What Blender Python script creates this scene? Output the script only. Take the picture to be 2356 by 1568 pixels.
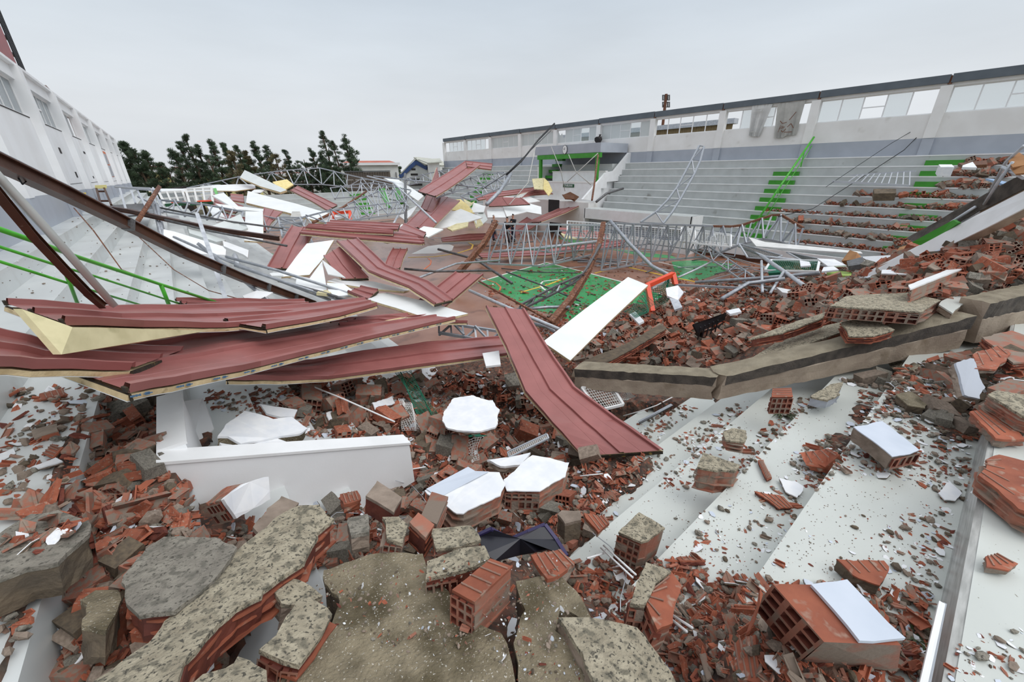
import bpy, bmesh, math, random
import numpy as np
from mathutils import Vector, Matrix
for o in list(bpy.data.objects): bpy.data.objects.remove(o)
SC = bpy.context.scene
COL = SC.collection
rnd = random.Random(7)
rng = np.random.default_rng(11)

# ------------------------------------------------------------------ camera
CAMZ = 4.43
FL, YAW, PITCH, ROLL = 907.92, 0.6795995, 0.40849243, 0.01309346
_cy, _sy, _cp, _sp = math.cos(YAW), math.sin(YAW), math.cos(PITCH), math.sin(PITCH)
FW = Vector((_sy*_cp, _cy*_cp, -_sp)); _r = Vector((_cy, -_sy, 0)); _d = FW.cross(_r)
RT = _r*math.cos(ROLL) + _d*math.sin(ROLL); DN = -_r*math.sin(ROLL) + _d*math.cos(ROLL)
CAM = Vector((0, 0, CAMZ))
cd = bpy.data.cameras.new('camera'); cam = bpy.data.objects.new('camera', cd); COL.objects.link(cam)
cd.sensor_width = 36; cd.sensor_fit = 'HORIZONTAL'; cd.lens = FL/2356*36; cd.clip_start = .05; cd.clip_end = 3000
M = Matrix((RT, -DN, -FW)).transposed().to_4x4(); M.translation = CAM
cam.matrix_world = M
SC.camera = cam

# ------------------------------------------------------------------ sky, light, exposure
SC.view_settings.view_transform = 'Standard'; SC.view_settings.look = 'None'
SC.view_settings.gamma = 1; SC.view_settings.use_curve_mapping = False
SC.view_settings.exposure = 0.0
w = bpy.data.worlds.new('world'); SC.world = w; w.use_nodes = True
nt = w.node_tree; N = nt.nodes; L = nt.links; N.clear()
out = N.new('ShaderNodeOutputWorld'); bg = N.new('ShaderNodeBackground'); L.new(bg.outputs[0], out.inputs[0])
tc = N.new('ShaderNodeTexCoord'); sep = N.new('ShaderNodeSeparateXYZ'); L.new(tc.outputs['Generated'], sep.inputs[0])
cr = N.new('ShaderNodeValToRGB'); L.new(sep.outputs[2], cr.inputs[0])
e = cr.color_ramp.elements
e[0].position = 0.0; e[0].color = (.735, .765, .80, 1)
e[1].position = 1.0; e[1].color = (1.12, 1.16, 1.22, 1)
for p, c in ((.10, (.745, .78, .815)), (.22, (.685, .745, .805)), (.40, (.54, .63, .735)), (.6, (.86, .92, 1.0))):
    x = e.new(p); x.color = (*c, 1)
mp = N.new('ShaderNodeMapping'); mp.inputs['Scale'].default_value = (1.0, 1.0, 4.5); L.new(tc.outputs['Generated'], mp.inputs[0])
nz = N.new('ShaderNodeTexNoise'); nz.inputs['Scale'].default_value = 2.2; nz.inputs['Detail'].default_value = 6; nz.inputs['Roughness'].default_value = .5
L.new(mp.outputs[0], nz.inputs[0])
mr = N.new('ShaderNodeMapRange'); mr.inputs[1].default_value = .3; mr.inputs[2].default_value = .7; mr.inputs[3].default_value = .93; mr.inputs[4].default_value = 1.05
L.new(nz.outputs[0], mr.inputs[0])
mx = N.new('ShaderNodeVectorMath'); mx.operation = 'SCALE'; L.new(cr.outputs[0], mx.inputs[0]); L.new(mr.outputs[0], mx.inputs['Scale'])
L.new(mx.outputs[0], bg.inputs[0]); bg.inputs[1].default_value = 1.0
sl = bpy.data.lights.new('sun', 'SUN'); sl.energy = 1.35; sl.angle = math.radians(50); sl.color = (1, .985, .96)
so = bpy.data.objects.new('sun', sl); COL.objects.link(so); so.rotation_euler = (math.radians(34), math.radians(18), 0)

# ------------------------------------------------------------------ pixel -> world measuring helpers (2356x1568 frame)
def ray(px, py):
    return RT*((px-1178)/FL) + DN*((py-784)/FL) + FW
def G(px, py, z):                       # on the horizontal plane z
    v = ray(px, py); return CAM + v*((z-CAMZ)/v.z)
def V(px, py, r):                       # at horizontal range r
    v = ray(px, py); return CAM + v*(r/math.hypot(v.x, v.y))
def AX(px, py, x):
    v = ray(px, py); return CAM + v*(x/v.x)
def AY(px, py, y):
    v = ray(px, py); return CAM + v*(y/v.y)
def Q(t):                               # (px,py,r)
    return V(*t)

# ------------------------------------------------------------------ materials
def lin(c):
    return tuple(((x/255)/12.92 if x/255 <= .04045 else ((x/255+.055)/1.055)**2.4) for x in c)
MATS = {}
def mat(name, col, col2=None, rough=.6, scale=6, bump=0, bscale=None, metal=0, spots=None, detail=4, lo=.35, hi=.65, per_obj=0, spec=.5, coord='Object', stretch=None, third=None):
    m = bpy.data.materials.new(name); m.use_nodes = True; nt = m.node_tree; N = nt.nodes; L = nt.links
    b = N['Principled BSDF']; b.inputs['Roughness'].default_value = rough; b.inputs['Metallic'].default_value = metal
    b.inputs['Specular IOR Level'].default_value = spec
    tc = N.new('ShaderNodeTexCoord'); src = tc.outputs[coord]
    if coord == 'World':
        pass
    if per_obj:
        oi = N.new('ShaderNodeObjectInfo'); sc = N.new('ShaderNodeVectorMath'); sc.operation = 'ADD'
        mu = N.new('ShaderNodeMath'); mu.operation = 'MULTIPLY'; mu.inputs[1].default_value = 37; L.new(oi.outputs['Random'], mu.inputs[0])
        L.new(src, sc.inputs[0]); L.new(mu.outputs[0], sc.inputs[1]); src = sc.outputs[0]
    if stretch:
        mp = N.new('ShaderNodeMapping'); mp.inputs['Scale'].default_value = stretch; L.new(src, mp.inputs[0]); src = mp.outputs[0]
    def noise(s, d=detail):
        n = N.new('ShaderNodeTexNoise'); n.inputs['Scale'].default_value = s; n.inputs['Detail'].default_value = d; L.new(src, n.inputs['Vector']); return n.outputs[0]
    def ramp(fac, p0, c0, p1, c1):
        r = N.new('ShaderNodeValToRGB'); L.new(fac, r.inputs[0]); r.color_ramp.elements[0].position = p0; r.color_ramp.elements[1].position = p1
        r.color_ramp.elements[0].color = (*c0, 1); r.color_ramp.elements[1].color = (*c1, 1); return r.outputs[0]
    c1 = lin(col); c2 = lin(col2 or col)
    cur = ramp(noise(scale), lo, c1, hi, c2)
    def mixc(fac, a, bcol):
        x = N.new('ShaderNodeMix'); x.data_type = 'RGBA'; L.new(fac, x.inputs[0]); L.new(a, x.inputs[6])
        if isinstance(bcol, tuple): x.inputs[7].default_value = (*bcol, 1)
        else: L.new(bcol, x.inputs[7])
        return x.outputs[2]
    if third:
        c3, s3, a, bb = third
        cur = mixc(ramp(noise(s3, 5), a, (0, 0, 0), bb, (1, 1, 1)), cur, lin(c3))
    if spots:
        cs, ss, a, bb = spots
        cur = mixc(ramp(noise(ss, 3), a, (0, 0, 0), bb, (1, 1, 1)), cur, lin(cs))
    if per_obj:
        hs = N.new('ShaderNodeHueSaturation'); mr = N.new('ShaderNodeMapRange'); mr.inputs[3].default_value = 1-per_obj*.5; mr.inputs[4].default_value = 1+per_obj*.5
        L.new(oi.outputs['Random'], mr.inputs[0]); L.new(mr.outputs[0], hs.inputs['Value']); L.new(cur, hs.inputs['Color']); cur = hs.outputs[0]
    L.new(cur, b.inputs['Base Color'])
    if bump:
        bp = N.new('ShaderNodeBump'); bp.inputs['Strength'].default_value = bump; bp.inputs['Distance'].default_value = .02
        L.new(noise(bscale or scale*4, 6), bp.inputs['Height']); L.new(bp.outputs[0], b.inputs['Normal'])
    MATS[name] = m; return m
mat('white', (238, 238, 238), (228, 228, 227), .5, 3, .04, 60)
mat('wall_white', (242, 243, 244), (234, 234, 234), .7, 1.2, .04, 40, third=((214, 212, 208), 1.3, .64, .85))
mat('wall_dirty', (240, 238, 235), (230, 227, 223), .75, 1.0, .04, 30, third=((200, 194, 185), 1.6, .62, .82))
mat('wall_grey', (176, 181, 190), (168, 173, 182), .6, 1.5, .03, 40)
mat('fascia', (96, 104, 111), (86, 94, 101), .5, 2)
mat('trim_white', (240, 240, 240), (233, 232, 231), .5, 3)
mat('step', (206, 209, 203), (196, 199, 193), .28, 1.2, .015, 30, third=((184, 182, 173), 1.9, .66, .85), spots=((120, 108, 92), 55, .70, .76))
mat('step_left', (212, 215, 213), (196, 199, 198), .3, 1.0, .015, 30, third=((176, 174, 168), 2.0, .58, .78))
mat('step_far', (190, 193, 191), (178, 181, 179), .45, 2.0, .02, 20, third=((140, 138, 132), 1.8, .66, .8))
mat('curb', (152, 152, 148), (188, 188, 184), .35, 5, .02, 30, stretch=(1, 6, 6))
mat('court', (160, 116, 94), (140, 96, 76), .2, .9, .03, 8, third=((92, 58, 46), 1.0, .56, .72))
mat('court_green', (52, 158, 88), (44, 140, 76), .22, 2, .01, 10, third=((104, 86, 66), 1.4, .60, .72))
mat('line_white', (232, 230, 226), None, .4)
mat('line_yellow', (232, 190, 60), None, .4)
mat('line_orange', (226, 120, 66), None, .4)
mat('green', (64, 150, 44), (58, 138, 40), .4, 3)
mat('green_rail', (88, 190, 60), (72, 168, 48), .35, 6)
mat('green_dark', (30, 84, 52), None, .5)
mat('red', (160, 100, 96), (148, 91, 87), .33, 2.5, .01, 8)
mat('foam', (226, 204, 162), (206, 182, 140), .85, 12, .2, 60, third=((150, 128, 92), 9, .6, .74))
mat('foam_yellow', (220, 210, 168), (202, 192, 150), .8, 6, .1, 30, third=((176, 168, 126), 5, .58, .72))
mat('foam_bright', (236, 218, 158), (224, 204, 136), .8, 6, .2, 30)
mat('liner', (242, 243, 242), (232, 234, 232), .35, 2)
mat('liner_grey', (214, 219, 216), (204, 209, 206), .4, 2)
mat('dark_edge', (58, 48, 32), (34, 28, 22), .8, 20, .3, 60, third=((130, 108, 50), 14, .62, .7))
mat('steel', (176, 180, 186), (150, 154, 160), .4, 8, metal=.3)
mat('steel_light', (202, 205, 210), (176, 180, 186), .4, 8, metal=.2)
mat('steel_dark', (112, 112, 114), (84, 82, 81), .5, 9, metal=.3)
mat('rust', (132, 84, 58), (92, 54, 38), .75, 9, .2, 40, third=((176, 150, 130), 16, .58, .7))
mat('brown', (82, 48, 30), (64, 36, 24), .45, 5, .06, 40, stretch=(1, 1, 1), third=((112, 92, 78), 30, .66, .74))
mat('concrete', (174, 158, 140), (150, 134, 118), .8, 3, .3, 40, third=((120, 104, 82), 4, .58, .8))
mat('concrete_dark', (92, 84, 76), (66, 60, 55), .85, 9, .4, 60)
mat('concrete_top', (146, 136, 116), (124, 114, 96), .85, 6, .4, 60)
mat('render', (178, 168, 146), (150, 140, 120), .9, 14, .7, 70, third=((120, 114, 98), 26, .52, .62), spots=((84, 80, 70), 75, .56, .64))
mat('render_grey', (148, 142, 130), (124, 118, 108), .9, 12, .6, 70, third=((108, 104, 94), 24, .52, .62), spots=((84, 80, 72), 80, .57, .66))
mat('render_yellow', (146, 134, 110), (116, 106, 86), .9, 9, .8, 70, third=((92, 82, 60), 5, .5, .66), spots=((196, 190, 178), 110, .64, .68))
mat('terra', (164, 94, 68), (138, 76, 55), .78, 7, .12, 50, per_obj=.45, spots=((166, 138, 120), 14, .58, .70))
mat('terra_dark', (124, 64, 48), (96, 48, 38), .75, 9, .15, 50, per_obj=.4)
mat('brick', (158, 100, 80), (146, 114, 98), .8, 6, .2, 50, per_obj=.35, third=((138, 122, 108), 6, .46, .56))
mat('mortar', (154, 138, 124), (126, 112, 99), .9, 9, .4, 50, per_obj=.35)
mat('mortar_dark', (112, 98, 80), (88, 78, 66), .9, 9, .4, 50, per_obj=.3)
mat('plaster', (240, 240, 240), (228, 230, 234), .6, 9)
mat('plaster_blue', (206, 213, 224), (196, 204, 216), .5, 4)
mat('black', (34, 34, 38), (22, 22, 26), .4, 5)
mat('black_sheet', (40, 40, 48), (28, 28, 36), .35, 5)
mat('purple', (52, 44, 84), None, .45)
mat('rubble', (112, 70, 54), (92, 80, 68), .9, 14, .8, 30, third=((58, 46, 40), 9, .45, .62), spots=((150, 88, 66), 26, .60, .68))
mat('rubble_dirt', (126, 110, 88), (98, 84, 66), .95, 9, .6, 50, third=((160, 146, 122), 5, .55, .7), spots=((216, 212, 204), 60, .68, .72))
mat('net_green', (24, 110, 84), None, .7)
mat('net_white', (222, 222, 218), None, .6)
mat('net_dark', (70, 76, 74), None, .6)
mat('orange', (238, 84, 44), (226, 74, 40), .4, 4)
mat('foliage', (84, 102, 74), (60, 76, 56), .8, 2, per_obj=.3)
mat('foliage_olive', (122, 112, 80), (92, 86, 60), .85, 2, per_obj=.3)
mat('trunk', (98, 80, 62), (74, 60, 48), .9, 4)
mat('soil', (96, 88, 62), (80, 74, 54), .95, .3)
mat('roof_tile', (188, 104, 82), (170, 90, 70), .8, 1)
mat('roof_red', (134, 76, 66), (120, 66, 58), .8, 1)
mat('house', (226, 226, 222), (212, 212, 206), .8, .6)
mat('brickwall', (116, 104, 94), (92, 82, 74), .9, 2)
mat('blue', (52, 76, 122), None, .6)
mat('corr_white', (196, 196, 184), (168, 168, 156), .7, 3)
mat('shade_dark', (52, 46, 44), (40, 36, 34), .8, 3)
mat('yellow', (222, 190, 60), None, .5)
mat('pale_yellow', (230, 220, 150), None, .5)
mat('poster', (206, 210, 216), (150, 150, 156), .5, 5)
mat('poster_orange', (226, 120, 70), None, .5)
mat('cloth', (226, 225, 222), (208, 207, 204), .8, 3, .1, 20)
mat('cloth_grey', (196, 194, 188), (180, 178, 172), .8, 3, .1, 20)
mat('cardboard', (176, 128, 84), (152, 106, 66), .8, 4)
mat('wood', (110, 66, 36), (86, 50, 28), .5, 4, stretch=(1, 8, 1))
mat('ribbed', (158, 136, 98), (138, 118, 84), .7, 3)
mat('skin', (198, 148, 124), None, .6)
mat('hair', (60, 50, 44), None, .8)
mat('navy', (34, 40, 66), None, .7)
mat('greyshirt', (112, 114, 118), None, .8)
mat('blackcloth', (26, 26, 32), None, .8)
mat('shoe', (210, 206, 200), None, .6)
mat('lime', (172, 198, 104), None, .5)
mat('ice_blue', (150, 180, 214), None, .4)
mat('print_blue', (84, 118, 150), None, .6)
mat('redpaint', (150, 40, 44), (132, 34, 38), .45, 4)
mat('leaf', (70, 80, 44), (52, 58, 34), .6, 5)
def glass(name, col, alpha, rough=.1):
    m = bpy.data.materials.new(name); m.use_nodes = True; nt = m.node_tree; N = nt.nodes; L = nt.links; b = N['Principled BSDF']
    b.inputs['Base Color'].default_value = (*lin(col), 1); b.inputs['Roughness'].default_value = rough; b.inputs['Alpha'].default_value = alpha
    MATS[name] = m
glass('glass', (196, 214, 216), .22); glass('glass_frost', (208, 212, 210), .93, .25); glass('glass_board', (214, 220, 220), .18); glass('glass_left', (136, 148, 154), .95, .08)

# ------------------------------------------------------------------ mesh helpers
def mesh_data(name, Vs, Fs, mats, mi=None, smooth=False):
    me = bpy.data.meshes.new(name)
    me.from_pydata([tuple(v) for v in Vs], [], Fs)
    for m in (mats if isinstance(mats, (list, tuple)) else [mats]): me.materials.append(MATS[m])
    if mi: me.polygons.foreach_set('material_index', mi)
    if smooth: me.polygons.foreach_set('use_smooth', [True]*len(me.polygons))
    me.update(); return me
def wloc(o):
    p = Vector((0, 0, 0))
    while o: p += o.location; o = o.parent
    return p
def mk(name, Vs, Fs, mats, parent=None, mi=None, smooth=False):
    Vs = [Vector(v) for v in Vs]
    mn = Vector((min(v.x for v in Vs), min(v.y for v in Vs), min(v.z for v in Vs))); mxx = Vector((max(v.x for v in Vs), max(v.y for v in Vs), max(v.z for v in Vs)))
    c = Vector(((mn.x+mxx.x)/2, (mn.y+mxx.y)/2, mn.z))
    me = mesh_data(name, [v-c for v in Vs], Fs, mats, mi, smooth)
    o = bpy.data.objects.new(name, me); COL.objects.link(o)
    if parent: o.parent = parent; o.location = c - wloc(parent)
    else: o.location = c
    return o
def tag(o, label=None, cat=None, group=None, kind=None):
    if label: o['label'] = label
    if cat: o['category'] = cat
    if group: o['group'] = group
    if kind: o['kind'] = kind
    elif label: o['kind'] = 'thing'
    return o
def thing(name, label, cat, loc, group=None):
    o = bpy.data.objects.new(name, None); COL.objects.link(o); o.location = loc; o.empty_display_size = .1
    return tag(o, label, cat, group)
class MB:
    def __init__(s): s.V = []; s.F = []; s.I = []
    def add(s, V, F, i=0):
        n = len(s.V); s.V += [Vector(v) for v in V]; s.F += [tuple(a+n for a in f) for f in F]; s.I += [i]*len(F); return s
    def box(s, a, b, i=0):
        x0, y0, z0 = a; x1, y1, z1 = b
        return s.add([(x0,y0,z0),(x1,y0,z0),(x1,y1,z0),(x0,y1,z0),(x0,y0,z1),(x1,y0,z1),(x1,y1,z1),(x0,y1,z1)], BF, i)
    def bar(s, A, B, w, h=None, up=None, i=0):
        V, F = barvf(A, B, w, h, up); return s.add(V, F, i)
    def tube(s, pts, r, n=6, i=0):
        V, F = tubevf(pts, r, n); return s.add(V, F, i)
    def obj(s, name, mats, parent=None, smooth=False):
        return mk(name, s.V, s.F, mats, parent, s.I if isinstance(mats, (list, tuple)) and len(mats) > 1 else None, smooth)
BF = [(0,3,2,1),(4,5,6,7),(0,1,5,4),(1,2,6,5),(2,3,7,6),(3,0,4,7)]
def frame(A, B, up=None):
    t = (Vector(B)-Vector(A)); L_ = t.length; t.normalize()
    up = Vector(up) if up else (Vector((0,0,1)) if abs(t.z) < .95 else Vector((1,0,0)))
    s = t.cross(up); s.normalize(); u = s.cross(t); return t, s, u, L_
def barvf(A, B, w, h=None, up=None):
    h = h or w; A = Vector(A); B = Vector(B); t, s, u, _ = frame(A, B, up); s = s*(w/2); u = u*(h/2)
    return [A-s-u, A+s-u, A+s+u, A-s+u, B-s-u, B+s-u, B+s+u, B-s+u], [(0,1,2,3),(7,6,5,4),(0,4,5,1),(1,5,6,2),(2,6,7,3),(3,7,4,0)]
def tubevf(pts, r, n=6):
    pts = [Vector(p) for p in pts]; V = []; F = []
    for k, p in enumerate(pts):
        a = pts[max(k-1, 0)]; b = pts[min(k+1, len(pts)-1)]; t, s, u, _ = frame(a, b)
        rr = r[k] if isinstance(r, (list, tuple)) else r
        for j in range(n):
            th = 2*math.pi*j/n; V.append(p + s*(rr*math.cos(th)) + u*(rr*math.sin(th)))
    for k in range(len(pts)-1):
        for j in range(n):
            a = k*n+j; b = k*n+(j+1) % n; F.append((a, b, b+n, a+n))
    F.append(tuple(reversed(range(n)))); F.append(tuple(range((len(pts)-1)*n, len(pts)*n))); return V, F
def box(name, a, b, m, parent=None, kind=None):
    a2 = [min(a[i], b[i]) for i in range(3)]; b2 = [max(a[i], b[i]) for i in range(3)]
    o = MB().box(a2, b2).obj(name, m, parent)
    if kind: o['kind'] = kind
    return o
UNIT = {}
def ubar(name, A, B, w, h, m, parent=None, up=None):      # a bar that shares one unit-cube mesh
    if m not in UNIT:
        UNIT[m] = mesh_data('bar_'+m, [(x, y, z) for z in (-.5, .5) for y in (-.5, .5) for x in (-.5, .5)], [(0,2,3,1),(4,5,7,6),(0,1,5,4),(2,6,7,3),(0,4,6,2),(1,3,7,5)], m)
    A = Vector(A); B = Vector(B); t, s, u, L_ = frame(A, B, up)
    o = bpy.data.objects.new(name, UNIT[m]); COL.objects.link(o)
    Mx = Matrix((s, u, -t)).transposed().to_4x4() if False else Matrix((s, t, u)).transposed().to_4x4()
    c = (A+B)/2
    if parent: o.parent = parent; c = c - wloc(parent)
    o.rotation_euler = Mx.to_euler(); o.location = c; o.scale = (w, L_, h); return o
def prism(poly, d):                                       # polygon (list of Vector) extruded by vector d
    n = len(poly); P = [Vector(p) for p in poly]; Vs = P + [p+Vector(d) for p in P]
    F = [tuple(range(n)), tuple(reversed(range(n, 2*n)))] + [(i, i+n, (i+1) % n+n, (i+1) % n) for i in range(n)]
    return Vs, F
# ================================================================== STRUCTURE
YE = 44.1; XL = -2.16; XR = 26.0
Ln = [(-1.78, 3.41), (-1.32, 3.14), (-.82, 2.87), (-.371, 2.60), (.101, 2.33), (.52, 2.06), (.95, 1.79), (1.41, 1.52), (1.87, 1.25), (2.33, .98), (2.8, .71), (3.25, .44), (3.7, .17)]
Nn = [None]*5 + [.355, .914, 1.475, 1.98, 2.48, 3.0, 3.53, 4.05]
NX1 = 21.0
soil = box('ground', (-400, -300, -.9), (500, 700, -.35), 'soil', kind='structure')
fl = box('floor', (3.6, 4.0, -.3), (22.4, YE-3.4, 0), 'court', kind='structure')
# left grandstand (rows run along the left wall) and near grandstand (rows run away to the right), mitred at the corner
sl_ = thing('left_grandstand', None, None, (0, 20, 0)); del_ = [sl_]
sl_['kind'] = 'structure'
sn = thing('near_grandstand', None, None, (5, 0, 0)); sn['kind'] = 'structure'
px_ = XL
for j, (x, h) in enumerate(Ln):
    y0 = Nn[j] if Nn[j] is not None else -.405
    if j < 5: y0 = -2.6
    MB().box((px_, y0, -.35), (x, YE, h)).obj('step', 'step_left', sl_)
    px_ = x
py_ = -.405
for j in range(5, 13):
    MB().box((Ln[j-1][0], py_, -.35), (NX1, Nn[j], Ln[j][1])).obj('step', 'step', sn)
    py_ = Nn[j]
MB().box((.101, -.435, 1.9), (NX1, -.40, 2.38)).obj('curb_face', 'curb', sn)
MB().box((.101, -1.6, -.35), (NX1, -.435, 2.385)).obj('step', 'step', sn)
MB().box((.101, -2.6, -.35), (NX1, -1.6, 2.72)).obj('step', 'step', sn)
def stand_h(x, y):                       # height of the stands and floor, arrays
    x = np.asarray(x, float); y = np.asarray(y, float); h = np.zeros(np.broadcast(x, y).shape)
    for X, z in reversed(Ln): h = np.where(x < X, z, h)
    hn = np.zeros_like(h)
    for j in range(12, 4, -1): hn = np.where((y < Nn[j]), Ln[j][1], hn)
    hn = np.where(y < -.405, 2.385, hn); hn = np.where(y < -1.6, 2.72, hn)
    h = np.maximum(h, np.where(x < NX1, hn, 0))
    for k in range(9, -1, -1): h = np.where(x > 25.5-.344*k-.344, np.maximum(h, 4.80-.41*k), h)
    h = np.where((x > 22.0) & (x < 25.5-.344*10), np.maximum(h, .6), h)
    return h
# opposite grandstand
so_ = thing('right_grandstand', None, None, (24, 10, 0)); so_['kind'] = 'structure'
BANDS = [(-2.0, 18.62), (25.3, YE)]
for (ya, yb) in BANDS:
    for k in range(10):
        x1 = XR if k == 0 else 25.5-.344*(k-1)
        MB().box((25.5-.344*k, ya, -.3), (x1, yb, 4.80-.41*k)).obj('step', 'step_far', so_)
        MB().box((25.5-.344*k-.012, ya, 4.80-.41*k-.04), (25.5-.344*k+.03, yb, 4.80-.41*k+.006)).obj('step_edge', 'trim_white', so_)
for (ya, yb) in ((-2.0, 10.8), (25.3, YE)):
    MB().box((22.12, ya, -.3), (22.24, yb, .72)).obj('parapet', 'trim_white', so_)
    MB().box((22.08, ya, -.3), (22.12, yb, .26)).obj('skirting', 'brown', so_)
    MB().box((22.24, ya, -.3), (22.41, yb, .55)).obj('walkway', 'step_far', so_)
def ystair(pa, pb, x): return sorted((AX(*pa, x).y, AX(*pb, x).y))
for nm, (a, b), k0 in (('', ystair((1783, 397), (1841, 397), 25.2), 1), ('', ystair((2040, 548), (2128, 552), 22.75), 0), ('', ystair((1107, 400), (1127, 400), 24.8), 1)):
    for k in range(k0, 9):
        MB().box((25.5-.344*k-.18, a, 4.80-.41*(k+1)), (25.5-.344*k, b, 4.80-.41*(k+1)+.205)).obj('stair_block', 'green', so_)
# far end stand
fe = thing('far_grandstand', None, None, (12, 42, 0)); fe['kind'] = 'structure'
for k in range(6):
    MB().box((3.6, YE-.1-.55*(k+1), -.3), (22.0, YE-.1-.55*k, 2.6-.41*k)).obj('step', 'step_far', fe)
for k in range(5):
    MB().box((14.2, YE-.1-.55*(k+1)-.28, 2.6-.41*(k+1)), (15.6, YE-.1-.55*(k+1), 2.6-.41*(k+1)+.2)).obj('stair_block', 'green', fe)
for k in range(4): MB().box((2.2, YE-.55*(k+1), 3.6), (3.55, YE-.55*k, 2.6-.3*k)).obj('step', 'step_far', fe)

# ---------------- side walls with windows
WN = [0]
def bay(side, xw, xo, ya, yb, zs, zt, panes, n=5, door=2, tone='wall_dirty', glassd='glass_frost'):
    WN[0] += 1
    wd = thing('window_%d' % WN[0], None, None, ((xw+xo)/2, (ya+yb)/2, zs)); wd['kind'] = 'structure'
    xm = (xw+xo)/2; dy = (yb-ya)/n
    for i in range(n+1): ubar('mullion', (xm, ya+dy*i, zs), (xm, ya+dy*i, zt), .045, .04, 'trim_white', wd)
    ubar('frame_rail', (xm, ya, zs+.02), (xm, yb, zs+.02), .05, .04, 'trim_white', wd); ubar('frame_rail', (xm, ya, zt-.02), (xm, yb, zt-.02), .05, .04, 'trim_white', wd)
    y0 = ya+dy*door; ubar('transom', (xm, y0, (zs+zt)/2), (xm, y0+dy, (zs+zt)/2), .05, .04, 'trim_white', wd)
    for i in range(n):
        p = panes[i % len(panes)]
        if p == '.': continue
        a = ya+dy*i+.025; b = ya+dy*(i+1)-.025; z0, z1 = zs+.04, zt-.04
        g = {'f': 'glass_frost', 'g': 'glass', 'l': 'glass_left'}[p.lower()]
        mats = g
        if i == door:
            for (u0, u1) in ((z0, (zs+zt)/2-.025), ((zs+zt)/2+.025, z1)):
                MB().box((xm-.004, a, u0), (xm+.004, b, u1)).obj('pane', g, wd)
        elif p in 'FG':                 # broken pane, jagged lower rest
            pts = [(a, z0), (b, z0), (b, z0+.9*(z1-z0)), (a+.75*(b-a), z0+.55*(z1-z0)), (a+.5*(b-a), z0+.8*(z1-z0)), (a+.3*(b-a), z0+.35*(z1-z0)), (a, z0+.5*(z1-z0))]
            Vs, F = prism([(xm-.004, y, z) for y, z in pts], (.008, 0, 0)); mk('pane', Vs, F, g, wd)
        else: MB().box((xm-.004, a, z0), (xm+.004, b, z1)).obj('pane', g, wd)
SP = 4.53
py0 = [3.4+SP*i for i in range(-1, 9)] + [YE]
wr = thing('wall_right', None, None, (XR+.1, 22, 4.8)); wr['kind'] = 'structure'
MB().box((XR, -2, -.3), (XR+.2, YE, 5.48)).obj('lower_wall', 'wall_grey', wr)
MB().box((XR, -2, 5.48), (XR+.2, YE, 6.40)).obj('sill_wall', 'wall_dirty', wr)
MB().box((XR-.03, -2, 7.36), (XR+.2, YE, 7.49)).obj('lintel', 'wall_dirty', wr)
for i, y in enumerate(py0):
    MB().box((XR-.14, y-.19, 5.48), (XR+.06, y+.19, 7.40)).obj('pillar', 'wall_dirty', wr)
    MB().box((XR-.12, y-.19, 4.8), (XR, y+.19, 5.48)).obj('pillar_base', 'wall_grey', wr)
PN = ['gg.gg', 'gg.gg', '...gg', '.gG..', 'g...g', 'fffgf', 'Fffff', 'fgfff', 'ff.ff', 'gg.gg', 'ggggg']
PN = ['gggg.', 'gg.g.', '.gG..', '.....', 'fffgf', 'Fffgf', 'ffFff', 'fffff', 'gggg.', '.gggg']
for i in range(len(py0)-1): bay('right', XR+.05, XR+.13, py0[i]+.19, py0[i+1]-.19, 6.40, 7.36, PN[i % len(PN)][::-1])
bay('right', XR+.05, XR+.13, -5.2+.19, py0[0]-.19, 6.40, 7.36, 'ggggg')
fs = thing('trim_1', None, None, (XR, 22, 7.5)); fs['kind'] = 'structure'
ys = [-2.0] + [y+rnd.uniform(-.1, .1) for y in py0[1:-1]] + [YE]
for i in range(len(ys)-1):
    MB().box((XR-.16, ys[i]+.03, 7.49), (XR+.24, ys[i+1]-.03, 7.80+rnd.uniform(-.02, .02))).obj('fascia_panel', 'fascia', fs)
    if i: MB().box((XR-.1, ys[i]-.06, 7.44), (XR+.2, ys[i]+.06, 7.74)).obj('joint', 'rust', fs)
MB().box((XR+.02, YE, 3.8), (XR+.2, YE+.35, 7.2)).obj('broken_wall_edge', 'brick', wr)
# left wall
wl = thing('wall_left', None, None, (XL-.2, 22, 3.4)); wl['kind'] = 'structure'
gz = lambda y: 4.08-.0055*(y-8)*1.0
Vs, F = prism([(XL, -3, -.3), (XL, YE-.6, -.3), (XL, YE-.6, gz(YE)), (XL, -3, gz(-3))], (-.2, 0, 0)); mk('lower_wall', Vs, [tuple(reversed(f)) for f in F], 'wall_grey', wl)
Vs, F = prism([(XL, -3, gz(-3)), (XL, YE-.6, gz(YE)), (XL, YE-.6, 5.78), (XL, -3, 5.78)], (-.2, 0, 0)); mk('upper_wall', Vs, [tuple(reversed(f)) for f in F], 'wall_white', wl)
MB().box((XL-.2, -3, 6.56), (XL+.02, YE-.6, 6.88)).obj('lintel', 'wall_white', wl)
MB().box((XL-.3, -3, 6.86), (XL+.12, YE-.6, 6.93)).obj('coping', 'wall_white', wl)
lp = [2.7, 7.25, 11.8, 16.3, 20.6, 24.9, 29.4, 34.2, 38.6, 43.3]
for i, y in enumerate(lp):
    MB().box((XL-.1, y-.2, gz(y)), (XL+.16, y+.2, 6.86)).obj('pillar', 'wall_white', wl)
    MB().box((XL+.002, y-.2, 3.2), (XL+.15, y+.2, gz(y))).obj('pillar_base', 'wall_grey', wl)
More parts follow.
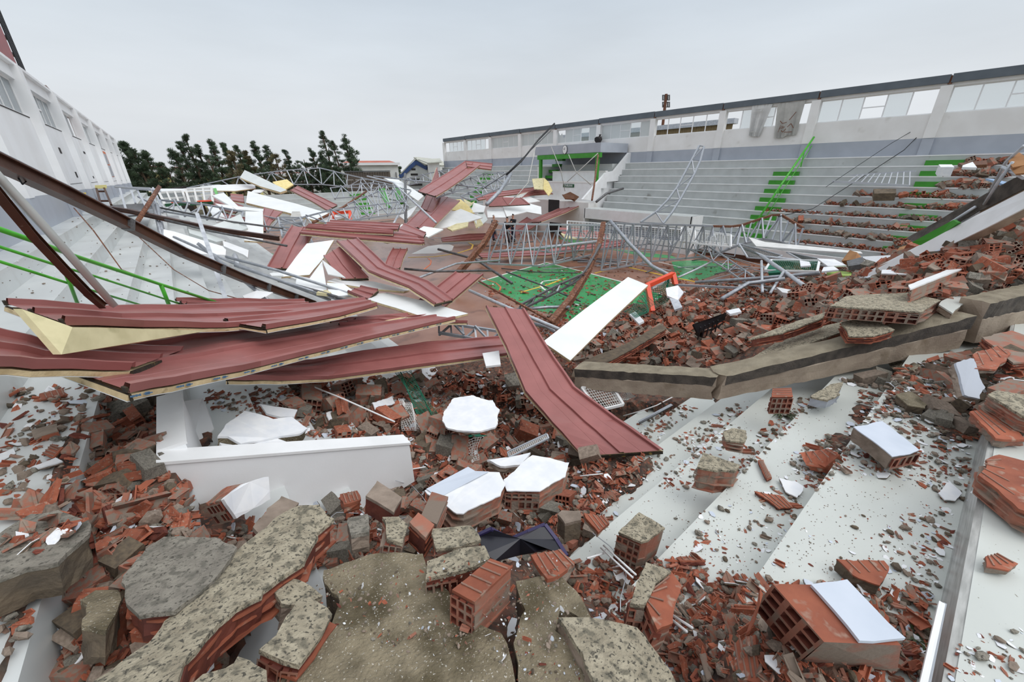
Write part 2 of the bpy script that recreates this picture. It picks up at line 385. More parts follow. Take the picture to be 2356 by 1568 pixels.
for i in range(len(lp)-1):
    bay('left', XL-.14, XL-.06, lp[i]+.2, lp[i+1]-.2, 5.78, 6.56, 'lllll' if i != 4 else 'llll.')
    MB().box((XL-.02, lp[i]+.3, 5.74), (XL+.012, lp[i+1]-.3, 5.76)).obj('crack_line', 'shade_dark', wl)
    MB().box((XL-.02, lp[i]+.5, gz(lp[i])+.17), (XL+.008, lp[i+1]-.4, gz(lp[i])+.18)).obj('crack_line', 'shade_dark', wl)
for (p1, p2) in (((135, 339), (143, 353)), ((192, 348), (197, 354)), ((173, 395), (180, 408)), ((214, 405), (217, 410))):
    a = AX(*p1, XL+.01); b = AX(*p2, XL+.01); MB().box((XL-.02, min(a.y, b.y)-.05, b.z), (XL+.01, max(a.y, b.y)+.05, a.z)).obj('hole', 'shade_dark', wl)
# poster on the left wall
a = AX(222, 340, XL+.03); b = AX(252, 416, XL+.03); ya, yb = 25.6+3.9, 25.6+6.4
po = thing('wall_poster', 'orange framed poster with grey picture on the white left wall', 'poster', (XL+.02, 31.4, 4.3))
MB().box((XL, 30.0, 4.35), (XL+.02, 33.2, 5.62)).obj('backing', 'poster_orange', po); MB().box((XL+.02, 30.2, 4.98), (XL+.03, 32.9, 5.50)).obj('picture', 'poster', po); MB().box((XL+.02, 30.2, 4.37), (XL+.03, 33.1, 4.93)).obj('picture', 'poster', po)
# ---------------- tribune box
tb = thing('tribune_box', 'white tribune box with grey slab roof and green frame between grey bench rows', 'tribune', (24, 22, 0)); tb['kind'] = 'structure'; del tb['category']
xf = 22.9; yn = 18.75; yf = 25.2
zt = AX(1372, 328, xf).z; zb = AX(1372, 350, xf).z
MB().box((xf, yn, zb), (XR-.15, yf, zt)).obj('roof_slab', 'wall_grey', tb)
MB().box((xf-.02, yn, zb-.32), (xf+.2, yf-.3, zb-.02)).obj('green_beam', 'green', tb)
gz0 = AX(1367, 421, xf).z
for y in (yn+.25, yf-.6): ubar('green_post', (xf+.08, y, gz0), (xf+.08, y, zb-.3), .2, .2, 'green', tb)
zc = AX(1350, 395, xf+.8).z
MB().box((xf+.8, yn+.05, 0), (XR-.15, yf-1.2, zc)).obj('upper_box', 'trim_white', tb)
MB().box((xf+.75, yn+.05, zc), (xf+1.0, yf-1.2, zc+.06)).obj('ledge', 'wall_dirty', tb)
MB().box((xf, yn+.05, 0), (xf+.8, yf, gz0)).obj('lower_box', 'trim_white', tb)
MB().box((xf-.04, yn+.05, gz0), (xf+.8, yf, gz0+.08)).obj('ledge', 'wall_dirty', tb)
MB().box((XR-.3, yn+.1, zc), (XR-.15, yf-.3, zb)).obj('back_wall', 'wall_grey', tb)
MB().box((XR-1.6, yn+.1, zc), (XR-.3, yf-1.5, zc+.5)).obj('bench_row', 'step_far', tb)
for k in range(5): MB().box((xf+.85+.35*k, yf-1.15, gz0+.25+.42*k), (xf+1.2+.35*k, yf-.35, gz0+.45+.42*k)).obj('stair_block', 'green', tb)
MB().box((xf+.3, yf-.3, 0), (XR-.15, yf, gz0+1.1)).obj('stair_wall', 'trim_white', tb)
for poly in ([(1443,351),(1457,351),(1457,373),(1447,374),(1447,387),(1434,388),(1434,402),(1421,402),(1421,416),(1392,418),(1392,432),(1379,433),(1379,447),(1365,462),(1337,458),(1377,412),(1390,397),(1409,393)],):
    P = [AY(x, y, yn-.05) for x, y in poly]; Vs, F = prism(P, (0, -.16, 0)); mk('parapet', Vs, F, 'trim_white', tb)
# front white structure below tribune (dugout) and its translucent roof
dg = thing('dugout', 'white dugout block with translucent tiled roof below the grey benches', 'dugout', (21.5, 13.5, 0))
xa = 21.3
y1 = AX(1590, 515, xa).y; y2 = AX(1345, 478, xa).y
zr1 = AX(1590, 500, xa).z; zr2 = AX(1345, 478, xa).z
zr = (zr1+zr2)/2
MB().box((xa, y1, zr-.62), (xa+1.1, y2, zr)).obj('fascia_beam', 'trim_white', dg)
MB().box((xa+.5, y1, 0), (xa+1.2, y2, zr-.6)).obj('back_wall', 'wall_grey', dg)
MB().box((xa+.1, y1, 0), (xa+.2, y2, .62)).obj('front_wall', 'trim_white', dg)
for k in range(6):
    yy = y1+(y2-y1)*k/6; MB().box((xa+.05, yy+.03, zr), (xa+1.1, yy+(y2-y1)/6-.03, zr+.02)).obj('roof_tile', 'glass_frost', dg)
for k in (0, 1): yy = (y1, y2)[k]; MB().box((xa, yy-.06, 0), (xa+1.1, yy+.06, zr)).obj('end_wall', 'trim_white', dg)
bx = thing('commentary_block', 'long white low block under the tribune box beside court', 'wall block', (22, 22, 0))
MB().box((21.9, y2+.2, 0), (22.9, 31, AX(1290, 462, 21.9).z)).obj('body', 'wall_dirty', bx)
p = AX(1274, 474, 21.88); MB().box((21.86, p.y-.55, p.z-.45), (21.9, p.y+.55, p.z+.45)).obj('dark_window', 'black', bx)
p = AX(1278, 512, 21.88); MB().box((21.86, p.y-.6, 0), (21.9, p.y+.6, p.z)).obj('doorway', 'shade_dark', bx)
# clock + sign
p = AX(1300, 344, xf-.03)
ck = thing('wall_clock', 'round white wall clock on the grey tribune roof edge', 'clock', p)
c = [Vector((0, math.cos(t)*.2, math.sin(t)*.27)) for t in np.linspace(0, 2*math.pi, 20, endpoint=False)]
Vs, F = prism([p+q*1.15 for q in c], (-.03, 0, 0)); mk('rim', Vs, F, 'steel_dark', ck)
Vs, F = prism([p+q+Vector((-.03, 0, 0)) for q in c], (-.012, 0, 0)); mk('face', Vs, F, 'white', ck)
ubar('hand', p+Vector((-.05, 0, 0)), p+Vector((-.05, .12, .06)), .02, .02, 'black', ck); ubar('hand', p+Vector((-.05, 0, 0)), p+Vector((-.05, -.02, .14)), .015, .015, 'black', ck)
def text(s, loc, size, rot, m, parent=None, ext=.002, name='lettering'):
    cu = bpy.data.curves.new(name, 'FONT'); cu.body = s; cu.size = size; cu.extrude = ext; cu.align_x = 'CENTER'; cu.align_y = 'CENTER'
    to = bpy.data.objects.new(name, cu); COL.objects.link(to)
    dgx = bpy.context.evaluated_depsgraph_get(); me = bpy.data.meshes.new_from_object(to.evaluated_get(dgx)); bpy.data.objects.remove(to)
    me.materials.clear(); me.materials.append(MATS[m]); o = bpy.data.objects.new(name, me); COL.objects.link(o)
    o.rotation_euler = rot; o.location = Vector(loc) - (wloc(parent) if parent else Vector()); o.parent = parent; return o
p = AX(1308, 427, xf-.02)
sg = thing('tribune_sign', 'small dark green sign with white letters on the white tribune wall', 'sign', p)
MB().box((xf-.03, p.y-.55, p.z-.11), (xf-.005, p.y+.55, p.z+.11)).obj('plate', 'green_dark', sg)
text('TRIBUNA', (xf-.036, p.y, p.z), .2, (math.pi/2, 0, -math.pi/2), 'white', sg)
# ---------------- court paint
cp = thing('court_markings', None, None, (12, 12, 0)); cp['kind'] = 'structure'
def paint(poly, m, z, nm='painted_area'):
    P = [G(x, y, 0) for x, y in poly]; P = [Vector((q.x, q.y, 0)) for q in P]; Vs, F = prism(P, (0, 0, z)); return mk(nm, Vs, [tuple(reversed(f)) for f in F], m, cp)
def stripe(poly, m, wd=.08, z=.012, closed=False):
    P = [G(x, y, 0) for x, y in poly]
    for i in range(len(P)-1): 
        a = Vector((P[i].x, P[i].y, z/2)); b = Vector((P[i+1].x, P[i+1].y, z/2)); t = (b-a); 
        if t.length < 1e-3: continue
        t.normalize(); ubar('court_line', a-t*wd*.3, b+t*wd*.3, wd, z, m, cp)
paint([(1100,650),(1180,625),(1258,604),(1330,622),(1434,650),(1560,690),(1540,730),(1440,760),(1330,745),(1240,715),(1160,680)], 'court_green', .006)
paint([(1545,602),(1600,598),(1690,607),(1672,622),(1612,644),(1560,643)], 'court_green', .006)
paint([(1405,573),(1440,575),(1545,588),(1560,595),(1480,590)], 'court_green', .006)
paint([(1180,835),(1300,790),(1160,770),(1130,800)], 'court_green', .006)
paint([(1280,546),(1330,553),(1375,560),(1370,566),(1320,560)], 'court_green', .006)
paint([(540,560),(600,575),(650,590),(640,600),(560,588)], 'court_green', .006)
paint([(946,584),(985,566),(1030,560),(1044,566),(1040,576),(1000,583)], 'line_white', .006)
stripe([(1101,649),(1180,625),(1258,604),(1330,622),(1434,649)], 'line_white', .09)
stripe([(940,592),(1000,590),(1050,583),(1085,572),(1088,563),(1078,558)], 'line_yellow', .10)
stripe([(1430,652),(1470,668)], 'line_white', .1); stripe([(1262,672),(1250,664),(1242,655),(1250,647),(1290,642)], 'line_white', .08)
stripe([(1435,612),(1545,638)], 'line_yellow', .1); stripe([(1370,628),(1432,612)], 'line_yellow', .1)
stripe([(1200,672),(1260,655),(1300,640)], 'line_yellow', .09); stripe([(1110,640),(1140,650),(1152,660),(1150,668)], 'line_orange', .06)
stripe([(975,620),(990,608),(992,600),(985,594)], 'line_orange', .07); stripe([(1505,600),(1590,620)], 'line_white', .07)
stripe([(1560,640),(1610,650)], 'line_yellow', .09)
# ================================================================== ROOF PANELS
def solve_w(P, px, py, wd, far=True):            # point on the sight line of a pixel that lies wd away from P
    d = ray(px, py); d.normalize(); m = P-CAM; b = d.dot(m); c = m.dot(m)-wd*wd; D = b*b-c
    if D < 0: return CAM + d*b
    return CAM + d*(b+math.sqrt(D) if far else b-math.sqrt(D))
def lerp(a, b, t): return a + (b-a)*t
def resample(P, n):
    L_ = [0]
    for i in range(len(P)-1): L_.append(L_[-1]+(P[i+1]-P[i]).length)
    out = []
    for k in range(n+1):
        s = L_[-1]*k/n; j = 0
        while j < len(P)-2 and L_[j+1] < s: j += 1
        out.append(lerp(P[j], P[j+1], 0 if L_[j+1] == L_[j] else (s-L_[j])/(L_[j+1]-L_[j])))
    return out
RIBS = [(0, -.012), (0, .034), (.035, .034), (.055, 0), (.30, 0), (.303, .002), (.317, .002), (.32, 0), (.475, 0), (.485, .03), (.525, .03), (.535, 0), (.74, 0), (.743, .002), (.757, .002), (.76, 0), (.94, 0), (.955, .036), (1.0, .036), (1.0, -.012)]
FLAT = [(0, -.006), (0, 0), (.33, 0), (.335, -.004), (.345, -.004), (.35, 0), (.66, 0), (.665, -.004), (.675, -.004), (.68, 0), (1, 0), (1, -.006)]
PANELS = []
FARTHER = {'straight red panel': 1.58, 'dark red panel behind': 1.85, 'long thin red panel reaching': 1.5, 'yellow torn end lying': 1.45, 'big red roof panel sloping': 1.25, 'crumpled red panel piece': 1.2,
 'small dark red torn flap': 1.5, 'white box shaped': 1.55, 'upper white sheet curling': 1.55, 'white sheet piece left of the box': 1.55, 'white curled sheet': 1.5, 'broad white sheet among': 1.4, 'white wedge': 1.25,
 'curved white and yellow': 1.5, 'foam flap hanging at the tribune': 1.42, 'foam flap at the tribune': 1.42, 'large bright yellow foam flap': 1.45, 'upright yellow foam': 1.45, 'yellow foam torn end left': 1.5,
 'yellow foam sliver': 1.5, 'yellow foam lump': 1.5, 'pale yellow foam scrap': 1.35, 'pointed yellow': 1.3, 'red panel lying on court left': 1.18, 'red panel flat on the court': 1.15, 'brown wooden desk': 1.35}
def farf(label):
    for k, v in FARTHER.items():
        if k in label: return v
    return 1.0
def strip(name, A, B, prof, zoff, m, parent, rag=0, th=.003, nrm=None):
    n = len(A); Vs = []; k = len(prof)
    for i in range(n):
        t = (A[min(i+1, n-1)]-A[max(i-1, 0)]) + (B[min(i+1, n-1)]-B[max(i-1, 0)])
        w = B[i]-A[i]; nn = t.cross(w); nn.normalize()
        if nrm*nn.z < 0 if abs(nn.z) > .05 else False: nn = -nn
        t.normalize()
        off = t*(rnd.uniform(-rag, rag))
        for (u, h) in prof:
            e = t*(rnd.uniform(-rag, rag)*.6) if i in (0, n-1) else Vector()
            Vs.append(A[i] + w*u + nn*(h+zoff) + e)
    F = []
    for i in range(n-1):
        for j in range(k-1): F.append((i*k+j, i*k+j+1, (i+1)*k+j+1, (i+1)*k+j))
    if prof[0] == prof[-1]: 
        F.append(tuple(range(k-1))); F.append(tuple(reversed(range((n-1)*k, (n-1)*k+k-1))))
    return mk(name, Vs, F, m, parent)
UC = (0, .14, .30, .475, .535, .74, .87, 1)
def closed(h0, h1): return [(u, h1) for u in UC]+[(u, h0) for u in reversed(UC)]+[(0, h1)]
def panel(A, B, label, kind='red', w=1.0, far=True, group=None, th=.045, n=None, explicit=False, cat='metal panel', nm='sandwich_panel', foam='foam'):
    ff = farf(label); B = [(b[0], b[1], b[2]*ff) for b in B]
    if len(A[0]) == 3: A = [(a[0], a[1], a[2]*ff) for a in A]
    PB = [Q(b) for b in B]
    if explicit or len(A[0]) == 3: PA = [Q(a) for a in A]
    else: PA = [solve_w(PB[i], A[i][0], A[i][1], w, far) for i in range(len(A))]
    # keep kinks: subdivide each given segment
    if len(PA) != len(PB): nn = max(len(PA), len(PB)); PA = resample(PA, nn-1); PB = resample(PB, nn-1)
    a2 = []; b2 = []; sub = 3
    for i in range(len(PA)-1):
        for s in range(sub): a2.append(lerp(PA[i], PA[i+1], s/sub)); b2.append(lerp(PB[i], PB[i+1], s/sub))
    a2.append(PA[-1]); b2.append(PB[-1])
    for i in range(1, len(a2)-1):
        j = Vector((0, 0, rnd.uniform(-.008, .008))); a2[i] = a2[i]+j; b2[i] = b2[i]+j*.5
    c = sum(a2+b2, Vector())/(2*len(a2)); base = Vector((c.x, c.y, min(p.z for p in a2+b2)-th))
    t = thing(nm, label, cat, base, group)
    s = 1
    if kind == 'red':
        strip('metal_sheet', a2, b2, RIBS, .008, 'red', t, .004, nrm=1)
        strip('foam_core', a2, b2, closed(-.016, -th+.004), 0, foam, t, .004, nrm=1)
        strip('liner_sheet', a2, b2, closed(-th+.003, -th-.001), 0, 'liner', t, nrm=1)
        e0, e1 = a2[0], b2[0]; mb = MB(); k = 14; nv = Vector((0, 0, 1))
        mb.bar(lerp(e0, e1, .0)-nv*(th/2+.006), lerp(e0, e1, 1.)-nv*(th/2+.006), .012, th*.8); mb.bar(a2[-1]-nv*(th/2+.006), b2[-1]-nv*(th/2+.006), .012, th*.8)
        for u in (0.02, .5, .98): mb.bar(lerp(e0, e1, u-.02)+nv*.012, lerp(e0, e1, u+.02)+nv*.012, .012, .03)
        o_ = mb.obj('torn_edge', 'dark_edge', t); o_['kind'] = 'stuff'
    elif kind == 'white' or kind == 'grey':
        strip('liner_sheet', a2, b2, closed(.003, -.002), 0, 'liner' if kind == 'white' else 'liner_grey', t, nrm=1)
        strip('foam_core', a2, b2, closed(-.002, -th+.006), 0, foam, t, .006, nrm=1)
        strip('metal_sheet', a2, b2, closed(-th+.005, -th), 0, 'red', t, nrm=1)
    PANELS.append((label, [(b-a).length for a, b in zip(PA, PB)], sum((PB[i+1]-PB[i]).length for i in range(len(PB)-1))))
    return t
# --- foreground stack on the left (lower ends first)
panel([(-60,756),(118,800),(420,806)], [(-70,838,2.55),(75,845,2.7),(300,850,3.1)], 'short red roof panel end at the left picture edge, lowest of the left stack')
panel([(12,700),(230,712),(480,706),(700,700)], [(148,746,3.0),(330,750,3.6),(520,752,4.3),(760,735,5.4)], 'long red roof panel topmost at left, its torn end above a yellow foam board', w=.95)
panel([(70,820),(215,812),(430,779),(700,743),(960,722)], [(296,902,2.62),(440,874,3.0),(600,842,3.6),(840,782,4.9),(1048,733,6.5)], 'longest red roof panel across the left foreground with blue print on its foam edge', w=1.02, th=.05)
panel([(432,726),(560,718),(720,703),(840,688)], [(612,756,4.15),(700,742,4.6),(780,727,5.1),(868,702,5.9)], 'red roof panel piece lying askew on top of the left foreground stack', w=.95, th=.045)
panel([(405,692),(500,693),(600,693),(700,692)], [(430,703,5.3),(520,709,5.6),(620,708,6.1),(720,706,6.6)], 'thin red panel strip seen edge on behind the green handrail foot', w=.6)
panel([(560,852),(720,832),(830,812),(980,790),(1155,776)], [(520,872,3.75),(640,874,4.1),(752,872,4.5),(960,843,5.3),(1168,816,6.4)], 'long red roof panel passing below the longest one toward the crossing panel', w=.9, th=.045)
panel([(820,735),(930,728),(1010,726)], [(780,748,5.6),(860,744,6.0),(1075,742,7.2)], 'narrow red panel end squeezed between the stacked panels in centre', w=.6)
# yellow foam board
def board(pts, th, m, label, cat='foam board', nm='foam_board', edge=None, group=None, up=1):
    ff = farf(label); P = [Q((p[0], p[1], p[2]*ff)) for p in pts]; n = Vector()
    for i in range(len(P)): a = P[i]; b = P[(i+1) % len(P)]; n += a.cross(b)
    n.normalize(); n = n if n.z > 0 else -n
    Vs, F = prism(P, -n*th)
    if edge:
        t = thing(nm, label, cat, sum(P, Vector())/len(P)-n*th, group)
        mk('face', Vs, F, m, t)
        Vs, F = prism([p-n*th for p in P], -n*.006); mk('backing', Vs, F, edge, t); return t
    o = mk(nm, Vs, F, m); tag(o, label, cat, group); return o
board([(30,710,3.05),(148,752,2.98),(470,760,4.0),(300,789,3.35),(122,815,2.85)], .03, 'foam_yellow', 'pale yellow triangular foam board under the topmost left red panel', edge='foam_yellow')
# --- crossing panel
panel([(1118,706,6.4),(1165,800,5.55),(1208,902,4.75),(1272,975,4.35),(1340,1049,4.02)], [(1205,712,6.6),(1258,800,5.8),(1322,893,5.05),(1420,965,4.6),(1526,1036,4.15)], 'steep red roof panel running from the pile down to the grey steps, creased halfway', explicit=True)
# --- centre red panels
panel([(775,556),(848,625),(940,660),(1000,700)], [(822,549,11.6),(888,612,9.6),(985,649,8.6),(1040,690,7.9)], 'red roof panel zigzagging through the centre beside the white folded sheets', w=.95, far=False)
panel([(1048,627,9.3),(1000,665,8.7),(945,705,8.0)], [(1112,632,9.2),(1065,672,8.6),(1020,710,8.0)], 'red roof panel leaning up to the right with cream foam edge, near brown court', explicit=True)
panel([(672,520,13.8),(640,570,12.5),(615,616,11.6)], [(724,527,13.4),(700,575,12.2),(682,619,11.3)], 'broad red roof panel standing steeply left of the white folded sheets', explicit=True)
panel([(700,524),(820,533),(960,545)], [(690,537,12.4),(830,550,11.8),(972,561,11.3)], 'long flat red panel lying across the centre pile', w=.9)
panel([(760,508),(860,512),(920,516)], [(745,519,13.4),(850,526,13.0),(915,529,12.6)], 'red panel edge above the long flat one in the centre pile', w=.9)
panel([(710,517),(800,520),(905,530)], [(704,524,13.0),(800,533,12.4),(905,538,12.0)], 'thin red panel sandwiched below the upper centre panel', w=.7)
panel([(745,590,10.2),(762,615,9.8),(785,642,9.4)], [(785,565,10.8),(815,605,10.0),(848,640,9.4)], 'red triangular panel piece behind the white folded sheets', explicit=True)
panel([(795,600,10.6),(800,625,10.2),(806,640,10.0)], [(835,590,11),(832,615,10.5),(830,640,10.0)], 'small red panel piece right of the red triangular one', explicit=True)
panel([(905,572,11.6),(893,592,11.2),(884,614,10.7)], [(938,573,11.5),(928,594,11.1),(921,618,10.6)], 'rusty red panel stub at the edge of the brown court', explicit=True)
panel([(1070,371,27.5),(1030,398,26),(990,422,24),(962,440,22.5)], [(1105,380,27),(1065,412,25),(1030,436,23.5),(1003,452,21.5)], 'tall red roof panel rising like a ridge before the far grey benches', explicit=True)
panel([(1072,371,27.4),(1133,377,28)], [(1075,384,26.5),(1130,391,27)], 'short red panel arm bent off the top of the ridge panel', explicit=True)
panel([(1000,445,21),(965,485,18),(932,518,15.8)], [(1058,462,20),(1025,495,17.5),(990,530,15.4)], 'big red roof panel sloping down left of the white foam sheets', explicit=True)
panel([(1005,385,24),(985,440,21),(968,478,19)], [(1020,445,23),(1010,455,20.5),(995,490,18.5)], 'crumpled red panel piece behind the big sloping one', explicit=True)
panel([(1090,452),(1140,442),(1225,432),(1275,412)], [(1102,461,21),(1150,452,21.5),(1232,441,22.5),(1268,426,23)], 'long thin red panel reaching right toward the tribune box', w=.8)
panel([(1195,446),(1235,436),(1256,432)], [(1172,462,20.5),(1225,449,21.5),(1272,446,22)], 'red panel with yellow torn end lying before the tribune wall', w=.9)
panel([(1205,514,18.5),(1270,487,19.2),(1328,460,20)], [(1245,510,17.2),(1300,490,18),(1345,468,18.8)], 'straight red panel leaning up right against the white low block', explicit=True)
panel([(1150,540,16.5),(1190,515,17.5),(1215,498,18)], [(1175,548,16),(1225,525,17),(1250,505,17.6)], 'dark red panel behind the three standing men', explicit=True)
panel([(1285,524,21.5),(1345,528,22.5),(1400,540,23)], [(1300,545,19.5),(1350,548,20),(1405,556,20.5)], 'red panel flat on the court before the white dugout', explicit=True)
panel([(1098,584),(1250,574),(1440,552)], [(1110,593,20.2),(1260,588,20.8),(1430,566,21.4)], 'long red panel lying on the brown court behind the steel truss', w=.9)
panel([(1015,548),(1080,538),(1130,536)], [(1018,556,22.5),(1100,552,22.8),(1180,545,23)], 'red panel lying on court left of the standing men', w=.8)
panel([(684,428),(730,450),(776,472)], [(667,438,25),(715,462,23),(752,484,21.5)], 'red roof panel tilted over the grey far steps', w=1.0)
panel([(487,445,24),(525,462,23),(560,475,22)], [(470,470,22),(505,482,21),(540,490,20)], 'dull red panel under white sheets at far left of pile', explicit=True)
panel([(530,447,25),(560,449,25)], [(532,462,23),(562,466,23)], 'small red panel piece left of the long white panel', explicit=True)
panel([(608,478,18),(602,505,16.5),(600,530,15.5)], [(650,488,17.5),(625,512,16.5),(612,532,15.5)], 'red panel showing between white square sheet and long white panel', explicit=True)
panel([(490,487,19),(530,496,18),(565,502,17)], [(490,497,17.5),(528,507,17),(560,512,16.4)], 'red panel strip under the white sheets near the hoop frames', explicit=True)
panel([(930,515,15),(965,530,14.4),(980,536,14)], [(900,540,13.2),(935,545,13.2),(968,556,13)], 'small red panel end by the yellow foam flap', explicit=True)
panel([(870,536,13.5),(930,540,13),(975,548,12.5)], [(885,552,12.5),(935,556,12.2),(977,560,12)], 'bent red strip ending at the white court circle', explicit=True)
panel([(830,660,8.6),(870,668,8.2)], [(800,672,8),(845,690,7.6)], 'red panel corner below the white folded sheet', explicit=True)
panel([(1200,455,19),(1220,470,18.5)], [(1115,452,19.5),(1125,475,19)], 'small dark red torn flap between white foam sheets', explicit=True)
# --- white panels
panel([(1445,637,9.6),(1345,712,7.9),(1249,786,6.5)], [(1491,656,9.3),(1400,742,7.6),(1312,829,6.2)], 'big clean white roof panel sloping down beside the brick rubble', 'white', explicit=True, cat='metal panel', th=.05)
panel([(890,673),(985,694),(1077,721)], [(822,681,7.8),(910,708,7.2),(1005,738,6.6)], 'white panel with brown foam edge on top of the red stack in centre', 'white', w=.95)
panel([(768,552,11.4),(745,592,10.5),(712,632,9.6)], [(706,560,11.2),(680,592,10.4),(648,636,9.3)], 'white sheet folded upward left of the red zigzag panel', 'white', explicit=True)
panel([(770,640),(860,648),(942,667)], [(752,647,9),(840,662,8.6),(930,670,8.4)], 'narrow white panel beside the red zigzag panel', 'white', w=.8)
board([(741,597,9.6),(755,630,9.2),(795,638,8.9),(770,618,9.5)], .02, 'liner', 'small white triangle sheet leaning between folded sheets', 'white sheet', 'white_sheet')
board([(683,633,9.4),(712,640,9.0),(741,600,9.8),(752,666,8.4),(715,668,8.4),(680,655,8.8)], .05, 'liner', 'white five-sided sheet with yellow foam below its edge', 'white sheet', 'white_sheet', edge='foam')
board([(752,650,8.8),(790,652,8.6),(826,677,8.2),(770,681,8.0),(755,668,8.3)], .04, 'liner', 'white sheet with torn tip left of the centre red stack', 'white sheet', 'white_sheet', edge='foam')
board([(620,628,9.8),(655,623,9.8),(652,634,9.3),(625,634,9.4)], .03, 'liner', 'small white sheet sliver beside brown beam end', 'white sheet', 'white_sheet')
panel([(570,439,24),(680,468,21),(792,501,18)], [(566,466,22),(660,488,19.5),(745,512,16.8)], 'long white panel lying across the far pile, yellow foam at left end', 'white', explicit=True, th=.09)
panel([(563,391,27),(612,414,25.5),(660,437,24)], [(552,408,26.5),(598,428,25),(645,442,23.5)], 'white panel tilted up high over the far truss', 'grey', explicit=True, th=.1)
panel([(487,426,27),(540,424,27),(586,424,27)], [(487,438,25.5),(540,439,25.5),(588,433,26)], 'flat white panel far back beside the green post', 'white', explicit=True)
panel([(340,433,30),(420,434,29),(487,427,28)], [(342,440,28),(420,441,27),(487,439,26)], 'far white panel stretching from the left wall end', 'white', explicit=True)
panel([(565,486,17.5),(605,486,17.4)], [(562,538,14.5),(606,541,14.4)], 'square white sheet hanging over the pile with a level crease', 'white', explicit=True)
panel([(563,543,14.4),(606,545,14.4)], [(562,553,14),(604,556,14)], 'lower white strip under the square white sheet', 'white', explicit=True)
board([(473,526,14.5),(553,492,15.5),(570,524,14.5),(541,535,13.8)], .05, 'liner_grey', 'triangular pale sheet with folded right edge in the left pile', 'white sheet', 'white_sheet', edge='foam')
board([(488,449,21),(515,443,22),(560,485,19),(545,482,18.5)], .05, 'liner', 'narrow white sheet slanting down under the hoop frames', 'white sheet', 'white_sheet', edge='foam')
board([(475,471,19),(500,474,19),(522,505,17),(498,510,16.5)], .04, 'liner', 'white sheet end below the narrow slanting one', 'white sheet', 'white_sheet')
board([(495,468,19.5),(620,482,18.5),(600,486,18.2),(510,478,19)], .04, 'liner', 'long thin white strip behind the square white sheet', 'white sheet', 'white_sheet')
board([(585,436,25),(615,434,25.5),(600,442,24),(575,443,24)], .04, 'liner', 'small white sheet between tilted and long white panels', 'white sheet', 'white_sheet')
# fallen white guard wall pieces on the left stand
board([(376,527,12.2),(400,532,12.2),(512,566,11.2),(520,574,11.0),(519,586,10.8),(447,583,10.8),(378,550,11.6)], .16, 'wall_white', 'fallen white guard wall slab lying on the left steps', 'guard wall', 'guard_wall_piece')
board([(430,516,13.8),(445,518,13.8),(520,552,12.6),(498,556,12.2),(436,536,13)], .12, 'liner_grey', 'second pale slab behind the fallen guard wall slab', 'guard wall', 'guard_wall_piece')
board([(512,553,12.4),(532,560,12.2),(572,575,11.6),(570,592,11),(560,585,11.2),(515,566,12)], .05, 'white', 'curved white tub edge beside the green floor patch', 'tub', 'tub_piece')
for pts, lb in (([(628,622,9.8),(690,634,9.6),(745,668,8.3),(735,672,8.2),(690,645,9.2)], 'curved white rail strip under brown beam end'),):
    board(pts, .05, 'white', lb, 'rail strip', 'rail_strip')
board([(558,680,7.4),(590,668,7.6),(628,672,7.4),(600,690,7.0),(575,700,6.8)], .02, 'white', 'white lettered board fragment under the long brown beam', 'board', 'board_fragment')
board([(575,698,6.9),(610,682,7.1),(618,698,6.8),(590,706,6.6)], .03, 'black', 'black board fragment beside the white lettered one', 'board', 'board_fragment')
# centre far white folded sheets
board([(1157,474,18.6),(1212,466,19),(1245,475,18.4),(1246,493,17.6),(1212,487,18),(1166,498,17.6)], .06, 'liner', 'white box shaped sheet folded over above the standing men', 'white sheet', 'white_sheet', edge='foam')
board([(1175,462,19.6),(1218,452,20),(1243,462,19.4),(1212,467,19),(1160,475,18.8)], .05, 'liner', 'upper white sheet curling behind the box shaped one', 'white sheet', 'white_sheet')
board([(1120,482,18.6),(1158,478,18.6),(1164,500,17.6),(1122,500,17.6)], .05, 'liner', 'white sheet piece left of the box shaped one', 'white sheet', 'white_sheet')
board([(1090,466,19.6),(1117,474,19),(1113,487,18),(1082,488,18)], .05, 'liner', 'white curled sheet above yellow foam flaps', 'white sheet', 'white_sheet')
board([(1020,495,17),(1060,480,18),(1110,500,17),(1060,515,16),(985,532,15)], .05, 'liner', 'broad white sheet among yellow foam in the centre pile', 'white sheet', 'white_sheet', edge='foam')
board([(918,496,17.2),(963,470,18.6),(945,495,17.2),(932,506,16.6)], .05, 'liner', 'white wedge sheet left of the big sloping red panel', 'white sheet', 'white_sheet', edge='foam')
board([(882,408,30),(912,410,30),(975,450,26),(962,462,25),(930,440,27),(900,418,29)], .05, 'liner', 'white sheet slanting down before the far blue gabled shed', 'white sheet', 'white_sheet')
board([(1100,490,18),(1112,484,18.4),(1122,505,17.2),(1100,524,16.6),(1088,500,17.6)], .04, 'liner_grey', 'curved white and yellow panel end beside the men', 'white sheet', 'white_sheet')
board([(908,530,14.6),(925,515,15.4),(944,530,14.6),(920,537,14.2)], .04, 'liner', 'small white sheet at foot of the big sloping red panel', 'white sheet', 'white_sheet')
board([(950,535,14.6),(975,520,15.2),(1020,527,14.8),(985,545,14.2)], .04, 'liner', 'crumpled white sheet before the court circle', 'white sheet', 'white_sheet')
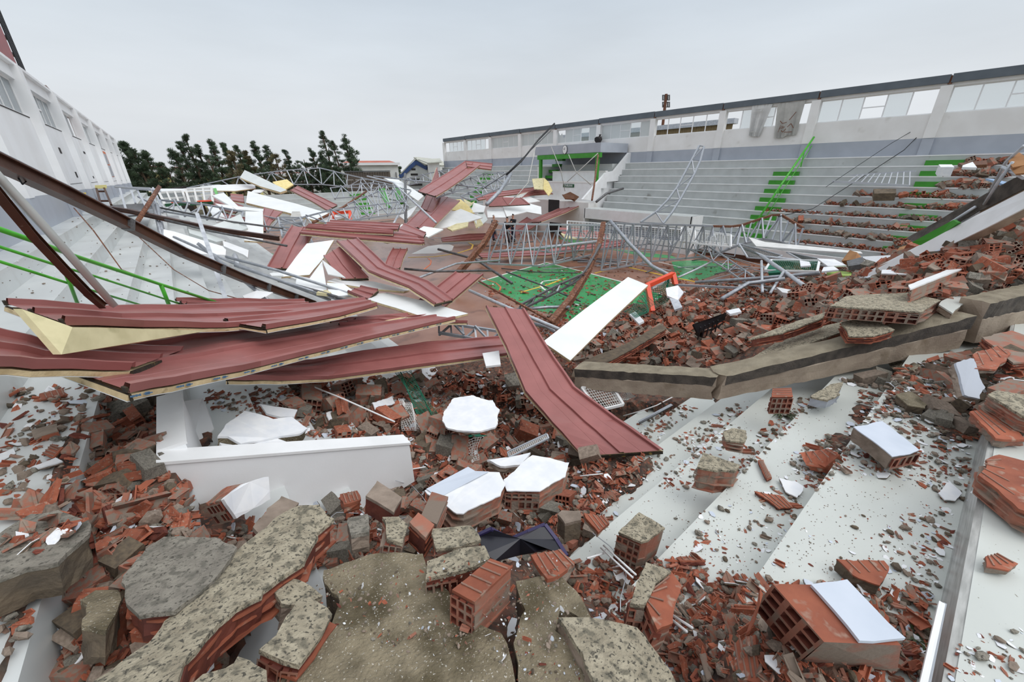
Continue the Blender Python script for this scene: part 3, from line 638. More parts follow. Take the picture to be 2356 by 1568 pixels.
# yellow foam flaps
for pts, lb in (([(1224,411,22.5),(1253,409,22.6),(1252,436,21.6),(1229,434,21.6)], 'greyish yellow foam flap hanging at the tribune wall'),
    ([(1252,409,22.4),(1262,418,22),(1271,438,21.4),(1262,450,21),(1250,434,21.6)], 'bright yellow foam flap at the tribune wall, pointing down'),
    ([(1060,458,20),(1075,470,19.4),(1092,490,18.6),(1040,482,18.2),(1010,462,19.6),(1030,460,19.8)], 'large bright yellow foam flap above the white sheets'),
    ([(1066,457,20.4),(1085,466,19.8),(1092,462,20),(1076,480,19)], 'upright yellow foam flap end above the white sheets'),
    ([(1087,498,17.8),(1100,496,17.8),(1112,516,16.8),(1095,524,16.6)], 'yellow foam torn end left of the standing men'),
    ([(1321,452,20.6),(1336,468,19.8),(1330,474,19.4),(1326,470,19.8)], 'yellow foam sliver rising at end of the straight red panel'),
    ([(1332,466,19.8),(1352,459,20.2),(1353,470,19.6),(1334,475,19.2)], 'bright yellow foam lump at the straight red panel end'),
    ([(627,418,25.5),(660,412,26),(675,424,25.4),(655,436,24.6),(645,436,24.6)], 'bright yellow foam square over the far pile'),
    ([(1028,524,15.8),(1050,514,16.4),(1078,510,16.6),(1076,520,16),(1040,530,15.4)], 'pale yellow foam scrap amid white sheets'),
    ([(905,543,13.8),(950,524,14.8),(956,538,14.2),(925,546,13.6)], 'pointed yellow foam scrap left of court circle'),
    ([(860,548,13),(895,545,13.2),(950,545,13),(890,556,12.6)], 'flat yellow foam strip under the flat red panel'),
    ([(735,668,8.3),(765,666,8.4),(760,675,8.1),(728,672,8.1)], 'yellow foam below the five-sided white sheet'),
    ([(1290,535,20),(1305,540,19.6),(1330,549,19),(1300,548,19.2)], 'yellow foam under the court side red panel')):
    board(pts, .06, 'foam_bright' if 'bright' in lb else 'foam_yellow', lb, 'foam', 'foam_flap')

# blue print repeated along the foam edge of the longest panel
LP = [Q(p) for p in [(296,902,2.62),(440,874,3.0),(600,842,3.6),(840,782,4.9),(1048,733,6.5)]]
LPP = resample(LP, 44)
pt = [t for t in COL.objects if str(t.get('label', '')).startswith('longest red')][0]
for k in range(0, 40, 3):
    a, b = LPP[k], LPP[k+1]; t = (b-a).normalized(); nrm_ = Vector((0, 0, -1)); o_ = (CAM-a).normalized()*.012
    dn = Vector((0, 0, -.026))
    mb = MB(); mb.bar(a+dn+o_+t*.10, a+dn+o_+t*.13, .004, .016); mb.bar(a+dn+o_+t*.09, a+dn+o_+t*.15, .004, .006)
    for q in range(6): mb.bar(a+dn+o_+t*(.012*q), a+dn+o_+t*(.012*q+.007), .004, .008+.004*(q % 2))
    mb.obj('ink_mark', 'print_blue', pt)
# ================================================================== STEEL
def girder(name, pts, w, h, m, label, cat='beam', cap=None, group=None, joints=None):
    P = [Q(p) for p in pts]; c = sum(P, Vector())/len(P); t = thing(name, label, cat, Vector((c.x, c.y, min(p.z for p in P))), group)
    mb = MB()
    for i in range(len(P)-1):
        a, b = P[i], P[i+1]; tt, s, u, L_ = frame(a, b); ex = tt*(w*.3)
        mb.bar(a-ex, b+ex, w*.35, h); mb.bar(a-ex+u*(h*.47), b+ex+u*(h*.47), w, h*.10); mb.bar(a-ex-u*(h*.47), b+ex-u*(h*.47), w, h*.10)
    mb.obj('i_section', m, t)
    if cap:
        mb = MB()
        for i in range(len(P)-1):
            a, b = P[i], P[i+1]; tt, s, u, L_ = frame(a, b); mb.bar(a+u*(h*.56), b+u*(h*.56), w*.9, h*.09)
        mb.obj('top_channel', cap, t)
    if joints:
        for f in joints:
            R_ = resample(P, 40); a = R_[int(f*40)]; b = R_[min(int(f*40)+1, 40)]; tt = (b-a).normalized(); ubar('joint_plate', a-tt*.03, a+tt*.03, w*1.1, h*1.08, 'steel_dark', t)
    return t
def tubes(name, polys, r, m, label, cat='steel tube', group=None, part='tube', n=6):
    P = [[Q(p) for p in poly] for poly in polys]
    if len(P) == 1:
        V_, F = tubevf(P[0], r, n); o = mk(name, V_, F, m, smooth=True); return tag(o, label, cat, group)
    c = sum([p for q in P for p in q], Vector())/sum(len(q) for q in P); t = thing(name, label, cat, c, group)
    for q in P: V_, F = tubevf(q, r, n); mk(part, V_, F, m, t, smooth=True)
    return t
def truss(top, bot, n, label, m='steel', w=.055, w2=.035, chord_m=None, group=None, double=True, verts=True, off=.0):
    T = resample([Q(p) for p in top], n); B = resample([Q(p) for p in bot], n)
    c = sum(T+B, Vector())/(2*len(T)); t = thing('roof_truss', label, 'truss', Vector((c.x, c.y, min(p.z for p in T+B))), group)
    for i in range(n):
        ubar('chord', T[i], T[i+1], w, w, chord_m or m, t); ubar('chord', B[i], B[i+1], w, w, m, t)
        if double:
            s = (T[i+1]-T[i]).cross(B[i]-T[i]).normalized()*.06
        else: s = Vector()
        if i % 2 == 0: ubar('brace', B[i]+s, T[i+1]+s, w2, w2, m, t)
        else: ubar('brace', T[i]-s, B[i+1]-s, w2, w2, m, t)
        if verts and i: ubar('strut', T[i], B[i], w2, w2, 'steel_light' if i % 3 == 0 else m, t)
    ubar('strut', T[0], B[0], w2, w2, m, t); ubar('strut', T[-1], B[-1], w2, w2, m, t)
    return t
girder('steel_girder', [(-90,332,4.8),(0,374,5.1),(150,444,5.7),(283,510,6.3),(420,580,7.0),(560,640,7.8),(722,699,9.0)], .09, .115, 'brown', 'long curved brown steel beam sweeping down from the left picture edge', cap='steel', joints=(.33, .62, .78, .9))
girder('steel_girder', [(-40,402,3.1),(0,450,3.2),(75,540,3.4),(150,620,3.6),(205,676,3.75),(236,702,3.8)], .038, .036, 'brown', 'brown steel beam steep at far left beside the grey steel channel')
tubes('steel_channel', [[(-40,368,3.1),(0,412,3.2),(110,530,3.4),(262,702,3.7)]], .024, 'liner_grey', 'pale grey steel channel steep at far left above the brown beam', 'steel channel', n=4)
girder('steel_girder', [(180,468,17),(300,486,15.5),(420,512,13.8),(500,528,13),(640,548,12)], .09, .11, 'brown', 'brown steel beam half hidden under trusses beside left steps')
girder('steel_girder', [(455,496,9.5),(487,592,8.2),(520,690,7.3)], .06, .08, 'steel_light', 'upright grey channel bar with speckled edge crossing the long brown beam')
tubes('steel_channel', [[(457,561,9.6),(540,628,8.5),(622,694,7.6)]], .04, 'steel', 'grey square bar lying over the long brown beam', 'steel channel', n=4)
tubes('steel_channel', [[(366,430,17),(312,516,14)]], .07, 'rust', 'short rusty bar leaning by the catwalk', 'steel bar', n=4)
for k, (a, b) in enumerate((((360,470,16),(378,548,13.5)), ((352,462,16.4),(372,545,13.6)))):
    tubes('steel_channel', [[a, b]], .05, 'steel', 'grey bent post below the catwalk, %s one' % ('right' if k == 0 else 'left'), 'steel bar', n=4)
# bundle following the big brown beam
for k, (a, b, c_, lb) in enumerate((((520,590,9.8),(640,622,9),(850,690,8), 'topmost grey rod along the brown beam end'), ((400,545,11.5),(520,598,9.8),(760,690,8.2), 'second grey rod along the brown beam end'), ((540,610,9.2),(660,650,8.6),(830,705,7.8), 'lowest grey rod along the brown beam end'), ((380,505,14),(480,530,13),(660,565,11.5), 'dark rod in left pile under white guard slab'), ((370,478,16),(520,508,15),(650,525,14), 'grey rod above the dark one in left pile'), ((640,645,8.8),(740,672,8.2),(850,705,7.6), 'short dark rod at brown beam end'))):
    tubes('steel_rod', [[a, b, c_]], .03, 'steel_dark' if 'dark' in lb else 'steel', lb, 'steel rod', n=5)
tubes('steel_channel', [[(540,586,10.6),(548,612,9.8)]], .05, 'steel_light', 'short pale upright stub before the brown beam', 'steel bar', n=4)
# trusses
truss([(430,432,41),(560,404,40),(650,392,39),(735,386,39),(845,412,37),(965,440,33)], [(470,446,40),(600,424,39),(740,424,38),(850,434,36),(950,458,33)], 16, 'long far truss bowed upward against the trees', w=.075, w2=.055)
truss([(370,460,19),(470,470,18),(560,487,16.5)], [(372,485,17.5),(460,500,16.5),(550,512,15.5)], 7, 'truss at left of pile just under the basketball hoop frames')
truss([(605,497,17),(665,508,16.4),(757,484,17.5),(936,462,20)], [(615,530,15.4),(690,528,15.4),(770,512,16.4),(930,490,19)], 12, 'truss crossing below the long white panel')
truss([(925,414,34),(985,399,32),(1055,385,31)], [(925,428,33),(1000,414,31),(1050,402,30)], 7, 'far truss in front of the blue gabled shed', w=.07, w2=.05)
truss([(1000,437,25),(1061,417,26),(1108,401,27),(1160,396,28)], [(1005,455,24),(1075,432,25),(1122,420,26),(1166,405,27)], 10, 'truss rising right before the far grey benches, upper of two', w=.07, w2=.045)
truss([(1060,452,23),(1120,425,24),(1176,401,25)], [(1082,460,22),(1128,442,23),(1172,422,24)], 7, 'truss rising right before the far grey benches, lower of two', w=.07, w2=.045)
truss([(760,432,27),(850,420,27),(945,437,25)], [(770,456,25),(860,450,25),(935,466,23.5)], 9, 'tangled truss below the far bowed truss', w=.06, w2=.045)
truss([(800,470,21),(870,440,23),(920,436,24)], [(820,505,18.5),(880,480,20),(940,478,20)], 8, 'twisted truss piece over the far orange goal', w=.05, w2=.04)
truss([(690,500,16),(720,560,13.5)], [(640,500,16),(650,545,14)], 4, 'short truss end under the long white panel', w=.05, w2=.04)
truss([(1398,512,19),(1480,516,19.2),(1560,517,19.6),(1640,520,20)], [(1383,622,18.4),(1440,612,18.8),(1500,601,19.3),(1620,590,20)], 12, 'large truss standing on the court, right half with close upright struts', w=.075, w2=.05)
truss([(1135,514,19),(1245,516,19),(1390,518,19)], [(1122,606,18.4),(1250,612,18.2),(1362,586,19.6)], 10, 'large truss standing on the court, left half before the three men', w=.075, w2=.05, chord_m='steel_light')
truss([(1140,528,20.5),(1245,533,20.5),(1380,526,20.5),(1480,519,21)], [(1150,560,20.8),(1260,580,20.2),(1400,572,20.6),(1500,560,21)], 12, 'second truss leaning behind the large court truss', w=.06, w2=.045)
truss([(1500,520,21.5),(1600,530,21.5),(1700,535,21.5)], [(1490,560,21),(1600,575,20.8),(1690,590,20.6)], 7, 'low truss behind the white mesh fence', w=.05, w2=.04)
truss([(1640,520,20.4),(1696,521,20.8),(1791,490,21.4),(1827,512,21),(1848,524,20.6)], [(1640,588,20),(1700,563,20.4),(1757,549,20.8),(1793,556,20.8),(1833,569,20.4)], 10, 'rusty peaked truss end before the grey bench rows', chord_m='rust', w=.09, w2=.06)
truss([(1609,335,24.5),(1558,431,22.6),(1522,479,21.4),(1474,511,20.6)], [(1620,337,24.4),(1608,382,23.6),(1554,479,21.4),(1526,514,20.4)], 6, 'tall ladder-like truss leaning on the grey bench rows', w=.08, w2=.045, double=False)
truss([(1200,700,11.2),(1270,662,12.6),(1345,628,14.4),(1382,562,17)], [(1190,716,10.8),(1265,680,12.2),(1340,640,14.2),(1374,580,16.6)], 9, 'collapsed bundle of dark truss bars across the green floor', m='steel_dark', w=.06, w2=.04)
truss([(1010,735,7.6),(1060,748,7.4),(1150,762,7.3)], [(1010,765,7.2),(1070,775,7.1),(1150,790,7.2)], 5, 'truss under the red panels at centre', w=.05, w2=.035)
truss([(1600,548,20.6),(1660,585,19.6),(1740,640,17)], [(1590,575,20),(1650,605,19),(1715,650,17)], 6, 'fallen truss beside the brown court edge wall', w=.05, w2=.035)
# tubes on the court
for pts, r_, m_, lb in (
    ([(1135,579,18.8),(1255,569,18.8),(1374,555,19)], .07, 'steel_light', 'shiny straight tube across the court truss'),
    ([(1404,508,18.6),(1450,562,17.6),(1500,612,16.4),(1548,637,15.8)], .075, 'steel', 'bowed tube curving down before the court truss'),
    ([(1080,668,12.4),(1180,712,10.6),(1286,757,9.2)], .05, 'steel_light', 'long bright tube running to the big white panel'),
    ([(1100,645,13),(1180,690,11.4),(1275,742,9.8)], .035, 'rust', 'thin rusty bar beside the long bright tube'),
    ([(1008,573,20.5),(1095,596,18.6),(1130,620,17),(1178,651,15.6)], .06, 'steel_dark', 'dark bent tube lying on brown and green floor'),
    ([(1165,625,16.6),(1245,655,15.2),(1335,692,13)], .035, 'steel_dark', 'thin dark bar on the green floor'),
    ([(930,618,13),(1000,624,13.2),(1130,622,14.4)], .04, 'steel_dark', 'dark thin pipe along the brown court'),
    ([(960,640,12.6),(1050,606,15.8),(1150,598,17)], .04, 'steel', 'grey thin pipe on the brown court'),
    ([(1190,712,11.2),(1260,706,11.8),(1310,706,12)], .05, 'steel', 'short grey pipe beside rusty column'),
    ([(1230,745,10),(1260,752,9.8),(1275,762,9.4)], .05, 'steel', 'short pipe under the big white panel edge'),
    ([(1560,638,16.8),(1600,620,18),(1640,600,19.6)], .04, 'steel_light', 'bright thin pipe by the orange goal'),
    ([(1600,649,15.6),(1740,640,15),(1886,628,14.4)], .06, 'steel', 'long grey bar over the brick heap'),
    ([(1661,687,12.2),(1722,651,13.6),(1806,641,13.6)], .06, 'steel', 'bent grey bar at heap behind black crate'),
    ([(1751,588,16.6),(1815,632,14.4),(1880,679,12)], .06, 'steel_light', 'pale long bar leaning on the heap, lower end beside white wall strip'),
    ([(1752,600,16),(1754,672,13)], .04, 'steel_light', 'upright pale bar at heap'),
    ([(1803,624,14.6),(1772,674,13)], .04, 'steel_light', 'short slanted pale bar at heap'),
    ([(1700,566,20),(1760,590,18),(1850,600,17)], .05, 'steel_light', 'pale bent tube by the collapsed fence'),
    ([(1176,400,25),(1150,440,23),(1120,470,21)], .1, 'steel', 'bundled dark bar end at far truss'),
    ([(845,345+60,30),(905,420,27),(1003,512,18)], .05, 'steel_light', 'thin long rod slanting through the far tangle'),
    ([(905,418,30),(930,470,24),(905,515,18)], .05, 'steel_light', 'thin rod before the green far steps'),
    ([(932,400,30),(934,520,20)], .08, 'steel_dark', 'dark upright pole near the white slanted sheet'),
    ([(843,440,25),(790,476,21),(720,512,16)], .05, 'rust', 'rusty rod through the far tangle'),
    ([(1376,356,26),(1368,420,24),(1362,460,22)], .05, 'rust', 'thin rusty rod leaning at the white stair parapet'),
    ([(1372,464,21.6),(1395,445,22.5),(1434,433,23.5)], .06, 'steel_dark', 'curved dark hose on the grey benches'),
    ([(860,405,30),(1000,420,27),(1120,432,24)], .05, 'steel', 'long grey rod across far benches')):
    tubes('steel_tube', [pts], r_, m_, lb, 'steel tube')
girder('rusty_column', [(1140,512,18.4),(1112,562,17.4),(1078,602,16.6),(1048,634,15.8)], .2, .2, 'rust', 'rusty leaning column left of the court truss', 'column')
girder('rusty_column', [(1388,516,18.4),(1379,560,17.4),(1354,622,15),(1312,690,12.6),(1266,746,10.6)], .2, .2, 'rust', 'long curved rusty column crossing the green floor', 'column')
# cables
for pts, r_, m_, lb in (
    ([(1276,284,29),(1240,320,28),(1200,370,26),(1165,402,25)], .06, 'black', 'thick black cable hanging from the far wall top'),
    ([(1268,300,28),(1170,395,25),(1110,435,22)], .02, 'black', 'thin dark cable to the far truss'),
    ([(1232,337,26),(1215,420,23),(1172,470,20)], .025, 'cloth_grey', 'pale string hanging left of the tribune roof'),
    ([(1268,337,24),(1290,390,24),(1300,440,24)], .02, 'cloth_grey', 'pale wire over the tribune front, left one'),
    ([(1308,355,23),(1325,395,23),(1360,425,23)], .02, 'cloth_grey', 'pale wire over the tribune front, right one'),
    ([(1376,352,23),(1335,390,23),(1305,418,23)], .02, 'cloth_grey', 'pale wire crossing the tribune front'),
    ([(2160,265,26.8),(2080,345,26),(1980,410,25),(1870,480,23),(1790,498,21)], .018, 'black', 'thin cable sagging over the right benches'),
    ([(2160,265,26.8),(2050,330,26),(1900,430,24)], .012, 'black', 'very thin wire over the right benches'),
    ([(170,478,9),(215,530,8),(280,620,7.4),(420,672,7.2)], .008, 'rust', 'thin brown wire on the left steps, lower one'),
    ([(320,545,9.5),(400,620,8.2),(480,668,7.6),(560,690,7.4)], .008, 'rust', 'thin brown wire on the left steps, upper one'),
    ([(70,399,5.4),(95,400,5.5),(120,418,5.6),(140,434,5.7)], .006, 'black', 'thin wire looping over the long brown beam'),
    ([(42,409,5.2),(52,424,5.2),(62,416,5.3)], .006, 'black', 'thin wire loop hanging under the long brown beam')):
    tubes('cable', [pts], r_, m_, lb, 'cable', n=4)
# handrails
t = thing('green_handrail', 'green tube handrail running down the left steps, its lower end at the red panels', 'handrail', G(250, 640, 3.0))
for nm, pts, r_ in (('top_rail', [(-30,517,3.9),(95,560,4.3),(170,588,4.6),(370,654,5.6),(552,712,6.5)], .017), ('middle_rail', [(-30,558,3.9),(140,613,4.5),(215,634,4.8),(455,712,6.0)], .010), ('lower_rail', [(-30,592,3.9),(185,660,4.8),(340,706,5.5)], .010), ('post', [(146,617,4.5),(162,655,4.6),(179,700,4.75)], .012), ('post', [(370,654,5.6),(393,712,5.75)], .019)):
    V_, F = tubevf([Q(p) for p in pts], r_, 8); mk(nm, V_, F, 'green_rail', t, smooth=True)
t = thing('green_handrail', 'green handrail fallen across the far grey bench rows', 'handrail', AX(1790, 440, 24))
for nm, pts, r_ in (('top_rail', [(1873,315,25.7),(1795,428,23.9),(1734,520,22.6)], .05), ('middle_rail', [(1868,335,25.6),(1800,440,24),(1742,530,22.7)], .02), ('post', [(1840,393,25.2),(1850,352,25.4)], .03), ('post', [(1786,468,24.2),(1792,433,24.1)], .03), ('post', [(1731,540,22.9),(1735,520,22.7)], .04)):
    V_, F = tubevf([AX(p[0], p[1], p[2]) for p in pts], r_, 6); mk(nm, V_, F, 'green_rail', t, smooth=True)
t = thing('white_handrail', 'white tube rail beside the second green stair at far right', 'handrail', AX(2200, 480, 20))
for pts in ([(2356,335,9.5),(2315,372,9.8),(2270,455,10)], [(2330,372,9.5),(2296,420,9.6),(2265,470,9.9)], [(2245,475,10),(2190,510,10.2),(2140,548,10.4)], [(2258,482,10),(2200,520,10.2),(2150,556,10.4)], [(2306,384,9.7),(2356,410,9.3)], [(2330,380,9.8),(2352,405,9.4)]):
    V_, F = tubevf([Q(p) for p in pts], .022, 6); mk('rail', V_, F, 'steel_light', t, smooth=True)
# nets and mesh frames
def net(name, quad, nu, nv, r_, m, label, cat='net', frame_m=None, fr=.02, sag=0, diag=False):
    a, b, c, d = [Q(p) for p in quad]
    def pt(u, v):
        p = lerp(lerp(a, b, u), lerp(d, c, u), v); return p + Vector((math.sin(u*9+v*5)*sag, math.cos(u*7)*sag, -abs(sag)*math.sin(math.pi*v)*math.sin(math.pi*u)))
    t = thing(name, label, cat, (a+b+c+d)/4); mb = MB(); K = 6
    for i in range(nu+1):
        for k in range(K): mb.bar(pt(i/nu, k/K), pt(min(1, (i+(diag))/nu) if diag and k == K-1 else i/nu, (k+1)/K), r_)
    for j in range(nv+1):
        for k in range(K): mb.bar(pt(k/K, j/nv), pt((k+1)/K, j/nv), r_)
    o = mb.obj('mesh', m, t); 
    if frame_m:
        for p, q in ((a, b), (b, c), (c, d), (d, a)): ubar('frame_bar', p, q, fr, fr, frame_m, t)
    return t
net('green_net', [(905,852,5.6),(944,850,5.8),(1040,1000,4.4),(985,985,4.5)], 10, 44, .005, 'net_green', 'green net hanging under the red panels beside the white parapet', sag=.04)
net('goal_net', [(962,985,4.5),(1040,1005,4.3),(1120,1005,4.3),(1085,990,4.5)], 26, 8, .005, 'net_green', 'green net strip trailing on the rubble under the large white plaster plate', sag=.02)
net('white_net', [(918,918,4.8),(948,930,4.8),(978,988,4.4),(930,990,4.4)], 12, 16, .004, 'net_white', 'small white net beside the green hanging net', sag=.02)
net('basket_net', [(992,1030,3.95),(1108,1008,4.0),(1100,1062,3.7),(1072,1058,3.75)], 14, 10, .005, 'net_white', 'white wire mesh basket crushed in rubble under the white plate', frame_m=None, sag=.03)
net('wire_tray', [(1168,1040,3.95),(1258,998,4.25),(1262,1008,4.2),(1172,1052,3.85)], 22, 4, .004, 'net_white', 'narrow white wire tray beside the steep red panel', frame_m='steel')
net('crate', [(1338,892,5.4),(1402,878,5.6),(1434,930,5.1),(1376,944,5.0)], 12, 9, .006, 'net_white', 'white plastic grille crate lying under the concrete beam', frame_m='white', fr=.035)
net('white_net', [(1400,892,5.6),(1452,900,5.6),(1462,914,5.4),(1420,922,5.2)], 10, 6, .005, 'net_white', 'white wire mesh beside the grille crate', sag=.02)
net('goal_net', [(1500,664,12.6),(1545,640,13.2),(1553,660,13),(1512,712,12.4)], 14, 12, .012, 'net_green', 'dark green goal net at the orange goal post', sag=.1)
net('goal_net', [(1440,718,9.5),(1488,668,10.5),(1508,700,10.5),(1470,730,9.6)], 12, 12, .008, 'net_green', 'green goal net under the big white panel edge', sag=.05)
net('wire_mesh', [(1572,800,9.2),(1640,768,10),(1686,762,10.2),(1600,815,8.8)], 22, 12, .007, 'net_dark', 'grey bundled chain link mesh on the brick heap', sag=.1)
net('fence_panel', [(1568,523,20.6),(1682,540,20.4),(1682,568,19.8),(1566,556,19.8)], 30, 8, .012, 'net_white', 'white framed mesh fence panel behind the court truss', 'fence', 'white', .06)
net('fence_panel', [(1700,560,19.6),(1800,588,18.4),(1780,596,17.8),(1720,592,18)], 26, 8, .012, 'net_dark', 'dark crushed mesh panel beside the rusty peaked truss', 'fence', 'steel_light', .05)
net('fence_panel', [(1810,580,18.6),(1905,600,17.8),(1900,612,17),(1850,602,17.2)], 26, 6, .012, 'net_dark', 'dark mesh panel lying on rubble left of cardboard', 'fence', 'steel_light', .05)
net('goal_net', [(1775,598,17),(1885,600,17),(1880,625,15.6),(1760,622,15.8)], 26, 10, .012, 'net_green', 'green goal net tangled in a bent white frame', 'net', 'white', .07)
net('wire_tray', [(1305,508,20.5),(1600,530,20.5),(1600,556,19.8),(1305,545,19.8)], 40, 6, .01, 'net_white', 'long white mesh guard in front of the dugout', 'fence', 'white', .05)
net('far_goal_net', [(770,500,17.6),(805,498,17.6),(803,512,16.8),(772,514,16.8)], 10, 5, .01, 'net_dark', 'small net at the far orange goal', 'net', None)
# goals
t = thing('football_goal', 'orange and white goal frame tipped over beside the big white panel', 'goal', G(1500, 712, .3))
for nm, a, b, m_ in (('crossbar', (1488,657,12.4), (1549,630,13.4), 'orange'), ('post', (1489,655,12.4), (1501,716,11.9), 'orange'), ('post', (1548,628,13.4), (1554,655,13.2), 'orange'), ('rear_bar', (1554,655,13.2), (1700,662,13.4), 'steel'), ('rear_bar', (1500,662,12.6), (1540,645,13.4), 'white'), ('rear_bar', (1501,716,11.9), (1498,680,12.2), 'white')):
    ubar(nm, Q(a), Q(b), .13 if m_ == 'orange' else .06, .13 if m_ == 'orange' else .06, m_, t)
t = thing('football_goal', 'small orange goal frame in the far pile', 'goal', V(785, 500, 17.5))
for a, b in (((766,490,18),(805,487,18)), ((805,487,18),(807,512,17)), ((766,490,18),(768,500,17.6))): ubar('bar', Q(a), Q(b), .11, .11, 'orange', t)
# basketball boards lying in the far left pile
for k, (pts, lb) in enumerate((([(427,436,24),(487,433,24),(490,466,22),(437,469,22)], 'clear basketball backboard with white frame and orange hoop, right of two'), ([(366,443,25),(420,440,25),(430,468,23),(380,472,23)], 'clear basketball backboard with white frame and orange hoop, left of two'))):
    P = [Q(p) for p in pts]; t = thing('basketball_backboard', lb, 'backboard', sum(P, Vector())/4)
    Vs, F = prism(P, (.02, .03, 0)); mk('board', Vs, F, 'glass_board', t)
    for i in range(4): ubar('frame_bar', P[i], P[(i+1) % 4], .09, .09, 'cloth', t)
    ubar('bottom_pad', P[2], P[3], .16, .12, 'green_dark', t)
    for u in (.33, .66): ubar('brace', lerp(P[0], P[1], u), lerp(P[3], P[2], u), .07, .07, 'cloth', t)
    ubar('brace', lerp(P[0], P[3], .5), lerp(P[1], P[2], .5), .07, .07, 'cloth', t)
    c = lerp(P[2], P[3], .5)+Vector((.1, -.3, .1)); V_, F = tubevf([c+Vector((math.cos(a)*.24, math.sin(a)*.24, 0)) for a in np.linspace(0, 2*math.pi, 14)], .025, 5); mk('hoop', V_, F, 'orange', t)
# catwalk near the left wall end
t = thing('catwalk', 'metal catwalk with white rails and leaf litter beside the left wall', 'catwalk', V(290, 480, 20))
P = [Q(p) for p in ((190,491,19.5),(225,473,23),(362,466,20),(372,480,17.5),(330,488,17))]; Vs, F = prism(P, (0, 0, -.12)); mk('deck', Vs, F, 'steel_dark', t)
ubar('edge_rail', Q((215,498,18)), Q((372,484,17)), .1, .12, 'steel_light', t)
for a, b in (((265,430,22),(350,437,20)), ((350,437,20),(368,440,18)), ((300,431,24),(345,433,22)), ((276,434,21.5),(291,485,18.5)), ((316,437,21),(336,476,18)), ((350,437,20),(358,470,17.8)), ((303,440,23),(312,468,21)), ((318,452,21),(372,478,17.6)), ((352,432,22),(372,475,18))): ubar('rail', Q(a), Q(b), .06, .06, 'steel_light', t)
# chair-like wooden frame, yellow box
t = thing('referee_stand', 'brown tube frame with pale yellow board beside the left wall', 'stand', V(240, 470, 22))
for a, b in (((222,434,22),(232,470,20)), ((240,433,22),(256,471,20)), ((222,440,21.8),(242,440,21.8)), ((228,462,20.5),(252,462,20.5))): ubar('leg', Q(a), Q(b), .06, .06, 'brown', t)
P = [Q(p) for p in ((218,426,22),(240,425,22),(241,433,22),(219,434,22))]; Vs, F = prism(P, (.06, 0, 0)); mk('board', Vs, F, 'pale_yellow', t)
t = thing('safety_sign', 'yellow box sign with white running figure beside the left wall', 'sign', V(190, 450, 15))
P = [Q(p) for p in ((184,442,15.6),(198,443,15),(198,461,15),(187,458,15.6))]; Vs, F = prism(P, (-.04, 0, 0)); mk('plate', Vs, F, 'yellow', t)
P2 = [p+Vector((.012, -.02, 0)) for p in P]; c = sum(P2, Vector())/4
for a, b in ((.25, .8), (.5, .5)): ubar('figure', lerp(P2[0], P2[2], .25+a*.2), lerp(P2[0], P2[2], .75), .05, .03, 'white', t); ubar('figure', lerp(P2[1], P2[3], .3), lerp(P2[1], P2[3], .7), .05, .03, 'white', t)

# thin rods tangled over the piles
rr_ = random.Random(3)
def rods(n, x0, x1, y0, y1, zb, grp, look, avoid=()):
    for i in range(n):
        x = rr_.uniform(x0, x1); y = rr_.uniform(y0, y1)
        if any(a <= x <= b and c <= y <= d for a, b, c, d in avoid): continue
        p = G(x, y, rr_.uniform(.08, .12+zb*.25)); a = rr_.uniform(0, 6.28); L_ = rr_.uniform(1.2, 4.2); dz = rr_.uniform(-.08, .08)
        d = Vector((math.cos(a), math.sin(a), dz)).normalized()*L_*.5; pts = [p-d, p+Vector((0, 0, rr_.uniform(-.06, .06))), p+d]
        for q in pts: q.z = max(q.z, .06)
        V_, F = tubevf(pts, rr_.choice([.02, .027, .036]), 5); o = mk('steel_rod', V_, F, rr_.choice(['steel', 'steel', 'steel_light', 'steel_dark']), smooth=True)
        sz = 'long' if L_ > 3 else ('short' if L_ < 2 else 'thin'); tag(o, '%s %s rod %s' % (sz, 'bent grey steel', look), 'steel rod', grp)
rods(60, 440, 1010, 440, 560, .9, 'grey rods in the far pile', 'tangled in the far pile of white and red sheets', avoid=((560, 800, 430, 520),))
rods(26, 700, 940, 420, 520, 1.3, 'grey rods in the far tangle', 'in the steel tangle before the far steps')
rods(34, 1120, 1700, 545, 625, .5, 'grey rods about the court truss', 'lying about the large court truss')
rods(16, 1640, 1900, 560, 660, .7, 'grey rods by the rusty truss end', 'on the debris by the rusty peaked truss')
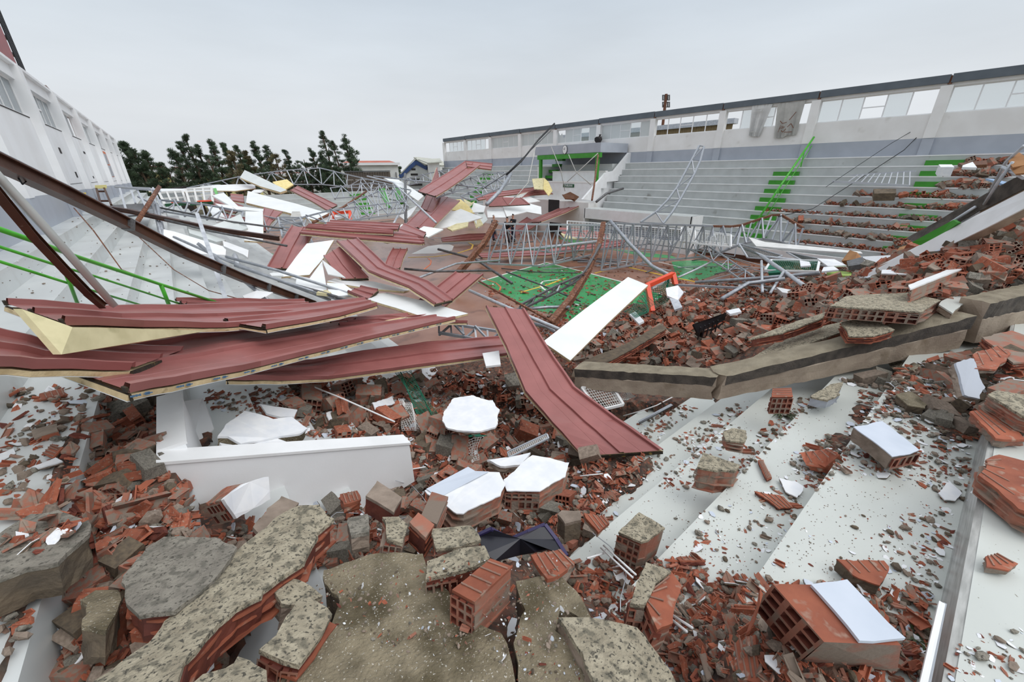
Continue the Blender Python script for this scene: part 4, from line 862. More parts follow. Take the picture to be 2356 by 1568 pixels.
# ================================================================== HEAPS (height of the debris over stands and floor)
def sm(a, b, x): t = np.clip((x-a)/(b-a), 0, 1); return t*t*(3-2*t)
_ph = rng.uniform(0, 6.28, (10, 2)); _fr = rng.uniform(.6, 5.5, (10, 2))*rng.choice([-1, 1], (10, 2))
def wob(x, y): return sum(np.sin(x*_fr[i, 0]+_ph[i, 0]+y*_fr[i, 1])/(1+abs(_fr[i, 0]))*.5 for i in range(10))
def heap_abs(x, y):
    x = np.asarray(x, float); y = np.asarray(y, float); w_ = wob(x, y)
    d1 = np.sqrt(((x-.10)/1.0)**2+((y-.75)/1.1)**2); h1 = 2.60-.72*np.maximum(d1-.3, 0)**1.2 + .035*w_
    h1 = np.where(x < -.85, h1-.6, h1)
    h1 = np.maximum(h1, 2.60-1.2*np.maximum(np.sqrt(((x-1.55)/1.0)**2+((y+.08)/.8)**2)-.18, 0))
    s1 = (x-4.99)*.549+(y-1.83)*.836; s2 = (x-4.2)*.913+(y-3.6)*.41; s_ = np.minimum(s1, s2); gate = sm(.15, .75, s_)
    base = 1.15+1.35*sm(4.8, 9.0, x)
    ridge = base - .42*np.maximum(y-.4, 0)*sm(4, 8, x) - .20*np.maximum(y-2.5, 0) + .05*w_
    hill = 1.15*np.exp(-((x-12)/3.0)**2-((y+.1)/1.5)**2)
    h2 = (ridge+hill+.06*w_)*gate - 3*(1-gate)
    h2 = np.where(x > 16, h2-.35*(x-16), h2)
    h2 = np.where(y > 7.2, -1, h2)
    return np.maximum(h1, h2)
def heap_rel(x, y):
    x = np.asarray(x, float); y = np.asarray(y, float); w_ = wob(x*1.3, y*1.3)
    m = .17*np.exp(-(((x-2.5)/1.4)**4+((y-3.4)/1.5)**4)) + .14*np.exp(-(((x-4.6)/1.8)**4+((y-6.2)/1.6)**4)) + .22*np.exp(-(((x-9.5)/3.6)**4+((y-5.6)/1.8)**4))
    m = m + .03*np.exp(-(((x-.9)/.9)**4+((y-3.2)/.8)**4)) + .04*np.exp(-((x-5.3)/1.2)**4-((y-.1)/.55)**4) + .12*np.exp(-((x+.55)/.35)**4-((y-2.8)/1.2)**4)
    return m*(1+.9*w_) - .02
def T(x, y):
    b = stand_h(x, y); return np.maximum(np.maximum(b, heap_abs(x, y)), b+heap_rel(x, y))
def hits(px, py, tmax=45, n=420):
    px = np.asarray(px, float); py = np.asarray(py, float)
    R_ = np.array(RT); D_ = np.array(DN); F_ = np.array(FW)
    d = ((px-1178)/FL)[:, None]*R_+((py-784)/FL)[:, None]*D_+F_
    t = np.geomspace(.5, tmax, n)
    P = np.array([0, 0, CAMZ])[None, None, :]+d[:, None, :]*t[None, :, None]
    below = P[..., 2] < T(P[..., 0], P[..., 1])
    k = np.argmax(below, 1); ok = below.any(1)
    lo = t[np.maximum(k-1, 0)]; hi = t[k]
    for _ in range(12):
        m = (lo+hi)/2; Pm = np.array([0, 0, CAMZ])+d*m[:, None]; b = Pm[:, 2] < T(Pm[:, 0], Pm[:, 1]); hi = np.where(b, m, hi); lo = np.where(b, lo, m)
    Pm = np.array([0, 0, CAMZ])+d*hi[:, None]; return Pm, ok
def S(px, py):
    P, ok = hits([px], [py]); return Vector(P[0])
# debris bed meshes
def bed(name, x0, x1, y0, y1, st, m, label):
    nx = int((x1-x0)/st)+1; ny = int((y1-y0)/st)+1
    X, Y = np.meshgrid(np.linspace(x0, x1, nx), np.linspace(y0, y1, ny), indexing='ij')
    b = stand_h(X, Y); t = T(X, Y); Z = t+rng.normal(0, .012, t.shape)
    cov = t > b+.015
    idx = -np.ones(X.shape, int); 
    c2 = cov.copy(); c2[1:] |= cov[:-1]; c2[:-1] |= cov[1:]; c2[:, 1:] |= cov[:, :-1]; c2[:, :-1] |= cov[:, 1:]
    idx[c2] = np.arange(c2.sum()); Z = np.where(cov, Z, b-.03)
    V_ = np.stack([X[c2], Y[c2], Z[c2]], 1); F = []
    q = c2[:-1, :-1] & c2[1:, :-1] & c2[1:, 1:] & c2[:-1, 1:]
    ii, jj = np.nonzero(q)
    F = np.stack([idx[ii, jj], idx[ii+1, jj], idx[ii+1, jj+1], idx[ii, jj+1]], 1).tolist()
    me = bpy.data.meshes.new(name); me.from_pydata(V_.tolist(), [], F); me.materials.append(MATS[m]); me.update()
    o = bpy.data.objects.new(name, me); COL.objects.link(o); tag(o, label, 'rubble', None, 'stuff'); return o
bed('rubble_bed', -1.0, 3.2, -.8, 4.8, .045, 'rubble', 'packed brick dust and crumbs of the near debris heap')
bed('rubble_bed', 3.2, 21, -2.0, 9.0, .10, 'rubble', 'packed brick crumbs of the large heap beyond the concrete beam')
# ================================================================== CHUNKS
def cellface(mb, p0, u, v, n, nx, nz, rim=.16, depth=.09, i_rim=0, i_in=1, skip=0):
    for a in range(nx):
        for b in range(nz):
            q = p0+u*(a/nx)+v*(b/nz); U = u/nx; W = v/nz
            o = [q, q+U, q+U+W, q+W]; r_ = rim*rnd.uniform(.8, 1.2)
            if rnd.random() < skip: mb.add(o, [(0, 1, 2, 3)], 2); continue
            I = [q+U*r_+W*r_, q+U*(1-r_)+W*r_, q+U*(1-r_)+W*(1-r_), q+U*r_+W*(1-r_)]; D = [p+n*depth for p in I]
            Vs = o+I+D
            mb.add(Vs, [(0,1,5,4),(1,2,6,5),(2,3,7,6),(3,0,4,7)], i_rim); mb.add(Vs, [(4,5,9,8),(5,6,10,9),(6,7,11,10),(7,4,8,11),(8,9,10,11)], i_in)
def jag(P, amp, step, up):
    out = []; n = len(P); lo = rnd.uniform(-amp, amp)
    for i in range(n):
        a, b = P[i], P[(i+1) % n]; e = b-a; k = max(1, int(e.length/step)); s = e.cross(up).normalized() if e.length > 1e-5 else Vector()
        hi = rnd.uniform(-amp, amp)
        for j in range(k):
            if j % 4 == 0: lo, hi = hi, rnd.uniform(-amp, amp)*1.1
            f = (j % 4)/4; out.append(a+e*((j+(rnd.uniform(-.3, .3) if j else 0))/k)+s*((lo*(1-f)+hi*f)+rnd.uniform(-amp, amp)*.28))
    return out
def chunk(pts, label, th=.15, top='render', body='brick', cells=None, skin=.02, amp=.012, step=.06, cat='masonry chunk', nm='masonry_chunk', group=None, dz=0, down=None, cell_skip=.1):
    P = [(G(p[0], p[1], p[2]) if len(p) == 3 else S(p[0], p[1])+Vector((0, 0, dz+th))) for p in pts]
    n = Vector()
    for i in range(len(P)): n += P[i].cross(P[(i+1) % len(P)])
    n.normalize(); n = n if n.z > 0 else -n
    dv = (Vector(down) if down else -n)*1.0
    J = jag(P, amp*1.15, step*.6, n); c = sum(P, Vector())/len(P)
    t = thing(nm, label, cat, c+dv*th, group)
    mb = MB(); Vs, F = prism(J, dv*skin); mb.add(Vs, F); mb.obj('render_layer' if 'render' in top else 'facing', top, t)
    if top == 'terra' and len(P) >= 4:
        for q in (.2, .45, .7, .9):
            a_ = P[0].lerp(P[1], q); b_ = P[-1].lerp(P[2], q); ubar('rib', a_.lerp(b_, .04)+n*.002, a_.lerp(b_, .95)+n*.002, .007, .008, 'brick', t)
    J2 = [c+(p-c)*.985+dv*(skin*.9) for p in J]; m = len(J2)
    Vs = list(J2); Fs = [tuple(range(m))]; L_ = 3
    for l in range(1, L_+1):
        for p in J2:
            o_ = (p-c); Vs.append(p+dv*((th-skin)*l/L_)+o_.normalized()*rnd.uniform(-amp, amp*.4) if l < L_ else p+dv*(th-skin)-o_.normalized()*rnd.uniform(0, amp*2))
        for i in range(m): a = (l-1)*m+i; b = (l-1)*m+(i+1) % m; Fs.append((a, a+m, b+m, b))
    Fs.append(tuple(reversed(range(L_*m, (L_+1)*m))))
    if body in ('terra', 'brick') and th >= .11:
        Vs = [c+(p-c)*.965+Vector((0, 0, 0)) if True else p for p in Vs]; mk('brick_body', Vs, Fs, 'terra_dark' if body == 'terra' else body, t)
        for q in (.34, .66, .97):
            Jq = jag(P, amp*1.5, step*.8, n); cq = c; mk('rib_plate', *prism([cq+(p-cq)*rnd.uniform(.985, 1.0)+dv*((th)*q) for p in Jq], -dv*.009), body, t)
    else: mk('brick_body', Vs, Fs, body, t)
    for e_, (nx, nz) in (cells or {}).items():
        a, b = P[e_], P[(e_+1) % len(P)]; out_ = (b-a).cross(n).normalized(); mid = (a+b)/2-c
        if out_.dot(mid) < 0: out_ = -out_
        mb = MB(); cellface(mb, a+out_*.012+dv*(skin+.004), (b-a), dv*(th-skin-.008), -out_, nx, nz, skip=cell_skip, depth=.05)
        pa, pb = a+out_*.012, b+out_*.012
        o = mb.obj('hollow_face', ['brick', 'terra_dark', 'mortar'], t)
    return t
def hexa(front, back, label, nx=3, nz=4, mats=('terra', 'brick'), top='plaster_blue', group=None):
    f = [G(*p) for p in front]; b = [G(*p) for p in back]; c = sum(f+b, Vector())/8; t = thing('masonry_chunk', label, 'masonry chunk', Vector((c.x, c.y, min(p.z for p in f+b))), group)
    n = sum(b, Vector())/4-sum(f, Vector())/4; n.normalize()
    mb = MB(); cellface(mb, f[0], f[1]-f[0], f[3]-f[0], n, nx, nz, rim=.14, depth=.14); mb.obj('hollow_face', ['brick', 'terra_dark', 'mortar'], t)
    mb = MB(); V_ = f+b; mb.add(V_, [(0,1,5,4)], 0); mb.add(V_, [(1,2,6,5),(2,3,7,6),(3,0,4,7),(4,5,6,7)], 1); mb.obj('brick_body', list(mats), t)
    return t, f, b
# concrete beam in three broken lengths
def beamseg(A, B, w, hA, hB, label):
    A = Vector(A); B = Vector(B); d = (B-A).normalized(); back = Vector((0, 0, 1)).cross(d).normalized()
    if back.dot(A-CAM) < 0 and back.dot(B-CAM) < 0: back = -back
    if (A-CAM).dot(back) < 0: back = -back
    t = thing('concrete_beam', label, 'concrete beam', (A+B)/2); n = 26
    prof = [(0, 0), (0, .30), (.0, .60), (.0, .62), (0, 1), (.25, 1.02), (.6, 1.0), (1, .98), (1, .5), (1, 0), (.5, -.02)]
    rows = []
    for i in range(n+1):
        f = i/n; c = A.lerp(B, f); h = hA+(hB-hA)*f; row = []
        for k, (u, v) in enumerate(prof):
            j = .008; e = d*rnd.uniform(-.05, .05) if i in (0, n) else Vector()
            row.append(c+back*(u*w+rnd.uniform(-j, j))+Vector((0, 0, v*h+rnd.uniform(-j, j)))+e)
        rows.append(row)
    m = len(prof); Vs = [v for r_ in rows for v in r_]
    def faces(ks): return [(i*m+k, (i+1)*m+k, (i+1)*m+(k+1) % m, i*m+(k+1) % m) for i in range(n) for k in ks]
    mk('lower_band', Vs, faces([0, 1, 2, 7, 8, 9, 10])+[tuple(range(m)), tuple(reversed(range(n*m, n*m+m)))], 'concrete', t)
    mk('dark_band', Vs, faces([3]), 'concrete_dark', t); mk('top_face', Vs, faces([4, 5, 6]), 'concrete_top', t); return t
z1 = 1.30
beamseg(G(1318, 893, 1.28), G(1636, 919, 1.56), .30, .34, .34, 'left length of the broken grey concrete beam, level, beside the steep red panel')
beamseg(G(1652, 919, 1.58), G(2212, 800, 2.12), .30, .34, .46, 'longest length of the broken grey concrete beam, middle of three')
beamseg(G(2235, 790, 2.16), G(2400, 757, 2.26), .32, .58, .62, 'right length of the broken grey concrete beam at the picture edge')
for c_ in ((1640, 880), (2222, 745)):
    pass
# white strip of wall and the beam behind it
def slabpts(pts, th, label, top, body, nm, cat, jg=.02):
    P = [Q(p) for p in pts]; n = Vector()
    for i in range(len(P)): n += (P[i]-P[0]).cross(P[(i+1) % len(P)]-P[0])
    n.normalize(); n = n if n.z > 0 else -n
    J = jag(P, jg, .15, n); c = sum(P, Vector())/len(P); t = thing(nm, label, cat, c-n*th)
    Vs, F = prism(J, -n*.02); mk('facing', Vs, F, top, t); Vs, F = prism([p-n*.018 for p in J], -n*(th-.02)); mk('brick_body', Vs, F, body, t); return t
slabpts([(1876,686,11.2),(2150,547,10.2),(2380,424,9.3),(2390,462,8.9),(2182,567,9.8),(2155,585,9.9),(2040,640,10.4),(1985,655,10.6),(1925,693,10.8)], .16, 'long white plastered wall strip lying on the heap, rising to the right', 'white', 'concrete', 'fallen_plaster_strip', 'fallen wall', .012)
slabpts([(2085,548,11.0),(2230,466,10.2),(2380,385,9.5),(2380,420,9.4),(2250,485,10.0),(2150,546,10.4),(2100,560,10.6)], .25, 'dark stained concrete beam above the white wall strip', 'concrete_dark', 'concrete', 'concrete_beam_piece', 'concrete beam')
board([(2105,556,10.4),(2200,505,10.0),(2212,512,9.9),(2165,545,10.1),(2130,566,10.3)], .05, 'green', 'green painted slab edge above the white wall strip', 'painted slab', 'painted_piece')
# white L shaped parapet
t = thing('white_parapet', 'white L shaped guard wall standing in the near rubble', 'guard wall', (.2, 3.0, 1.9))
YP = 2.80
fr_ = [AY(px_, py_, YP) for px_, py_ in ((367,1066),(942,1022),(944,1110),(760,1180),(600,1215),(480,1222),(420,1165),(376,1105))]
Vs, F = prism(fr_, (0, .02, 0)); 
J = [fr_[0], fr_[1]] ; P0 = fr_[0]; P1 = fr_[1]
wal = [P0, P1, P1+Vector((0, 0, -.42)), Vector((P1.x-.3, YP, 1.75)), Vector((P0.x+.25, YP, 1.75)), P0+Vector((0, 0, -.45)), P0+Vector((-.0, 0, -.28))]
Vs, F = prism(wal, (0, .13, 0)); mk('front_arm', Vs, F, 'wall_white', t)
mk('front_cap', *prism([P0+Vector((-.01, -.012, 0)), P1+Vector((.01, -.012, 0)), P1+Vector((.01, .142, 0)), P0+Vector((-.01, .142, 0))], (0, 0, .022)), 'white', t)
E0 = P0+Vector((0, .13, 0)); Pf = G(366, 917, P0.z+.02)
la = [E0+Vector((0, 0, 0)), Vector((P0.x, Pf.y, Pf.z)), Vector((P0.x, Pf.y, Pf.z-.75)), E0+Vector((0, 0, -1.0))]
mk('side_arm', *prism(la, (.13, 0, 0)), 'wall_white', t)
mk('side_cap', *prism([la[0]+Vector((-.01, 0, 0)), la[1]+Vector((-.01, 0, 0)), la[1]+Vector((.14, 0, 0)), la[0]+Vector((.14, 0, 0))], (0, 0, .022)), 'white', t)
back = [G(402,926,2.62), G(466,915,2.50), G(482,950,2.40), G(492,985,2.34), G(496,1012,2.22), G(440,1040,2.35), G(405,1045,2.5)]
mk('inner_face', *prism(back, (0, .05, -.12)), 'wall_white', t)
mk('end_post', *prism([G(455,1150,2.35), G(470,1148,2.35), G(478,1215,2.0), G(466,1222,2.0)], (.02, .12, 0)), 'wall_white', t)
chunk([(500,1003,2.57),(520,975,2.53),(562,944,2.47),(590,950,2.45),(628,962,2.42),(672,958,2.37),(706,984,2.32),(690,998,2.35),(640,1004,2.39),(596,1012,2.43),(556,1018,2.47),(525,1004,2.53)], 'cracked white plaster slab lying inside the white L shaped guard wall', .12, 'plaster', 'render_yellow', amp=.008)
chunk([(505,1018,2.53),(556,1026,2.45),(640,1008,2.37),(680,1022,2.32),(600,1030,2.42),(520,1034,2.51)], 'white plaster slab strip along the guard wall, under the crack', .10, 'plaster', 'render_yellow', amp=.006)
chunk([(597,928,2.32),(686,942,2.22),(678,958,2.23),(645,958,2.27),(612,950,2.31)], 'thin white plaster slab beyond the cracked one', .08, 'plaster', 'terra', amp=.006)
chunk([(486,950,2.22),(560,940,2.17),(500,972,2.25)], 'yellowish mortar ridge behind the cracked white slab', .08, 'render_yellow', 'mortar', amp=.008)
# near foreground slabs
chunk([(738,1158,2.72),(764,1192,2.70),(728,1232,2.74),(700,1292,2.80),(655,1322,2.84),(600,1368,2.88),(524,1412,2.92),(492,1445,2.94),(430,1520,2.97),(400,1600,3.0),(170,1600,3.0),(252,1540,2.97),(335,1478,2.93),(402,1408,2.88),(442,1368,2.85),(500,1308,2.82),(560,1250,2.80),(630,1192,2.76),(690,1160,2.73)], 'long diagonal slab of speckled tan render over red bricks at bottom left', .14, 'render', 'terra', skin=.022, step=.05)
chunk([(286,1372,2.90),(290,1322,2.88),(332,1262,2.85),(377,1234,2.82),(432,1232,2.82),(520,1242,2.82),(549,1258,2.82),(500,1322,2.86),(432,1382,2.9),(400,1405,2.92),(330,1408,2.92)], 'broad grey speckled render slab left of the long diagonal slab', .15, 'render_grey', 'terra', skin=.02, step=.05)
chunk([(-60,1262,3.1),(70,1182,3.05),(130,1174,3.05),(196,1200,3.04),(204,1226,3.04),(134,1288,3.06),(60,1308,3.08),(-60,1352,3.1)], 'grey render slab with torn red ribs at the left picture edge', .17, 'render_grey', 'mortar_dark', cells={3: (1, 4)}, step=.05)
chunk([(600,1494,2.86),(626,1458,2.85),(700,1368,2.80),(772,1414,2.78),(724,1488,2.82),(690,1526,2.84),(650,1522,2.86)], 'speckled render slab right of the long diagonal slab, tilted', .15, 'render', 'terra', cells={5: (2, 2), 6: (2, 2)})
chunk([(622,1350,2.80),(655,1330,2.78),(700,1340,2.76),(742,1368,2.74),(700,1384,2.76),(640,1392,2.8)], 'speckled render piece wedged above the tilted slab', .14, 'render', 'mortar')
chunk([(432,1600,2.96),(468,1545,2.94),(545,1522,2.92),(548,1508,2.9),(580,1516,2.9),(605,1545,2.92),(625,1600,2.95)], 'speckled render slab cut by the bottom picture edge, left of centre', .14, 'render', 'mortar')
chunk([(745,1312,2.68),(850,1278,2.64),(975,1272,2.62),(985,1330,2.66),(1040,1356,2.66),(1096,1440,2.70),(1148,1458,2.70),(1172,1500,2.73),(1190,1640,2.78),(540,1640,2.82),(700,1500,2.76),(770,1450,2.74),(785,1380,2.70)], 'large rough mossy mortar slab filling the bottom centre', .2, 'render_yellow', 'mortar_dark', amp=.02)
chunk([(1188,1340,2.66),(1290,1316,2.64),(1330,1372,2.66),(1368,1432,2.68),(1290,1404,2.68),(1284,1446,2.70),(1340,1510,2.72),(1385,1640,2.76),(1200,1640,2.76),(1184,1480,2.72),(1208,1402,2.69)], 'tan render slab right of the big mossy one, parted by a dark gap', .16, 'render_yellow', 'mortar_dark')
chunk([(1284,1414,2.76),(1400,1428,2.74),(1468,1442,2.74),(1540,1542,2.78),(1590,1640,2.8),(1390,1640,2.84),(1335,1505,2.8)], 'tan render slab with sharp left tip at bottom, right of centre', .14, 'render', 'mortar')
chunk([(982,1288,2.72),(1056,1262,2.70),(1110,1256,2.70),(1128,1284,2.71),(1052,1318,2.73),(978,1332,2.74)], 'flat tan render slab left of the big grooved brick', .10, 'render', 'terra_dark', cells={4: (4, 1)})
chunk([(996,1216,2.62),(1080,1208,2.60),(1104,1238,2.62),(1060,1256,2.64),(1000,1262,2.66)], 'tan render slab above the flat one', .14, 'render', 'brick', cells={3: (4, 2)})
chunk([(880,1188,2.62),(922,1186,2.6),(938,1206,2.6),(928,1246,2.64),(884,1240,2.66)], 'square tan render chunk with hollow brick front in the centre heap', .15, 'render', 'brick', cells={3: (3, 3)})
chunk([(800,1190,2.6),(842,1182,2.6),(848,1222,2.64),(806,1232,2.66)], 'grey render chunk left of the square tan one', .12, 'render_grey', 'mortar')
chunk([(1222,1276,2.66),(1290,1262,2.62),(1330,1300,2.64),(1250,1332,2.7)], 'chunk with wavy orange broken brick surface beside the black sheet', .12, 'terra', 'mortar', amp=.02)
chunk([(1040,1356,2.84),(1128,1284,2.80),(1178,1302,2.80),(1092,1384,2.85)], 'large grooved red brick block with holes, centre foreground', .20, 'terra', 'brick', cells={3: (3, 4)}, amp=.004, skin=.012)
chunk([(1422,1222,1.94),(1472,1176,1.92),(1528,1212,1.92),(1490,1240,1.93),(1476,1246,1.94)], 'brick block topped with tan render alone on the grey step', .28, 'render', 'brick', cells={4: (4, 4)}, amp=.008)
chunk([(1447,1386,2.50),(1486,1292,2.42),(1542,1312,2.42),(1502,1350,2.45),(1484,1390,2.5)], 'render topped half of the split brick block at lower centre right', .22, 'render', 'brick', cells={4: (2, 3)}, amp=.008)
chunk([(1486,1390,2.48),(1504,1352,2.44),(1544,1314,2.40),(1568,1346,2.40),(1546,1430,2.46),(1512,1448,2.5)], 'orange ribbed half of the split brick block at lower centre right', .2, 'terra', 'brick', cells={5: (2, 3)}, amp=.006)
tt, f_, b_ = hexa([(1778,1342,2.86),(1896,1476,2.88),(1846,1520,2.60),(1736,1398,2.58)], [(1938,1346,2.84),(2074,1484,2.86),(2064,1544,2.60),(1940,1410,2.56)], 'biggest hollow brick block with white painted face at lower right')
mk('white_face', *prism(jag([b_[0].lerp(f_[0], .5)+Vector((0, 0, .004)), b_[0]+Vector((.02, .0, .004)), b_[1]+Vector((.02, -.01, .004)), b_[1].lerp(f_[1], .55)+Vector((0, 0, .004))], .012, .05, Vector((0, 0, 1))), (0, 0, .014)), 'plaster_blue', tt)
mk('side_ribs', *prism(jag([f_[3]+Vector((0, 0, 0)), f_[0]+Vector((-.06, .02, .0)), f_[0]+Vector((-.11, .0, -.02)), f_[3]+Vector((-.14, -.03, 0))], .01, .05, Vector((0, 0, 1))), (0, 0, -.03)), 'terra', tt)
# right edge
chunk([(2252,1092,2.56),(2268,1056,2.56),(2300,1046,2.56),(2360,1060,2.56),(2420,1100,2.57),(2420,1200,2.57),(2350,1170,2.56)], 'open red ribbed brick chunk at the right picture edge on the curb', .15, 'terra', 'brick', amp=.012)
chunk([(2270,905,2.62),(2292,897,2.62),(2360,906,2.62),(2420,935,2.62),(2420,975,2.62),(2352,955,2.62)], 'tan render chunk at the right picture edge, above the ribbed one', .14, 'render', 'brick')
chunk([(2232,944,2.47),(2266,940,2.47),(2345,985,2.48),(2362,1010,2.48),(2292,1008,2.48)], 'orange brick chunk with grey mortar skin at right, below the tan chunk', .08, 'terra', 'brick', amp=.012)
chunk([(2198,832,2.66),(2240,824,2.62),(2264,888,2.5),(2254,916,2.46),(2216,906,2.5)], 'grey painted wall piece standing on edge below the beam at right', .08, 'wall_grey', 'mortar')
chunk([(2236,814,2.56),(2300,793,2.56),(2326,812,2.56),(2292,850,2.56),(2246,848,2.58)], 'orange ribbed brick plate under the right beam length', .06, 'terra', 'mortar')
chunk([(2260,775,2.5),(2330,760,2.5),(2380,780,2.5),(2380,830,2.55),(2330,835,2.55)], 'red brown chunk behind the orange plate at right edge', .12, 'brick', 'terra')
chunk([(1866,912,2.0),(1912,884,2.0),(1940,876,1.98),(1930,905,2.0),(1905,920,2.02)], 'cream mortar chunk with grey painted side under the long beam', .12, 'render', 'wall_grey')
chunk([(1776,912,2.05),(1778,892,2.04),(1820,891,2.04),(1825,912,2.05)], 'red hollow brick standing under the long beam with white paint flake', .22, 'terra', 'terra', cells={3: (4, 3)}, amp=.003, skin=.01, cell_skip=0)
chunk([(1602,1072,1.98),(1616,1040,1.96),(1702,1068,1.96),(1694,1084,1.98),(1650,1082,1.98)], 'tan render topped brick block on the grey step, centre right', .24, 'render', 'brick')
chunk([(1664,992,1.86),(1690,984,1.84),(1718,990,1.84),(1712,1018,1.87),(1672,1012,1.87)], 'small tan render chunk behind the one on the grey step', .12, 'render', 'brick')
chunk([(1966,982,2.30),(2032,968,2.28),(2118,1036,2.28),(2056,1050,2.30)], 'pale blue white painted brick slab on the grey step at right', .13, 'plaster_blue', 'mortar', cells={2: (4, 1)}, amp=.008, skin=.008)
chunk([(1018,960,1.80),(1046,914,1.76),(1086,909,1.75),(1134,920,1.75),(1153,944,1.76),(1140,984,1.8),(1082,993,1.82),(1032,984,1.82)], 'large white plaster plate lying flat in the centre rubble', .05, 'plaster', 'mortar', amp=.02, skin=.02)
t_ = chunk([(978,1128,2.30),(1078,1073,2.22),(1096,1086,2.22),(1146,1086,2.22),(1162,1112,2.24),(1150,1138,2.27),(1066,1180,2.34),(1040,1178,2.34)], 'white and pale blue painted wall chunk in the centre rubble', .16, 'plaster', 'brick', amp=.01, skin=.008)
mk('blue_band', *prism([p+Vector((0, 0, .006)) for p in (G(981,1126,2.30), G(1077,1075,2.22), G(1094,1085,2.22), G(1125,1086,2.22), G(1010,1146,2.31))], (0, 0, .003)), 'plaster_blue', t_)
chunk([(1158,1102,2.2),(1226,1045,2.14),(1312,1064,2.14),(1298,1094,2.16),(1242,1130,2.2),(1162,1128,2.22)], 'white painted wall chunk with hollow brick front, right of the pale blue one', .16, 'plaster', 'brick', cells={4: (5, 2)}, amp=.01, skin=.008)
chunk([(1120,1056,2.0),(1180,1050,1.98),(1220,1040,1.98),(1200,1066,2.0),(1150,1072,2.02)], 'small white plaster slab above the white painted wall chunk', .08, 'plaster', 'mortar')
chunk([(516,1150,2.75),(560,1110,2.7),(618,1096,2.62),(622,1148,2.5),(545,1192,2.6)], 'white plastered brick piece leaning on the guard wall', .12, 'plaster', 'brick', cells={4: (2, 4)}, amp=.008)
chunk([(586,1212,2.68),(612,1168,2.64),(648,1140,2.6),(688,1156,2.58),(650,1196,2.62),(612,1240,2.68)], 'pinkish mortar covered brick right of the white leaning piece', .12, 'mortar', 'terra')
chunk([(250,1172,2.78),(378,1133,2.72),(382,1146,2.72),(254,1186,2.79)], 'long brown mortar brick in the left rubble', .14, 'render_grey', 'mortar_dark', amp=.004)
chunk([(186,1380,2.86),(226,1352,2.84),(284,1352,2.83),(280,1400,2.86),(240,1452,2.9),(182,1440,2.9)], 'yellow brown mortar lump beside the grey riser at left', .16, 'render_yellow', 'mortar_dark', amp=.02)
chunk([(228,1090,2.5),(262,1052,2.48),(330,1050,2.46),(318,1084,2.5),(262,1110,2.54)], 'grey mortar chunk in the pit beside the left riser, lower one', .14, 'render_grey', 'mortar')
chunk([(246,1010,2.4),(290,986,2.36),(330,992,2.36),(318,1030,2.4),(262,1040,2.44)], 'grey mortar chunk in the pit beside the left riser, upper one', .14, 'mortar_dark', 'terra')
chunk([(376,1180,2.72),(408,1145,2.68),(428,1160,2.68),(424,1200,2.72),(398,1218,2.76)], 'grey lump with deep red broken brick at guard wall foot', .14, 'render_grey', 'terra')
chunk([(842,1140,2.5),(868,1105,2.46),(926,1144,2.46),(906,1178,2.5)], 'brown brick lying skewed at the guard wall right end', .13, 'mortar', 'terra_dark', amp=.003)
chunk([(968,1188,2.56),(994,1130,2.48),(1032,1142,2.48),(1004,1206,2.56)], 'long brown grooved brick left of the pale blue chunk', .13, 'brick', 'brick', amp=.003)
chunk([(942,1200,2.62),(962,1178,2.6),(1000,1206,2.6),(980,1236,2.64)], 'short red brick below the long grooved one', .13, 'brick', 'terra', amp=.004, cells={1: (3, 2)})
chunk([(1282,1182,2.16),(1292,1172,2.15),(1336,1174,2.15),(1338,1196,2.17),(1300,1204,2.18)], 'tan brick block right of the black sheet', .16, 'mortar', 'mortar_dark', amp=.006)
chunk([(1344,1182,2.0),(1388,1184,1.98),(1404,1204,1.98),(1376,1224,2.02)], 'orange grooved brick plate right of the tan block', .05, 'terra', 'mortar')
chunk([(782,1136,2.4),(820,1128,2.38),(828,1150,2.42),(790,1160,2.44)], 'orange brick piece at guard wall foot, centre', .08, 'terra', 'terra')
# chunks on the far right heap
chunk([(1908,702,2.76),(1948,680,2.74),(2088,672,2.7),(2166,690,2.68),(2120,718,2.72),(2040,712,2.74)], 'big tan render slab with hollow brick front on the heap behind the beam', .17, 'render', 'brick', cells={5: (7, 2), 4: (3, 2)}, amp=.015, step=.12)
chunk([(1716,832,1.92),(1780,790,1.98),(1900,748,2.16),(1985,728,2.3),(2000,742,2.3),(1900,775,2.18),(1800,815,2.0),(1720,850,1.92)], 'long tan render slab leaning behind the long beam', .16, 'render', 'brick', amp=.015, step=.12)
chunk([(1936,740,2.5),(1996,728,2.52),(2060,758,2.5),(2010,772,2.46),(1954,772,2.44)], 'tan render piece with orange brick end above the beam', .12, 'render', 'terra', amp=.012)
chunk([(1720,780,2.15),(1830,740,2.3),(1900,718,2.4),(1890,732,2.38),(1800,765,2.24)], 'narrow tan render slab above the leaning one', .14, 'render', 'terra', amp=.012)
chunk([(2135,612,3.0),(2150,600,3.0),(2260,585,3.0),(2280,600,2.96),(2150,620,2.96)], 'brown long brick row on the right heap', .2, 'mortar', 'mortar_dark', amp=.006)
chunk([(2308,565,3.0),(2320,556,3.0),(2420,600,3.0),(2420,625,2.96)], 'brown brick row at right picture edge above the beam', .2, 'mortar', 'mortar_dark', amp=.006)
chunk([(2090,655,2.9),(2225,602,3.0),(2228,612,3.0),(2095,664,2.9)], 'white edged fallen wall piece on the right heap', .2, 'white', 'brick', amp=.004)
chunk([(2028,628,2.8),(2030,620,2.8),(2085,620,2.8),(2086,630,2.8)], 'white topped brick block beside the long white strip', .25, 'plaster', 'brick', cells={3: (4, 3)}, amp=.004)
chunk([(2160,700,2.66),(2230,640,2.7),(2280,640,2.7),(2230,690,2.66),(2190,720,2.62)], 'pale grey plastered tread piece between heap and beam', .10, 'step', 'concrete', amp=.01)
